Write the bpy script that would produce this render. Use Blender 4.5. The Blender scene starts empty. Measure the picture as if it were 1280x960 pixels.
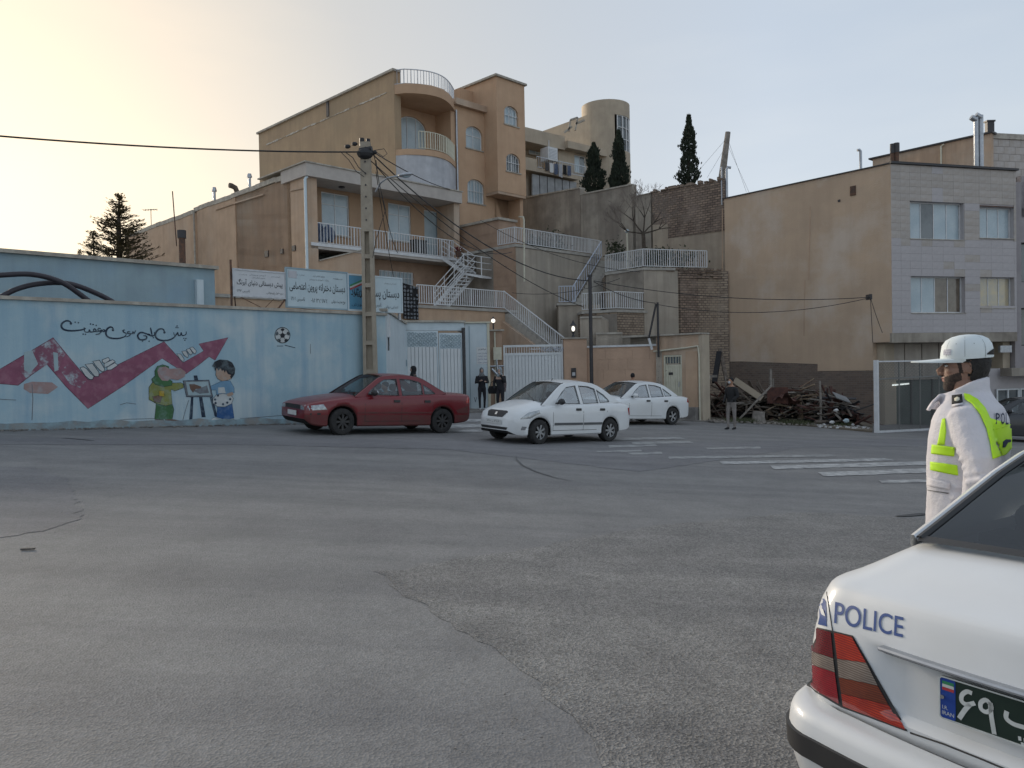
import bpy, bmesh, math, random
from mathutils import Vector, Matrix
from mathutils.geometry import tessellate_polygon
random.seed(7)
SC = bpy.context.scene
COL = SC.collection
R_ = math.radians
# ------------------------------------------------------------------ camera
FPX, W0, H0 = 985.0, 1280.0, 960.0
roll, pitch = R_(1.1), math.atan(18 / 985.0)
FW = Vector((0, math.cos(pitch), -math.sin(pitch)))
UP0 = Vector((0, math.sin(pitch), math.cos(pitch)))
RT0 = Vector((1, 0, 0))
RT = RT0 * math.cos(roll) - UP0 * math.sin(roll)
UP = UP0 * math.cos(roll) + RT0 * math.sin(roll)
EYE = Vector((0, 0, 1.7))
cam_d = bpy.data.cameras.new('camera')
cam = bpy.data.objects.new('camera', cam_d)
COL.objects.link(cam)
cam.matrix_world = Matrix(((RT.x, UP.x, -FW.x, EYE.x), (RT.y, UP.y, -FW.y, EYE.y), (RT.z, UP.z, -FW.z, EYE.z), (0, 0, 0, 1)))
cam_d.sensor_width = 36.0
cam_d.lens = 36.0 * FPX / W0
cam_d.clip_start = 0.05
cam_d.clip_end = 3000
SC.camera = cam
# ------------------------------------------------------------------ sky, sun, exposure
SUN_AZ, SUN_EL = -40.0, 10.0           # degrees left of straight ahead, above the horizon
world = bpy.data.worlds.new('World')
SC.world = world
world.use_nodes = True
wn, wl = world.node_tree.nodes, world.node_tree.links
bg = wn['Background']
sky = wn.new('ShaderNodeTexSky')
sky.sky_type = 'NISHITA'
sky.sun_disc = False
sky.sun_elevation = R_(SUN_EL)
sky.sun_rotation = R_(SUN_AZ)
sky.altitude = 1300
sky.air_density = 1.0
sky.dust_density = 4.0
sky.ozone_density = 1.5
hs = wn.new('ShaderNodeHueSaturation')
hs.inputs['Saturation'].default_value = 1.0
wl.new(sky.outputs[0], hs.inputs['Color'])
# thin high cloud: faint streaks that only lift and even out the sky
tc = wn.new('ShaderNodeTexCoord')
mp = wn.new('ShaderNodeMapping')
mp.inputs['Scale'].default_value = (1.2, 1.2, 5.0)
nz = wn.new('ShaderNodeTexNoise')
nz.inputs['Scale'].default_value = 2.2
nz.inputs['Detail'].default_value = 5
rp = wn.new('ShaderNodeValToRGB')
rp.color_ramp.elements[0].position = 0.45
rp.color_ramp.elements[0].color = (1, 1, 1, 1)
rp.color_ramp.elements[1].position = 0.8
rp.color_ramp.elements[1].color = (1.10, 1.07, 1.03, 1)
mx = wn.new('ShaderNodeMix')
mx.data_type = 'RGBA'
mx.blend_type = 'MULTIPLY'
mx.inputs[0].default_value = 1
wl.new(tc.outputs['Generated'], mp.inputs[0])
wl.new(mp.outputs[0], nz.inputs['Vector'])
wl.new(nz.outputs['Fac'], rp.inputs[0])
dt = wn.new('ShaderNodeVectorMath'); dt.operation = 'DOT_PRODUCT'; nrm_ = wn.new('ShaderNodeVectorMath'); nrm_.operation = 'NORMALIZE'
wl.new(tc.outputs['Generated'], nrm_.inputs[0]); wl.new(nrm_.outputs[0], dt.inputs[0])
dt.inputs[1].default_value = (math.sin(R_(SUN_AZ)) * math.cos(R_(SUN_EL)), math.cos(R_(SUN_AZ)) * math.cos(R_(SUN_EL)), math.sin(R_(SUN_EL)))
gr = wn.new('ShaderNodeValToRGB')          # the air round the sun is warmer than the model's
e_ = gr.color_ramp.elements
e_[0].position = 0.55; e_[0].color = (0.79, 0.815, 0.86, 1); e_[1].position = 1.0; e_[1].color = (1.0, 0.86, 0.67, 1)
k_ = e_.new(0.86); k_.color = (0.76, 0.73, 0.685, 1)
k_ = e_.new(0.72); k_.color = (0.75, 0.755, 0.765, 1)
wl.new(dt.outputs['Value'], gr.inputs[0])
mw_ = wn.new('ShaderNodeMix'); mw_.data_type = 'RGBA'; mw_.blend_type = 'MULTIPLY'; mw_.inputs[0].default_value = 1
gm = wn.new('ShaderNodeGamma'); gm.inputs[1].default_value = 0.24     # hazy air evens the dome out
sc_n = wn.new('ShaderNodeVectorMath'); sc_n.operation = 'SCALE'; sc_n.inputs['Scale'].default_value = 0.96
wl.new(hs.outputs[0], gm.inputs[0]); wl.new(gm.outputs[0], sc_n.inputs[0]); wl.new(sc_n.outputs[0], mw_.inputs[6]); wl.new(gr.outputs[0], mw_.inputs[7])
wl.new(mw_.outputs[2], mx.inputs[6])
wl.new(rp.outputs[0], mx.inputs[7])
wl.new(mx.outputs[2], bg.inputs['Color'])
bg.inputs['Strength'].default_value = 0.15
sun_d = bpy.data.lights.new('sun', 'SUN')
sun_d.energy = 1.2
sun_d.angle = R_(25)
sun_d.color = (1.0, 0.86, 0.68)
sun = bpy.data.objects.new('sun', sun_d)
COL.objects.link(sun)
sun.location = (-30, 40, 30)
sd = Vector((math.sin(R_(SUN_AZ)) * math.cos(R_(SUN_EL)), math.cos(R_(SUN_AZ)) * math.cos(R_(SUN_EL)), math.sin(R_(SUN_EL))))
sun.rotation_euler = sd.to_track_quat('Z', 'Y').to_euler()
SC.view_settings.view_transform = 'Standard'
SC.view_settings.look = 'None'
SC.view_settings.gamma = 1
SC.view_settings.exposure = 2.25
# ------------------------------------------------------------------ geometry from the photograph's measures
def ray(u, v):
 return (FW + RT * ((u - W0 / 2) / FPX) + UP * ((H0 / 2 - v) / FPX))
def P(u, v, Y):
 d = ray(u, v)
 return EYE + d * (Y / d.y)
def gz(x, y=0):
 return -0.06 * max(-40.0, min(40.0, x))
def G(u, v, dz=0.0):
 d = ray(u, v)
 # z = -.06 x + dz
 t = (dz - EYE.z) / (d.z + 0.06 * d.x)
 return EYE + d * t
class Frame:
 """a wall-like frame: x along the face, y into the building, z up"""
 def __init__(s, X, Y, deg, Z=0.0):
  s.o = Vector((X, Y, Z)); s.a = R_(deg)
  s.ex = Vector((math.cos(s.a), math.sin(s.a), 0)); s.ey = Vector((-math.sin(s.a), math.cos(s.a), 0))
 def hit(s, u, v, y=0.0):           # pixel -> (x, z) on the plane at depth y
  d = ray(u, v); o = s.o + s.ey * y
  t = (o - EYE).dot(s.ey) / d.dot(s.ey)
  p = EYE + d * t - s.o
  return (p.dot(s.ex), p.z)
 def hitx(s, u, v, x=0.0):          # pixel -> (y, z) on the side plane at x
  d = ray(u, v); o = s.o + s.ex * x
  t = (o - EYE).dot(s.ex) / d.dot(s.ex)
  p = EYE + d * t - s.o
  return (p.dot(s.ey), p.z)
 def w(s, x, y, z):
  return s.o + s.ex * x + s.ey * y + Vector((0, 0, z))
 def loc(s, p):
  p = Vector(p) - s.o
  return Vector((p.dot(s.ex), p.dot(s.ey), p.z))
# ------------------------------------------------------------------ materials
M = {}
def mat(name, col, col2=None, scale=3.0, amt=0.5, rough=0.85, bump=0.0, bscale=60, metal=0.0, streak=0.0, dirt=None,
  coat=0.0, spec=0.5, alpha=None, rnd=0.0, emit=None, patch=None, pscale=0.5, pamt=0.5, sheen=0.0, low=0.0):
 m = bpy.data.materials.new(name); m.use_nodes = True
 n, l = m.node_tree.nodes, m.node_tree.links
 b = n['Principled BSDF']
 b.inputs['Roughness'].default_value = rough
 b.inputs['Metallic'].default_value = metal
 b.inputs['Specular IOR Level'].default_value = spec
 b.inputs['Coat Weight'].default_value = coat
 b.inputs['Coat Roughness'].default_value = 0.08
 c2 = col2 or tuple(c * 0.8 for c in col)
 t = n.new('ShaderNodeTexCoord')
 def noise(sc, det=6, mapscale=None, r=0.6):
  z = n.new('ShaderNodeTexNoise'); z.inputs['Scale'].default_value = sc; z.inputs['Detail'].default_value = det
  z.inputs['Roughness'].default_value = r
  if mapscale:
   q = n.new('ShaderNodeMapping'); q.inputs['Scale'].default_value = mapscale
   l.new(t.outputs['Object'], q.inputs[0]); l.new(q.outputs[0], z.inputs['Vector'])
  else:
   l.new(t.outputs['Object'], z.inputs['Vector'])
  return z
 def ramp(src, a, bb, ca=(0, 0, 0, 1), cb=(1, 1, 1, 1)):
  q = n.new('ShaderNodeValToRGB'); q.color_ramp.elements[0].position = a; q.color_ramp.elements[1].position = bb
  q.color_ramp.elements[0].color = ca; q.color_ramp.elements[1].color = cb
  l.new(src, q.inputs[0]); return q.outputs[0]
 def mix(fac, ca, cb, mode='MIX'):
  q = n.new('ShaderNodeMix'); q.data_type = 'RGBA'; q.blend_type = mode
  if isinstance(fac, (int, float)): q.inputs[0].default_value = fac
  else: l.new(fac, q.inputs[0])
  for k, c in ((6, ca), (7, cb)):
   if isinstance(c, tuple): q.inputs[k].default_value = (*c[:3], 1)
   else: l.new(c, q.inputs[k])
  return q.outputs[2]
 def mul(src, k):
  q = n.new('ShaderNodeMath'); q.operation = 'MULTIPLY'; q.inputs[1].default_value = k; l.new(src, q.inputs[0]); return q.outputs[0]
 cur = mix(mul(ramp(noise(scale).outputs['Fac'], 0.35, 0.68), amt * 1.6), tuple(col), tuple(c2))
 if patch:
  cur = mix(mul(ramp(noise(pscale, 5).outputs['Fac'], 0.48, 0.62), pamt), cur, tuple(patch))
 if streak > 0:
  cur = mix(mul(ramp(noise(1.0, 5, (3.2, 3.2, 0.22)).outputs['Fac'], 0.45, 0.75), streak), cur, tuple(dirt or tuple(c * 0.5 for c in col)))
  cur = mix(mul(ramp(noise(1.0, 4, (7.0, 7.0, 0.6)).outputs['Fac'], 0.5, 0.8), streak * 0.3), cur, tuple(dirt or tuple(c * 0.5 for c in col)))
 if low > 0:
  pass
 if rnd > 0:
  oi = n.new('ShaderNodeObjectInfo')
  hv = n.new('ShaderNodeHueSaturation')
  q = n.new('ShaderNodeMapRange'); q.inputs[3].default_value = 1 - rnd; q.inputs[4].default_value = 1 + rnd
  l.new(oi.outputs['Random'], q.inputs[0]); l.new(q.outputs[0], hv.inputs['Value']); l.new(cur, hv.inputs['Color']); cur = hv.outputs[0]
 l.new(cur, b.inputs['Base Color'])
 if bump > 0:
  bp = n.new('ShaderNodeBump'); bp.inputs['Strength'].default_value = bump; bp.inputs['Distance'].default_value = 0.02
  l.new(noise(bscale, 4).outputs['Fac'], bp.inputs['Height']); l.new(bp.outputs[0], b.inputs['Normal'])
 if rough < 0.7:
  rr = n.new('ShaderNodeMapRange'); rr.inputs[3].default_value = max(0.02, rough - 0.06); rr.inputs[4].default_value = rough + 0.12
  l.new(noise(scale * 2).outputs['Fac'], rr.inputs[0]); l.new(rr.outputs[0], b.inputs['Roughness'])
 if emit:
  b.inputs['Emission Color'].default_value = (*emit[:3], 1); b.inputs['Emission Strength'].default_value = emit[3]
 M[name] = m
 return m
mat('tan_stucco', (0.541, 0.383, 0.266), (0.447, 0.313, 0.216), 1.2, 0.7, 0.95, 0.5, 35, streak=0.28, dirt=(0.270, 0.180, 0.129), patch=(0.490, 0.374, 0.282), pscale=0.35, pamt=0.6)
mat('ochre_stucco', (0.534, 0.359, 0.236), (0.465, 0.305, 0.198), 1.0, 0.6, 0.95, 0.4, 40, streak=0.2, dirt=(0.291, 0.202, 0.135))
mat('dark_tan_stucco', (0.528, 0.373, 0.262), (0.415, 0.298, 0.214), 0.8, 0.8, 0.95, 0.5, 35, streak=0.42, dirt=(0.238, 0.175, 0.133), patch=(0.505, 0.425, 0.342), pscale=0.3, pamt=0.7)
mat('party_stucco', (0.538, 0.403, 0.290), (0.458, 0.345, 0.252), 0.45, 0.8, 0.95, 0.6, 25, streak=0.16, dirt=(0.316, 0.229, 0.165), patch=(0.560, 0.470, 0.391), pscale=0.3, pamt=0.95)
mat('grey_plaster', (0.36, 0.325, 0.275), (0.23, 0.20, 0.17), 0.55, 1.0, 0.95, 0.7, 25, streak=0.6, dirt=(0.15, 0.13, 0.11), patch=(0.43, 0.385, 0.32), pscale=0.35, pamt=0.85)
mat('pale_plaster', (0.464, 0.384, 0.296), (0.347, 0.286, 0.225), 0.8, 0.8, 0.95, 0.5, 30, streak=0.5, dirt=(0.244, 0.195, 0.153), patch=(0.412, 0.353, 0.284), pscale=0.5, pamt=0.5)
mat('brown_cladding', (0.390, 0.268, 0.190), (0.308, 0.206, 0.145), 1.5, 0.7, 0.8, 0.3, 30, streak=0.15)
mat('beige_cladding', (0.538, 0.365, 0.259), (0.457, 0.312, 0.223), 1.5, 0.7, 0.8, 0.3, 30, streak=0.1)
mat('cream_stucco', (0.46, 0.39, 0.30), (0.38, 0.32, 0.25), 1.2, 0.7, 0.9, 0.3, 30, streak=0.25)
mat('white_soffit', (0.50, 0.46, 0.42), (0.42, 0.38, 0.35), 2, 0.6, 0.9, 0.2, 30, streak=0.1)
mat('balcony_white', (0.50, 0.51, 0.54), (0.40, 0.41, 0.44), 1.5, 0.8, 0.9, 0.2, 30, streak=0.4, dirt=(0.28, 0.28, 0.30))
mat('coping', (0.46, 0.43, 0.37), (0.32, 0.29, 0.25), 4, 0.9, 0.85, 0.3, 30)
mat('mural_blue', (0.365, 0.500, 0.565), (0.31, 0.445, 0.515), 0.7, 0.8, 0.8, 0.3, 30, streak=0.6, dirt=(0.19, 0.335, 0.46), patch=(0.47, 0.55, 0.57), pscale=0.6, pamt=0.95)
mat('shed_blue', (0.319, 0.422, 0.460), (0.256, 0.339, 0.385), 0.7, 0.8, 0.85, 0.25, 30, streak=0.4, dirt=(0.213, 0.277, 0.322), patch=(0.245, 0.361, 0.463), pscale=0.5, pamt=0.5)
mat('gate_blue', (0.577, 0.659, 0.700), (0.491, 0.573, 0.620), 1.5, 0.6, 0.5, 0.1, 30, streak=0.3, dirt=(0.356, 0.424, 0.465))
mat('gate_white', (0.669, 0.697, 0.711), (0.569, 0.597, 0.611), 1.5, 0.6, 0.45, 0.1, 30, streak=0.22, dirt=(0.384, 0.398, 0.398))
mat('white_paint', (0.66, 0.67, 0.68), (0.55, 0.56, 0.57), 5, 0.6, 0.5)
mat('cream_paint', (0.60, 0.58, 0.47), (0.50, 0.48, 0.38), 5, 0.6, 0.55)
mat('dark_paint', (0.03, 0.03, 0.035), (0.05, 0.045, 0.045), 5, 0.6, 0.5)
mat('rust_metal', (0.15, 0.075, 0.045), (0.07, 0.045, 0.035), 8, 0.9, 0.8, 0.3, 50)
mat('galvanised', (0.45, 0.47, 0.50), (0.35, 0.37, 0.40), 8, 0.7, 0.35, metal=0.8)
mat('concrete', (0.40, 0.35, 0.28), (0.31, 0.27, 0.215), 2.5, 0.8, 0.9, 0.4, 40, streak=0.3)
mat('stair_stone', (0.42, 0.40, 0.36), (0.33, 0.31, 0.28), 4, 0.8, 0.85, 0.3, 30)
mat('blue_rail', (0.50, 0.54, 0.62), (0.42, 0.46, 0.54), 5, 0.6, 0.5)
mat('wire_black', (0.02, 0.02, 0.022), None, 5, 0.3, 0.6)
mat('old_wood', (0.16, 0.13, 0.105), (0.09, 0.07, 0.055), 5, 0.9, 0.9, 0.5, 30)
mat('grey_wood', (0.30, 0.27, 0.24), (0.19, 0.17, 0.15), 6, 0.9, 0.9, 0.4, 30)
mat('stone_tile', (0.47, 0.44, 0.445), (0.42, 0.395, 0.40), 2.5, 0.7, 0.75, 0.15, 30, rnd=0.02, streak=0.22, dirt=(0.36, 0.335, 0.34))
mat('stone_tile_weathered', (0.46, 0.43, 0.41), (0.41, 0.365, 0.33), 1.5, 0.8, 0.8, 0.2, 30, rnd=0.05, streak=0.35, dirt=(0.30, 0.25, 0.20))
mat('shop_dark', (0.035, 0.05, 0.05), (0.06, 0.075, 0.07), 1.2, 0.8, 0.25)
mat('black_cloth', (0.012, 0.012, 0.014), (0.02, 0.02, 0.022), 8, 0.6, 0.9)
mat('curtain_pane', (0.42, 0.50, 0.54), (0.33, 0.42, 0.47), 2, 0.8, 0.25, coat=0.6)
mat('dark_pane', (0.06, 0.075, 0.085), (0.13, 0.15, 0.16), 1.2, 0.8, 0.1, coat=0.8)
mat('brown_curtain_pane', (0.10, 0.075, 0.055), (0.16, 0.13, 0.10), 3, 0.9, 0.15, coat=0.8)
mat('yellow_pane', (0.50, 0.42, 0.27), (0.38, 0.36, 0.30), 2.5, 0.8, 0.15, coat=0.8)
mat('lamp_glow', (0.9, 0.9, 0.85), None, emit=(1.0, 0.93, 0.8, .3))
mat('tube_glow', (0.9, 0.9, 0.9), None, emit=(0.9, 1.0, 0.95, 0.22))
mat('terrain_soil', (0.17, 0.14, 0.105), (0.10, 0.085, 0.065), 0.4, 0.9, 0.95, 0.6, 4)
mat('kerb_stone', (0.25, 0.235, 0.215), (0.16, 0.15, 0.14), 3, 0.9, 0.9, 0.5, 20)
mat('skin', (0.36, 0.20, 0.13), (0.31, 0.165, 0.105), 20, 0.5, 0.5)
mat('denim_dark', (0.02, 0.02, 0.026), None, 8, 0.5, 0.9)
def brick_mat(name, c1, c2, mortar, bw=0.22, bh=0.07, weather=0.6, plaster=None):
 m = bpy.data.materials.new(name); m.use_nodes = True
 n, l = m.node_tree.nodes, m.node_tree.links; b = n['Principled BSDF']; b.inputs['Roughness'].default_value = 0.95
 t = n.new('ShaderNodeTexCoord'); sp = n.new('ShaderNodeSeparateXYZ'); cb = n.new('ShaderNodeCombineXYZ'); ad = n.new('ShaderNodeMath')
 l.new(t.outputs['Object'], sp.inputs[0]); l.new(sp.outputs[0], ad.inputs[0]); l.new(sp.outputs[1], ad.inputs[1])
 l.new(ad.outputs[0], cb.inputs[0]); l.new(sp.outputs[2], cb.inputs[1])
 br = n.new('ShaderNodeTexBrick'); br.inputs['Scale'].default_value = 1.0
 br.inputs['Brick Width'].default_value = bw; br.inputs['Row Height'].default_value = bh; br.inputs['Mortar Size'].default_value = 0.02 if bh > .1 else 0.011
 br.inputs['Color1'].default_value = (*c1, 1); br.inputs['Color2'].default_value = (*c2, 1); br.inputs['Mortar'].default_value = (*mortar, 1)
 l.new(cb.outputs[0], br.inputs['Vector'])
 nz = n.new('ShaderNodeTexNoise'); nz.inputs['Scale'].default_value = 0.9; nz.inputs['Detail'].default_value = 7; nz.inputs['Roughness'].default_value = 0.7
 l.new(t.outputs['Object'], nz.inputs['Vector'])
 rp = n.new('ShaderNodeValToRGB'); rp.color_ramp.elements[0].position = 0.46; rp.color_ramp.elements[1].position = 0.62
 l.new(nz.outputs['Fac'], rp.inputs[0])
 mu = n.new('ShaderNodeMath'); mu.operation = 'MULTIPLY'; mu.inputs[1].default_value = weather; l.new(rp.outputs[0], mu.inputs[0])
 mx = n.new('ShaderNodeMix'); mx.data_type = 'RGBA'; l.new(mu.outputs[0], mx.inputs[0]); l.new(br.outputs['Color'], mx.inputs[6])
 mx.inputs[7].default_value = (*(plaster or mortar), 1)
 l.new(mx.outputs[2], b.inputs['Base Color'])
 bp = n.new('ShaderNodeBump'); bp.invert = True; bp.inputs['Strength'].default_value = 0.9; bp.inputs['Distance'].default_value = 0.02
 l.new(br.outputs['Fac'], bp.inputs['Height']); l.new(bp.outputs[0], b.inputs['Normal'])
 M[name] = m
brick_mat('old_brick', (0.33, 0.24, 0.18), (0.18, 0.13, 0.105), (0.10, 0.08, 0.065), 0.28, 0.12, 0.5, (.34, .27, .22))
brick_mat('grey_brick', (0.38, 0.30, 0.225), (0.25, 0.19, 0.145), (0.14, 0.11, 0.09), 0.28, 0.12, 0.6, (0.38, 0.31, 0.24))
brick_mat('low_brick', (0.20, 0.145, 0.115), (0.13, 0.10, 0.085), (0.19, 0.16, 0.135), 0.24, 0.095, 0.4)
def asphalt(name, c, c2, speck=0.5, bscale=90, bump=0.5, big=0.25):
 m = bpy.data.materials.new(name); m.use_nodes = True
 n, l = m.node_tree.nodes, m.node_tree.links; b = n['Principled BSDF']
 b.inputs['Roughness'].default_value = 0.78; b.inputs['Specular IOR Level'].default_value = 0.35
 t = n.new('ShaderNodeTexCoord')
 def nz(sc, det, ms=None, rg=0.6):
  z = n.new('ShaderNodeTexNoise'); z.inputs['Scale'].default_value = sc; z.inputs['Detail'].default_value = det; z.inputs['Roughness'].default_value = rg
  if ms:
   q = n.new('ShaderNodeMapping'); q.inputs['Scale'].default_value = ms; q.inputs['Rotation'].default_value = (0, 0, R_(-12))
   l.new(t.outputs['Object'], q.inputs[0]); l.new(q.outputs[0], z.inputs[0])
  else: l.new(t.outputs['Object'], z.inputs[0])
  return z.outputs['Fac']
 def rp(s, a, bb, ca=(0,0,0,1), cb=(1,1,1,1)):
  q = n.new('ShaderNodeValToRGB'); e = q.color_ramp.elements; e[0].position = a; e[1].position = bb; e[0].color = ca; e[1].color = cb
  l.new(s, q.inputs[0]); return q.outputs[0]
 def mx(f, a, bb, mode='MIX'):
  q = n.new('ShaderNodeMix'); q.data_type = 'RGBA'; q.blend_type = mode
  if isinstance(f, float): q.inputs[0].default_value = f
  else: l.new(f, q.inputs[0])
  for k, cc in ((6, a), (7, bb)):
   if isinstance(cc, tuple): q.inputs[k].default_value = (*cc[:3], 1)
   else: l.new(cc, q.inputs[k])
  return q.outputs[2]
 base = mx(rp(nz(0.35, 6, (0.35, 1.3, 1)), 0.38, 0.66), tuple(c), tuple(c2))
 tracks = rp(nz(1.0, 5, (0.10, 1.5, 1)), 0.42, 0.60, (1, 1, 1, 1), (0.80, 0.80, 0.82, 1))
 base = mx(0.8, base, tracks, 'MULTIPLY')
 blot = rp(nz(1.7, 8, None, 0.75), 0.35, 0.7, (1 - big, 1 - big, 1 - big, 1), (1 + big, 1 + big, 1 + big * 0.9, 1))
 base = mx(1.0, base, blot, 'MULTIPLY')
 vo = n.new('ShaderNodeTexVoronoi'); vo.inputs['Scale'].default_value = 75; l.new(t.outputs['Object'], vo.inputs[0])
 sp = rp(vo.outputs['Color'], 0.1, 0.95, (1 - speck, 1 - speck, 1 - speck, 1), (1 + speck, 1 + speck, 1 + speck, 1))
 base = mx(1.0, base, sp, 'MULTIPLY')
 spots = rp(nz(3.5, 9, None, .8), 0.64, 0.76, (1, 1, 1, 1), (0.66, 0.66, 0.66, 1))
 base = mx(1.0, base, spots, 'MULTIPLY')
 l.new(base, b.inputs['Base Color'])
 bp = n.new('ShaderNodeBump'); bp.inputs['Strength'].default_value = bump; bp.inputs['Distance'].default_value = 0.012
 bp2 = n.new('ShaderNodeBump'); bp2.inputs['Strength'].default_value = 0.18; bp2.inputs['Distance'].default_value = 0.05
 l.new(vo.outputs['Distance'], bp.inputs['Height']); l.new(nz(2.5, 6), bp2.inputs['Height']); l.new(bp2.outputs[0], bp.inputs['Normal'])
 l.new(bp.outputs[0], b.inputs['Normal'])
 M[name] = m
asphalt('asphalt', (0.238, 0.232, 0.226), (0.200, 0.196, 0.193), 0.2, bump=0.35, big=0.13)
asphalt('asphalt_coarse', (0.250, 0.241, 0.230), (0.212, 0.204, 0.196), 0.40, bump=0.7, big=0.2)
asphalt('asphalt_dark', (0.213, 0.209, 0.213), (0.189, 0.185, 0.186), 0.2, bump=0.35, big=0.12)
# ------------------------------------------------------------------ mesh builder
class MB:
 def __init__(s): s.v = []; s.f = []; s.mi = []
 def add(s, vs, fs, mi=0):
  k = len(s.v); s.v += [tuple(p) for p in vs]
  for f in fs: s.f.append(tuple(i + k for i in f)); s.mi.append(mi)
  return s
 def box(s, x0, x1, y0, y1, z0, z1, mi=0):
  if x0 > x1: x0, x1 = x1, x0
  if y0 > y1: y0, y1 = y1, y0
  if z0 > z1: z0, z1 = z1, z0
  return s.add([(x0,y0,z0),(x1,y0,z0),(x1,y1,z0),(x0,y1,z0),(x0,y0,z1),(x1,y0,z1),(x1,y1,z1),(x0,y1,z1)],
      [(0,3,2,1),(4,5,6,7),(0,1,5,4),(1,2,6,5),(2,3,7,6),(3,0,4,7)], mi)
 def bar(s, p, q, w=0.04, h=None, mi=0, up=(0,0,1)):
  p, q = Vector(p), Vector(q); h = h or w; d = (q - p).normalized(); u = Vector(up)
  if abs(d.dot(u)) > 0.98: u = Vector((1, 0, 0))
  a = d.cross(u).normalized() * w / 2; b = a.cross(d).normalized() * h / 2
  vs = [p-a-b, p+a-b, p+a+b, p-a+b, q-a-b, q+a-b, q+a+b, q-a+b]
  return s.add(vs, [(0,1,2,3),(7,6,5,4),(0,4,5,1),(1,5,6,2),(2,6,7,3),(3,7,4,0)], mi)
 def tube(s, pts, r, n=8, mi=0, cap=True):
  pts = [Vector(p) for p in pts]; rs = r if isinstance(r, (list, tuple)) else [r] * len(pts)
  vs = []; fs = []; prev = None
  for i, p in enumerate(pts):
   d = (pts[min(i+1, len(pts)-1)] - pts[max(i-1, 0)]).normalized()
   if prev is None:
    a = d.cross(Vector((0,0,1)))
    if a.length < 0.05: a = d.cross(Vector((1,0,0)))
    a.normalize()
   else:
    a = (prev - d * prev.dot(d)).normalized()
   prev = a; b = d.cross(a)
   for k in range(n):
    t = 2*math.pi*k/n; vs.append(p + (a*math.cos(t) + b*math.sin(t)) * rs[i])
  for i in range(len(pts)-1):
   for k in range(n):
    fs.append((i*n+k, i*n+(k+1)%n, (i+1)*n+(k+1)%n, (i+1)*n+k))
  if cap:
   fs.append(tuple(range(n-1, -1, -1))); fs.append(tuple((len(pts)-1)*n+k for k in range(n)))
  return s.add(vs, fs, mi)
 def ell(s, c, rx, ry, rz, n=12, m=8, mi=0, rot=None):
  vs = []; fs = []; c = Vector(c)
  for i in range(m+1):
   a = math.pi*i/m
   for k in range(n):
    t = 2*math.pi*k/n
    p = Vector((rx*math.sin(a)*math.cos(t), ry*math.sin(a)*math.sin(t), rz*math.cos(a)))
    if rot: p = rot @ p
    vs.append(c + p)
  for i in range(m):
   for k in range(n): fs.append((i*n+k, (i+1)*n+k, (i+1)*n+(k+1)%n, i*n+(k+1)%n))
  return s.add(vs, fs, mi)
 def loft(s, rings, mi=0, closed=True, cap=True, mats=None):
  n = len(rings[0]); vs = [p for r in rings for p in r]; fs = []; k0 = len(s.v)
  for i in range(len(rings)-1):
   for k in range(n if closed else n-1):
    fs.append((i*n+k, i*n+(k+1)%n, (i+1)*n+(k+1)%n, (i+1)*n+k))
  if mats:
   s.add(vs, [], 0)
   for q, f in enumerate(fs): s.f.append(tuple(i+k0 for i in f)); s.mi.append(mats[q] if isinstance(mats, list) else mi)
  else: s.add(vs, fs, mi)
  if cap and closed:
   s.f.append(tuple(k0+k for k in range(n-1, -1, -1))); s.mi.append(mi)
   s.f.append(tuple(k0+(len(rings)-1)*n+k for k in range(n))); s.mi.append(mi)
  return s
 def panel(s, outer, holes=(), y0=0.0, y1=0.2, mi=0, mh=None):
  """a slab in the x-z plane between y0 (front) and y1 with real openings"""
  loops = [[Vector((x, z, 0)) for x, z in outer]] + [[Vector((x, z, 0)) for x, z in h] for h in holes]
  tris = tessellate_polygon(loops); flat = [p for lp in loops for p in lp]; k = len(flat)
  vs = [(p.x, y0, p.y) for p in flat] + [(p.x, y1, p.y) for p in flat]; fs = []
  for a, b, c in tris:
   A, B, C_ = flat[a], flat[b], flat[c]
   if (B-A).cross(C_-A).z < 0: b, c = c, b
   fs.append((a, b, c)); fs.append((a+k, c+k, b+k))
  s.add(vs, fs, mi)
  off = 0
  for li, lp in enumerate(loops):
   m = len(lp); area = sum(lp[i].x*lp[(i+1)%m].y - lp[(i+1)%m].x*lp[i].y for i in range(m))
   fs2 = []
   for i in range(m):
    a, b = off+i, off+(i+1)%m
    q = (a, a+k, b+k, b) if (area > 0) else (b, b+k, a+k, a)
    if li > 0: q = q[::-1] if area > 0 else q[::-1]
    fs2.append(q)
   base = len(s.v) - len(vs)
   for q in fs2: s.f.append(tuple(i+base for i in q)); s.mi.append(mi if (li == 0 or mh is None) else mh)
   off += m
  return s
 def build(s, name, mats, parent=None, smooth=None, fix=False):
  me = bpy.data.meshes.new(name); me.from_pydata(s.v, [], s.f)
  mats = [mats] if isinstance(mats, str) else mats
  for m in mats: me.materials.append(M[m])
  if len(mats) > 1: me.polygons.foreach_set('material_index', s.mi)
  me.update()
  if fix:
   bm = bmesh.new(); bm.from_mesh(me); bmesh.ops.remove_doubles(bm, verts=bm.verts, dist=1e-5); bmesh.ops.recalc_face_normals(bm, faces=bm.faces); bm.to_mesh(me); bm.free()
  if smooth:
   me.polygons.foreach_set('use_smooth', [True]*len(me.polygons))
   me.set_sharp_from_angle(angle=R_(smooth))
  o = bpy.data.objects.new(name, me); COL.objects.link(o)
  if parent is not None: o.parent = parent
  return o
def tag(o, label=None, cat=None, group=None, kind=None):
 if label: o['label'] = label
 if cat: o['category'] = cat
 if group: o['group'] = group
 if kind: o['kind'] = kind
 return o
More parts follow.
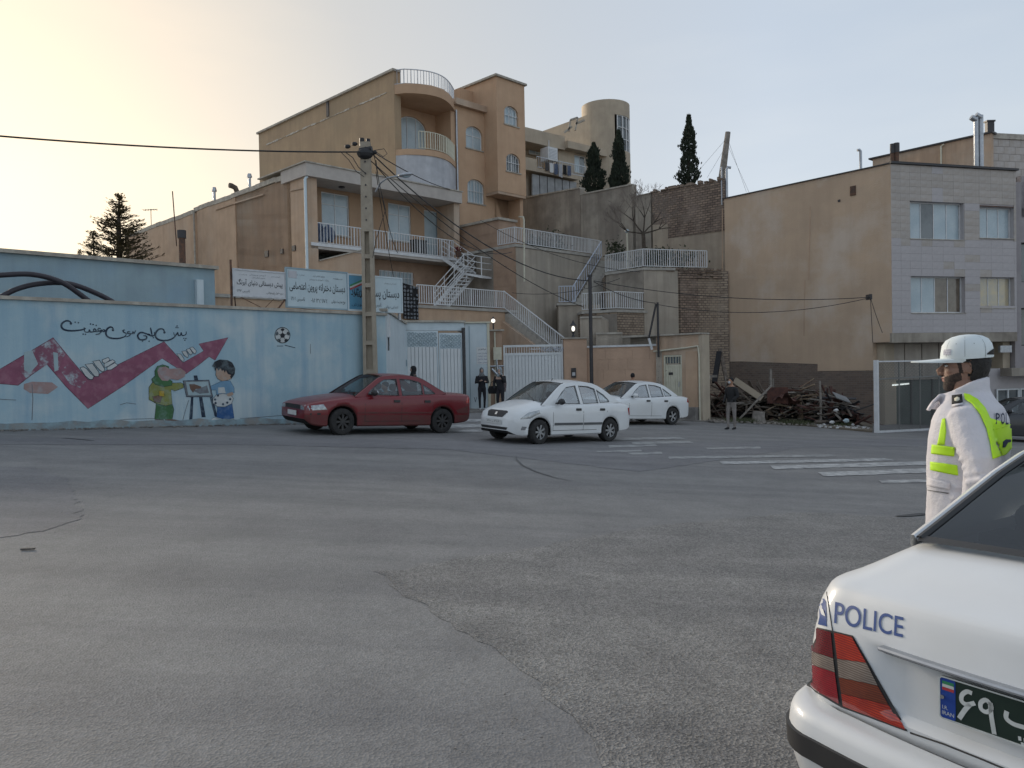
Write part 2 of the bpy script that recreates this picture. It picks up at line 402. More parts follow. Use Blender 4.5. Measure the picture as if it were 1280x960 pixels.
def thing(name, label, cat, loc=(0, 0, 0), rz=0.0, group=None):
 o = bpy.data.objects.new(name, None); COL.objects.link(o); o.empty_display_size = 0.3
 o.location = loc; o.rotation_euler = (0, 0, rz)
 return tag(o, label, cat, group)
def fthing(name, label, cat, F, group=None): return thing(name, label, cat, F.o, F.a, group)
def inst(mesh_obj, parent, loc, scale=(1, 1, 1), rot=(0, 0, 0), name=None):
 o = mesh_obj.copy(); COL.objects.link(o); o.parent = parent; o.location = loc; o.scale = scale; o.rotation_euler = rot
 if name: o.name = name
 return o
def copy_tree(o, parent=None):
 c = o.copy(); COL.objects.link(c)
 if parent is not None: c.parent = parent
 for ch in list(o.children): copy_tree(ch, c)
 return c
def arch(x0, x1, z0, z1, rise=None, n=8):
 """outline of an opening with an arched head, counter-clockwise"""
 if not rise: return [(x0, z0), (x1, z0), (x1, z1), (x0, z1)]
 pts = [(x0, z0), (x1, z0)]; c = (x0+x1)/2; r = (x1-x0)/2
 for i in range(n+1):
  a = math.pi*i/n; pts.append((c + r*math.cos(a), z1 - rise + rise*math.sin(a)))
 return pts
def add_window(parent, x0, x1, z0, z1, y, cols=2, pane='curtain_pane', rise=None, fw=0.05, depth=0.10, transom=None, frame='white_paint', bars=0, sill=True, name='window', panes=None):
 """frame set back in its opening, one pane per light, sill and bars"""
 yy = y + depth
 b = MB(); o = arch(x0, x1, z0, z1, rise); ins = arch(x0+fw, x1-fw, z0+fw, z1-fw, (rise-fw) if rise else None)
 b.panel(o, [ins], yy, yy+0.06)
 wdt = (x1-x0-2*fw)
 top = z1 - fw - (rise*0.35 if rise else 0)
 for i in range(1, cols):
  x = x0+fw+wdt*i/cols; b.box(x-0.02, x+0.02, yy+0.004, yy+0.055, z0+fw, z1-fw-0.005)
 if transom: b.box(x0+fw, x1-fw, yy+0.006, yy+0.053, transom-0.02, transom+0.02)
 w = b.build(name, frame, parent)
 if rise:
  MB().panel(ins, [], yy+0.03, yy+0.04).build('pane', pane, w)
 else:
  for i in range(cols):
   a = x0+fw+wdt*i/cols+0.02; c = x0+fw+wdt*(i+1)/cols-0.02
   MB().box(a, c, yy+0.025, yy+0.035, z0+fw, z1-fw).build('pane', (panes[i] if panes else pane), w)
 if bars:
  g = MB()
  for i in range(bars): x = x0+(x1-x0)*(i+0.5)/bars; g.box(x-0.012, x+0.012, yy-0.05, yy-0.026, z0, z1-(rise*0.3 if rise else 0.0))
  g.box(x0, x1, yy-0.055, yy-0.02, (z0+z1)/2-0.015, (z0+z1)/2+0.015)
  g.build('window_grille', frame, w)
 if sill: MB().box(x0-0.06, x1+0.06, y-0.05, y+depth, z0-0.07, z0-0.004).build('sill', 'coping', w)
 return w
def railing(label, pts, h=0.92, grp=None, m='white_paint', step=0.13, r=0.014, mid=False, name='railing', base=0.09):
 """top and bottom rail, one baluster object after another; pts are world points on the deck"""
 pts = [Vector(p) for p in pts]; o0 = pts[0]
 t = thing(name, label, 'railing', o0, 0, grp)
 b = MB()
 for a, c in zip(pts, pts[1:]):
  a, c = a-o0, c-o0
  b.bar(a+Vector((0,0,h)), c+Vector((0,0,h)), 0.045, 0.04)
  b.bar(a+Vector((0,0,base)), c+Vector((0,0,base)), 0.035, 0.03)
 b.build('rail', m, t)
 proto = None
 for j, (a, c) in enumerate(zip(pts, pts[1:])):
  L = (c-a).length; n = max(1, round(L/step))
  for i in range(n + (1 if j == len(pts)-2 else 0)):
   q = a + (c-a)*i/n - o0; big = (i == 0 or i == n or i % 12 == 0)
   if proto is None: proto = MB().box(-r, r, -r, r, base, h).build('baluster', m, t); proto.location = q; proto.rotation_euler.z = 0.7
   else: inst(proto, t, q, (1.7 if big else 1, 1.7 if big else 1, 1), (0, 0, 0.7))
 for a in (pts[0], pts[-1]): pass
 return t
# ------------------------------------------------------------------ lettering
AR = {'ا':(0xFE8D,0xFE8E),'آ':(0xFE81,0xFE82),'ب':(0xFE8F,0xFE90,0xFE91,0xFE92),'پ':(0xFB56,0xFB57,0xFB58,0xFB59),'ت':(0xFE95,0xFE96,0xFE97,0xFE98),
 'خ':(0xFEA5,0xFEA6,0xFEA7,0xFEA8),'د':(0xFEA9,0xFEAA),'ر':(0xFEAD,0xFEAE),'س':(0xFEB1,0xFEB2,0xFEB3,0xFEB4),'ش':(0xFEB5,0xFEB6,0xFEB7,0xFEB8),
 'ص':(0xFEB9,0xFEBA,0xFEBB,0xFEBC),'ع':(0xFEC9,0xFECA,0xFECB,0xFECC),'ف':(0xFED1,0xFED2,0xFED3,0xFED4),'ق':(0xFED5,0xFED6,0xFED7,0xFED8),
 'ک':(0xFB8E,0xFB8F,0xFB90,0xFB91),'گ':(0xFB92,0xFB93,0xFB94,0xFB95),'ل':(0xFEDD,0xFEDE,0xFEDF,0xFEE0),'م':(0xFEE1,0xFEE2,0xFEE3,0xFEE4),
 'ن':(0xFEE5,0xFEE6,0xFEE7,0xFEE8),'و':(0xFEED,0xFEEE),'ه':(0xFEE9,0xFEEA,0xFEEB,0xFEEC),'ی':(0xFBFC,0xFBFD,0xFBFE,0xFBFF),'ح':(0xFEA1,0xFEA2,0xFEA3,0xFEA4),
 'ز':(0xFEAF,0xFEB0),'ج':(0xFE9D,0xFE9E,0xFE9F,0xFEA0),'ط':(0xFEC1,0xFEC2,0xFEC3,0xFEC4)}
def shape_persian(s):
 if not any(c in AR for c in s): return s
 out = []
 for i, c in enumerate(s):
  if c not in AR: out.append(c); continue
  f = AR[c]; pj = i > 0 and s[i-1] in AR and len(AR[s[i-1]]) == 4; nj = i+1 < len(s) and s[i+1] in AR and len(f) == 4
  out.append(chr(f[3] if (pj and nj) else f[2] if nj else f[1] if pj else f[0]))
 # digits keep their own left-to-right order
 r = ''.join(reversed(out)); res = ''; buf = ''
 for ch in r:
  if ch in '۰۱۲۳۴۵۶۷۸۹': buf = ch + buf
  else: res += buf + ch; buf = ''
 return res + buf
def text(s, x0, x1, z0, z1, y, m, parent, name='lettering', shear=0.0, keep=False, bold=0.0, thick=0.0, spacing=1.0, res=2):
 """letters as a flat mesh filling the given rectangle of the x-z plane"""
 cu = bpy.data.curves.new('lettering', 'FONT'); cu.body = shape_persian(s); cu.resolution_u = res; cu.shear = shear; cu.offset = bold; cu.space_character = spacing
 ob = bpy.data.objects.new('lettering', cu); COL.objects.link(ob); bpy.context.view_layer.update()
 me = bpy.data.meshes.new_from_object(ob.evaluated_get(bpy.context.evaluated_depsgraph_get()))
 bpy.data.objects.remove(ob); xs = [v.co.x for v in me.vertices]; ys = [v.co.y for v in me.vertices]
 ax, bx, ay, by = min(xs), max(xs), min(ys), max(ys); sx = (x1-x0)/(bx-ax); sy = (z1-z0)/(by-ay)
 for v in me.vertices: v.co = ((v.co.x-ax)*sx+x0, y, (v.co.y-ay)*sy+z0)
 me.name = name; me.materials.clear(); me.materials.append(M[m])
 o = bpy.data.objects.new(name, me); COL.objects.link(o); o.parent = parent
 return o
# ================================================================== SETTING: ground
def road_mesh():
 b = MB(); xs = [-400, -120, -40, -20, -10, 0, 10, 20, 40, 120, 400]; ys = [-60, -20, 0, 10, 20, 30, 45, 70, 120, 400]
 vs = [(x, y, gz(x)) for y in ys for x in xs]; n = len(xs)
 fs = [(j*n+i, j*n+i+1, (j+1)*n+i+1, (j+1)*n+i) for j in range(len(ys)-1) for i in range(n-1)]
 return b.add(vs, fs)
tag(road_mesh().build('road', 'asphalt'), kind='structure')
def sheet(name, px, m, dz=0.004, jag=0.0, sub=6, label=None):
 """a thin sheet on the road whose outline runs through the given points, with a broken edge"""
 pts = [G(u, v) for u, v in px]; out = []
 rnd = random.Random(len(px)*7+int(px[0][0]))
 for a, c in zip(pts, pts[1:]+pts[:1]):
  L = (c-a).length; k = max(1, int(L/0.12)) if jag else 1
  k = min(k, 160)
  for i in range(k):
   p = a+(c-a)*i/k; j = jag*min(1, (p-EYE).length/6)
   out.append(Vector((p.x+rnd.uniform(-j, j), p.y+rnd.uniform(-j, j), 0)))
 tris = tessellate_polygon([out]); vs = [(p.x, p.y, gz(p.x)+dz) for p in out]
 fs = []
 for a, b_, c in tris:
  A, B, C_ = out[a], out[b_], out[c]
  fs.append((a, b_, c) if (B-A).cross(C_-A).z > 0 else (a, c, b_))
 o = MB().add(vs, fs).build(name, m)
 return tag(o, label, None, None, 'structure')
sheet('asphalt_patch', [(470, 716), (500, 738), (545, 766), (600, 800), (655, 842), (700, 880), (745, 925), (760, 1010), (1000, 1010), (1500, 1010), (1500, 690), (1250, 655), (1000, 640), (800, 660), (640, 690), (560, 700)], 'asphalt_coarse', 0.003, 0.05)
sheet('asphalt_patch', [(-60, 585), (40, 584), (85, 600), (97, 625), (98, 650), (60, 663), (0, 672), (-60, 675)], 'asphalt_dark', 0.004, 0.05)
sheet('asphalt_patch', [(-100, 556), (300, 556), (560, 562), (800, 590), (1000, 560), (1300, 556), (1300, 546), (900, 552), (560, 550), (300, 548), (-100, 548)], 'asphalt_dark', 0.004, 0.05)
def worn_paint():
 m = bpy.data.materials.new('road_paint'); m.use_nodes = True; n, l = m.node_tree.nodes, m.node_tree.links
 b = n['Principled BSDF']; b.inputs['Roughness'].default_value = 0.8; t = n.new('ShaderNodeTexCoord')
 z = n.new('ShaderNodeTexNoise'); z.inputs['Scale'].default_value = 4; z.inputs['Detail'].default_value = 8; z.inputs['Roughness'].default_value = 0.75
 l.new(t.outputs['Object'], z.inputs[0]); r = n.new('ShaderNodeValToRGB'); r.color_ramp.elements[0].position = 0.40; r.color_ramp.elements[1].position = 0.58
 r.color_ramp.elements[0].color = (0.22, 0.22, 0.22, 1); r.color_ramp.elements[1].color = (0.47, 0.47, 0.46, 1)
 l.new(z.outputs['Fac'], r.inputs[0]); l.new(r.outputs[0], b.inputs['Base Color']); M['road_paint'] = m
 m2 = m.copy(); M['road_paint_faded'] = m2
 e = [x for x in m2.node_tree.nodes if x.type == 'VALTORGB'][0].color_ramp.elements
 e[0].position = 0.40; e[1].position = 0.56; e[1].color = (0.34, 0.34, 0.33, 1); e[0].color = (.2, .2, .2, 1)
worn_paint()
for (a, b_, c, d, w) in [((836, 574), (836, 571), (1040, 568.5), (1045, 571), 1), ((902, 581), (900, 577.5), (1105, 573), (1118, 576), 0), ((968, 587), (962, 582.5), (1160, 577), (1180, 581), 0),
       ((1030, 596), (1022, 591), (1170, 585), (1195, 590), 0), ((1102, 604), (1098, 601), (1180, 599), (1195, 603), 0),
       ((762, 560), (760, 557), (820, 555.5), (822, 558), 1), ((790, 556), (790, 553), (860, 551.5), (868, 554), 1), ((748, 566), (745, 564), (800, 562.5), (803, 565), 1),
       ((790, 569), (785, 566.5), (826, 565), (828, 568), 1), ((885, 562), (882, 560), (950, 558.5), (952, 561), 1), ((765, 551), (765, 548), (850, 546.5), (856, 549), 1),
       ((560, 528), (556, 525), (606, 524), (606, 527), 0), ((556, 536), (552, 532), (606, 530), (606, 534), 0), ((552, 541), (548, 538.5), (604, 537), (604, 540), 0)]:
 sheet('crosswalk_stripe', [a, b_, c, d][::-1], 'road_paint_faded' if w else 'road_paint', 0.009, 0.02)
# tyre mark and cracks
def strip(name, px, w, m, dz=0.010):
 pts = [G(u, v) for u, v in px]; vs = []
 for i, p in enumerate(pts):
  d = (pts[min(i+1, len(pts)-1)]-pts[max(0, i-1)]).normalized(); s = Vector((-d.y, d.x, 0))*w*(0.35 if i in (0, len(pts)-1) else 1)
  for q in (p-s, p+s): vs.append((q.x, q.y, gz(q.x)+dz))
 fs = [(2*i, 2*i+1, 2*i+3, 2*i+2) for i in range(len(pts)-1)]
 return tag(MB().add(vs, [f[::-1] for f in fs]).build(name, m), kind='structure')
mat('tyre_mark', (0.09, 0.09, 0.09), (0.13, 0.13, 0.13), 9, 0.9, 0.8)
mat('tar', (0.038, 0.038, 0.040), (0.06, 0.06, 0.06), 3, 0.8, 0.7)
mat('dust', (0.30, 0.285, 0.26), (0.22, 0.21, 0.195), 6, 0.9, 0.95)
strip('tyre_mark', [(645, 570), (646, 575), (653, 582), (670, 590), (692, 597), (716, 602)], 0.018, 'tyre_mark')
strip('tar_patch', [(1120, 646), (1135, 645), (1155, 643), (1170, 644)], 0.055, 'tar')
def wander(a, b_, n, amp):
 rr = random.Random(int(a[0]+b_[0])); return [(a[0]+(b_[0]-a[0])*i/n, a[1]+(b_[1]-a[1])*i/n+rr.uniform(-amp, amp)) for i in range(n+1)]
strip('road_crack', wander((76, 548), (118, 551), 6, 0.4), 0.03, 'tar', 0.010)
# pavement in front of the gates and the verge at the debris yard
MURAL = Frame(-10.6, 16.3, 45.4)
def slab(name, pts, h, m):
 """kerbed slab: pts are (x, y), its top h above the road"""
 b = MB(); n = len(pts)
 vs = [(x, y, gz(x)+h) for x, y in pts]+[(x, y, gz(x)-0.3) for x, y in pts]
 tr = tessellate_polygon([[Vector((x, y, 0)) for x, y in pts]]); fs = []
 for a, b2, c in tr:
  A, B, C_ = [Vector((*pts[i], 0)) for i in (a, b2, c)]; fs.append((a, b2, c) if (B-A).cross(C_-A).z > 0 else (a, c, b2))
 fs += [(i, i+n, (i+1) % n+n, (i+1) % n) for i in range(n)]
 return tag(b.add(vs, fs).build(name, m, fix=True), kind='structure')
slab('pavement', [(-5.2, 25.2), (-1.2, 30.3), (3.5, 30.9), (8.4, 29.6), (9.0, 34.0), (-5.2, 36)], 0.05, 'kerb_stone')
def rubble(name, region, n, smin, smax, mt, seed, kind='stuff', h0=0.02, parent=None, flat=0.5):
 rr = random.Random(seed); b = MB()
 for _ in range(n):
  x, y, z = region(rr); s = rr.uniform(smin, smax); k = len(b.v); vs = []
  for i in range(8):
   q = [(-1, 1)[(i >> j) & 1]*rr.uniform(0.5, 1.0)*s for j in range(3)]; q[2] *= flat; vs.append(Vector((x+q[0], y+q[1], z+q[2]+h0)))
  b.add(vs, [(0, 1, 3, 2), (4, 6, 7, 5), (0, 4, 5, 1), (2, 3, 7, 6), (0, 2, 6, 4), (1, 5, 7, 3)])
 return tag(b.build(name, mt, parent, fix=False), kind=kind)
def reg_px(us, vs):
 def f(rr):
  p = G(rr.uniform(*us), rr.uniform(*vs)); return p.x, p.y, gz(p.x)
 return f
def reg_foot(rr):
 s = rr.uniform(-5, 9); w = abs(rr.gauss(0, 0.10)); p = MURAL.w(s, -0.04-w, 0); return p.x, p.y, gz(p.x)
rubble('gravel', reg_foot, 500, 0.01, 0.035, 'kerb_stone', 3)
rubble('loose_stones', lambda rr: (lambda p: (p.x, p.y, gz(p.x)))(G(rr.uniform(560, 1000), rr.uniform(760, 955))), 200, 0.002, 0.007, 'kerb_stone', 5)
rubble('loose_stones', lambda rr: (lambda p: (p.x, p.y, gz(p.x)))(G(rr.uniform(0, 1100), rr.uniform(600, 955))), 60, 0.003, 0.007, 'dust', 6)
tag(MB().bar(G(26, 688)+Vector((0,0,.012)), G(44, 687.5)+Vector((0,0,.014)), 0.03, 0.012).build('litter_stick', 'tar'), 'short dark flattened stick on the road at the lower left', 'litter')
EDGE = [(470, 716), (500, 738), (545, 766), (600, 800), (655, 842), (700, 880)]
def reg_edge(rr):
 i = rr.randrange(len(EDGE)-1); f = rr.random(); a, c = EDGE[i], EDGE[i+1]; s_ = abs(rr.gauss(0, 1)); p = G(a[0]+(c[0]-a[0])*f+s_*16, a[1]+(c[1]-a[1])*f+rr.gauss(0, 2)-s_*1.5); return p.x, p.y, gz(p.x)
rubble('broken_asphalt_grit', reg_edge, 420, 0.002, 0.006, 'dust', 15, flat=.35)
# hill behind the houses
hb = MB(); hx = list(range(-60, 101, 8)); hy = list(range(52, 140, 8))
rr = random.Random(4)
vs = [(x, y, min(10.5, (y-50)*0.9) + rr.uniform(-.6, .6) if y > 52 else gz(x)-0.5) for y in hy for x in hx]; n_ = len(hx)
hb.add(vs, [(j*n_+i, j*n_+i+1, (j+1)*n_+i+1, (j+1)*n_+i) for j in range(len(hy)-1) for i in range(n_-1)])
tag(hb.build('hillside', 'terrain_soil', smooth=60), kind='structure')
# ================================================================== MURAL WALL
t = fthing('mural_wall', 'long light blue school wall painted with a zigzag purple arrow and lettering', 'wall', MURAL)
xr = MURAL.hit(483, 460)[0]
MW = 3.36
MB().panel([(-9, -0.6), (xr, -0.6), (xr, MW), (-9, MW)], [], 0, 0.25).build('wall_panel', 'mural_blue', t)
MB().box(-9, xr+0.03, -0.06, 0.31, MW+0.002, MW+0.075).build('wall_cap', 'coping', t)
# cracked grey plinth with an uneven top edge following the street
b = MB(); top = []; k = 60; rr = random.Random(9)
for i in range(k+1):
 x = -9+(xr+9)*i/k; wp = MURAL.w(x, 0, 0); top.append((x, gz(wp.x)+0.17+rr.uniform(-0.03, 0.03)))
b.panel([(-9, -0.6), (xr, -0.6)]+top[::-1], [], -0.025, -0.002)
mat('plinth', (0.28, 0.40, 0.45), (0.20, 0.24, 0.26), 3, 0.9, 0.9, 0.5, 25, patch=(0.30, 0.29, 0.27), pscale=1.5, pamt=0.8)
b.build('plinth', 'plinth', t)
mw = t
def paint(px, m, lay=1, name='painted_shape', outline=None, ow=0.016, parent=None):
 pts = [MURAL.hit(u, v) for u, v in px]
 if sum(pts[i][0]*pts[(i+1) % len(pts)][1]-pts[(i+1) % len(pts)][0]*pts[i][1] for i in range(len(pts))) < 0: pts = pts[::-1]
 y = -0.002*lay
 if outline:
  n = len(pts); big = []
  for i, p in enumerate(pts):
   a, c = Vector(pts[i-1]), Vector(pts[(i+1) % n]); q = Vector(p)
   d1 = (q-a).normalized() if (q-a).length > 1e-6 else Vector((1, 0)); d2 = (c-q).normalized() if (c-q).length > 1e-6 else d1
   nn = Vector((d1.y+d2.y, -(d1.x+d2.x))); nn = nn.normalized() if nn.length > 1e-3 else Vector((d1.y, -d1.x))
   big.append(tuple(q+nn*ow))
  MB().panel(big, [], y, y+0.001).build('painted_outline', outline, mw)
  y -= 0.001
 return MB().panel(pts, [], y, y+0.0008).build(name, m, mw)
def circ(u, v, r, n=16, e=1.0): return [(u+r*math.cos(2*math.pi*i/n), v+r*e*math.sin(2*math.pi*i/n)) for i in range(n)]
def flake(name, c, wash=0.22, paint2=None):
 mat(name, c, tuple(x*0.8 for x in c), 3, 0.7, 0.8, 0.2, 30, streak=0.15, patch=paint2 or (0.33, 0.44, 0.48), pscale=5, pamt=wash)
flake('m_purple', (0.26, 0.09, 0.145), .5, (.34, .17, .22)); flake('m_purple_dk', (0.13, 0.045, 0.07)); flake('m_purple_flaked', (0.25, 0.10, 0.15), 0.95, (0.40, 0.50, 0.54))
flake('m_white', (0.55, 0.58, 0.58)); flake('m_black', (0.018, 0.022, 0.03)); flake('m_olive', (0.22, 0.24, 0.07)); flake('m_green', (0.055, 0.15, 0.06))
flake('m_skin', (0.42, 0.30, 0.23)); flake('m_brown', (0.15, 0.09, 0.065)); flake('m_blue', (0.035, 0.115, 0.30)); flake('m_sky', (0.16, 0.31, 0.46)); flake('m_yellow', (0.42, 0.30, 0.04))
flake('m_grey', (0.16, 0.17, 0.19)); flake('m_pale', (0.36, 0.47, 0.51)); flake('m_navy', (0.015, 0.03, 0.06)); flake('m_pink', (0.36, 0.25, 0.24), 0.3)
c4 = lambda L: [(x/4, 380+y/4) for x, y in L]
c8 = lambda L: [(160+x/8.533, 430+y/8.533) for x, y in L]
c5 = lambda L: [(280+x/5.333, 380+y/5.333) for x, y in L]
paint(c4([(-30, 345), (150, 240), (265, 170), (330, 250), (440, 380), (560, 320), (700, 250), (820, 190), (870, 245), (915, 295), (1020, 235), (995, 200), (1140, 168), (1075, 280), (1045, 262), (990, 305), (930, 348),
    (895, 325), (810, 270), (620, 405), (440, 522), (330, 410), (235, 300), (160, 350), (90, 405), (40, 400), (-30, 395)]), 'm_purple', 1, 'painted_arrow', 'm_purple_dk', 0.014)
paint(c4([(150, 240), (265, 172), (300, 215), (325, 250), (290, 330), (240, 300), (130, 370), (95, 330)]), 'm_purple_flaked', 3, 'flaked_paint')
paint(c4([(300, 330), (345, 300), (400, 345), (430, 385), (400, 420), (350, 400)]), 'm_purple_flaked', 3, 'flaked_paint')
paint(c4([(120, 240), (160, 232), (190, 300), (150, 345), (120, 330)]), 'm_pale', 4, 'flaked_paint')
paint(c4([(265, 240), (288, 245), (292, 330), (272, 338)]), 'm_pale', 4, 'flaked_paint')
paint(c4([(120, 400), (160, 388), (260, 392), (290, 415), (240, 450), (150, 445), (118, 425)]), 'm_pink', 1, 'plaster_patch')
c7 = lambda L: [(60+x/10.667, 390+y/10.667) for x, y in L]
for q in ([(430, 745), (470, 735), (510, 760), (560, 820), (605, 860), (590, 895), (555, 895), (500, 850)], [(500, 700), (590, 690), (640, 760), (675, 810), (670, 855), (625, 855), (570, 790)],
    [(600, 660), (680, 645), (720, 710), (752, 765), (735, 795), (700, 780), (650, 730)], [(725, 640), (800, 610), (820, 640), (760, 680), (730, 670)], [(750, 690), (860, 640), (890, 660), (800, 720), (755, 735)],
    [(790, 740), (890, 680), (925, 710), (840, 765), (790, 770)]):
 paint(c7(q), 'm_white', 4, 'painted_book', 'm_navy', 0.016)
for q in ([(520, 105), (560, 110), (595, 160), (590, 190), (560, 165)], [(575, 80), (615, 75), (640, 120), (635, 145), (600, 120)], [(625, 60), (655, 50), (685, 95), (670, 115), (645, 95)], [(660, 40), (690, 35), (725, 75), (715, 105), (690, 85)]):
 paint(c8(q), 'm_white', 4, 'painted_book', 'm_navy', 0.014)
# football
paint(circ(353, 419, 9, 20, 1.02), 'm_white', 2, 'painted_football', 'm_black', 0.022)
paint([(353+3.4*math.cos(R_(72*i-90)), 419.3+3.4*math.sin(R_(72*i-90))) for i in range(5)], 'm_black', 5, 'football_patch')
for i in range(5):
 a = R_(72*i-90); ca, sa = math.cos(a), math.sin(a); cx, cy = 353+7.4*ca, 419.3+7.4*sa
 paint([(cx+1.6*ca-0.1*sa, cy+1.6*sa+0.1*ca), (cx+0.8*ca-2.8*sa, cy+0.8*sa+2.8*ca), (cx-1.6*ca-1.4*sa, cy-1.6*sa+1.4*ca), (cx-1.6*ca+1.4*sa, cy-1.6*sa-1.4*ca), (cx+0.8*ca+2.8*sa, cy+0.8*sa-2.8*ca)], 'm_black', 5, 'football_patch')
 paint([(353+3.2*ca-0.3*sa, 419.3+3.2*sa+0.3*ca), (353+3.2*ca+0.3*sa, 419.3+3.2*sa-0.3*ca), (353+6*ca+0.3*sa, 419.3+6*sa-0.3*ca), (353+6*ca-0.3*sa, 419.3+6*sa+0.3*ca)], 'm_black', 5, 'football_seam')
# girl in green headscarf with brush arm
paint(c8([(285, 800), (300, 640), (470, 640), (488, 700), (470, 800), (395, 808), (385, 790), (378, 806)]), 'm_green', 2, 'painted_trousers', 'm_black', 0.01)
paint(c8([(225, 460), (262, 410), (440, 420), (560, 415), (585, 425), (590, 465), (500, 498), (455, 480), (468, 640), (400, 658), (300, 632), (225, 590)]), 'm_olive', 4, 'painted_coat', 'm_black', 0.011)
paint(c8([(250, 375), (290, 340), (285, 290), (310, 240), (370, 222), (430, 240), (440, 300), (430, 370), (470, 400), (465, 440), (380, 455), (290, 430), (262, 400)]), 'm_green', 6, 'painted_headscarf', 'm_black', 0.009)
paint(c8([(310, 290), (330, 250), (400, 240), (440, 265), (555, 255), (615, 300), (600, 350), (530, 385), (450, 370), (420, 395), (360, 390), (325, 345)]), 'm_pink', 8, 'faded_paint')
paint(c8([(260, 560), (330, 550), (362, 560), (340, 625), (280, 615)]), 'm_brown', 7, 'painted_book', 'm_black', 0.008)
paint(c8([(285, 805), (380, 808), (430, 880), (400, 895), (330, 890), (300, 850)]), 'm_brown', 6, 'painted_shoe')
paint(c8([(390, 805), (470, 800), (548, 815), (540, 840), (450, 860), (400, 840)]), 'm_brown', 6, 'painted_shoe')
for q in ([(330, 500), (385, 500), (382, 560), (330, 552)],): paint(c8(q), 'm_yellow', 7, 'painted_pocket', 'm_black', 0.006)
# easel
paint(c8([(700, 335), (738, 335), (748, 385), (705, 385)]), 'm_navy', 2, 'painted_easel')
for q in ([(672, 560), (698, 560), (684, 850), (648, 850)], [(755, 555), (790, 555), (828, 780), (785, 782)], [(868, 560), (900, 560), (955, 780), (925, 775)]): paint(c8(q), 'm_navy', 2, 'painted_easel')
paint(c8([(590, 395), (860, 388), (900, 560), (625, 560)]), 'm_grey', 4, 'painted_canvas', 'm_navy', 0.02)
paint(c8([(615, 405), (850, 400), (882, 545), (640, 548)]), 'm_pale', 7, 'painted_canvas')
paint(c8([(650, 430), (700, 425), (780, 455), (775, 475), (720, 480), (690, 520), (660, 480)]), 'm_brown', 9, 'painted_doodle')
paint(c8([(690, 500), (840, 440), (860, 520), (760, 530)]), 'm_grey', 9, 'painted_doodle')
# boy with palette
paint(c8([(945, 780), (955, 600), (1105, 600), (1130, 790), (1045, 805), (1035, 790), (1025, 800)]), 'm_blue', 2, 'painted_trousers', 'm_navy', 0.008)
paint(c8([(950, 420), (1010, 390), (1090, 395), (1130, 470), (1132, 520), (1060, 525), (1055, 600), (945, 600), (940, 490), (890, 490), (880, 450)]), 'm_sky', 4, 'painted_shirt', 'm_navy', 0.008)
paint(c8([(960, 465), (1025, 460), (1040, 525), (960, 525)]), 'm_white', 6, 'painted_bib')
paint(c8([(940, 260), (1000, 220), (1090, 230), (1115, 320), (1105, 365), (1060, 385), (1000, 395), (955, 370), (935, 330)]), 'm_skin', 6, 'painted_face', 'm_black', 0.006)
paint(c8([(895, 235), (920, 190), (975, 165), (1060, 172), (1110, 200), (1140, 260), (1135, 320), (1105, 365), (1085, 355), (1095, 330), (1062, 320), (1040, 280), (1030, 310), (1015, 275), (1000, 290), (985, 260), (960, 285), (945, 255), (925, 290), (920, 250)]), 'm_black', 8, 'painted_hair')
paint(c8([(905, 585), (940, 545), (1010, 530), (1090, 545), (1120, 580), (1100, 635), (1030, 668), (950, 665), (905, 630)]), 'm_white', 8, 'painted_palette', 'm_black', 0.01)
for (x, y) in ((930, 630), (1010, 642), (1055, 625), (1085, 588), (925, 592), (955, 550)): paint(circ(160+x/8.533, 430+y/8.533, 1.5, 8), 'm_navy', 11, 'paint_dab')
paint(c8([(1050, 530), (1110, 510), (1120, 540), (1075, 560), (1050, 550)]), 'm_skin', 12, 'painted_hand')
paint(c8([(875, 815), (910, 785), (970, 800), (985, 840), (930, 850)]), 'm_white', 6, 'painted_shoe', 'm_black', 0.006)
paint(c8([(1000, 820), (1045, 810), (1080, 850), (1040, 868), (1000, 850)]), 'm_white', 6, 'painted_shoe', 'm_black', 0.006)
paint(c8([(1075, 810), (1130, 800), (1142, 830), (1090, 835)]), 'm_brown', 6, 'painted_shoe')
# faded marks left of the car (motion lines)
for q in ([(352, 278), (395, 278), (395, 282), (352, 282)], [(405, 272), (475, 290), (474, 294), (404, 277)]): paint(c5(q), 'm_navy', 2, 'painted_stroke')
def cr(P0, n=5):
 out = []
 for i in range(len(P0)-1):
  p0, p1, p2, p3 = [Vector(P0[max(0, min(len(P0)-1, i+k))]) for k in (-1, 0, 1, 2)]
  for j in range(n):
   s = j/n; out.append(0.5*((2*p1)+(p2-p0)*s+(2*p0-5*p1+4*p2-p3)*s*s+(3*p1-p0-3*p2+p3)*s**3))
 out.append(Vector(P0[-1])); return out
def catmull(P0, n=5): return cr([Vector(p) for p in P0], n)
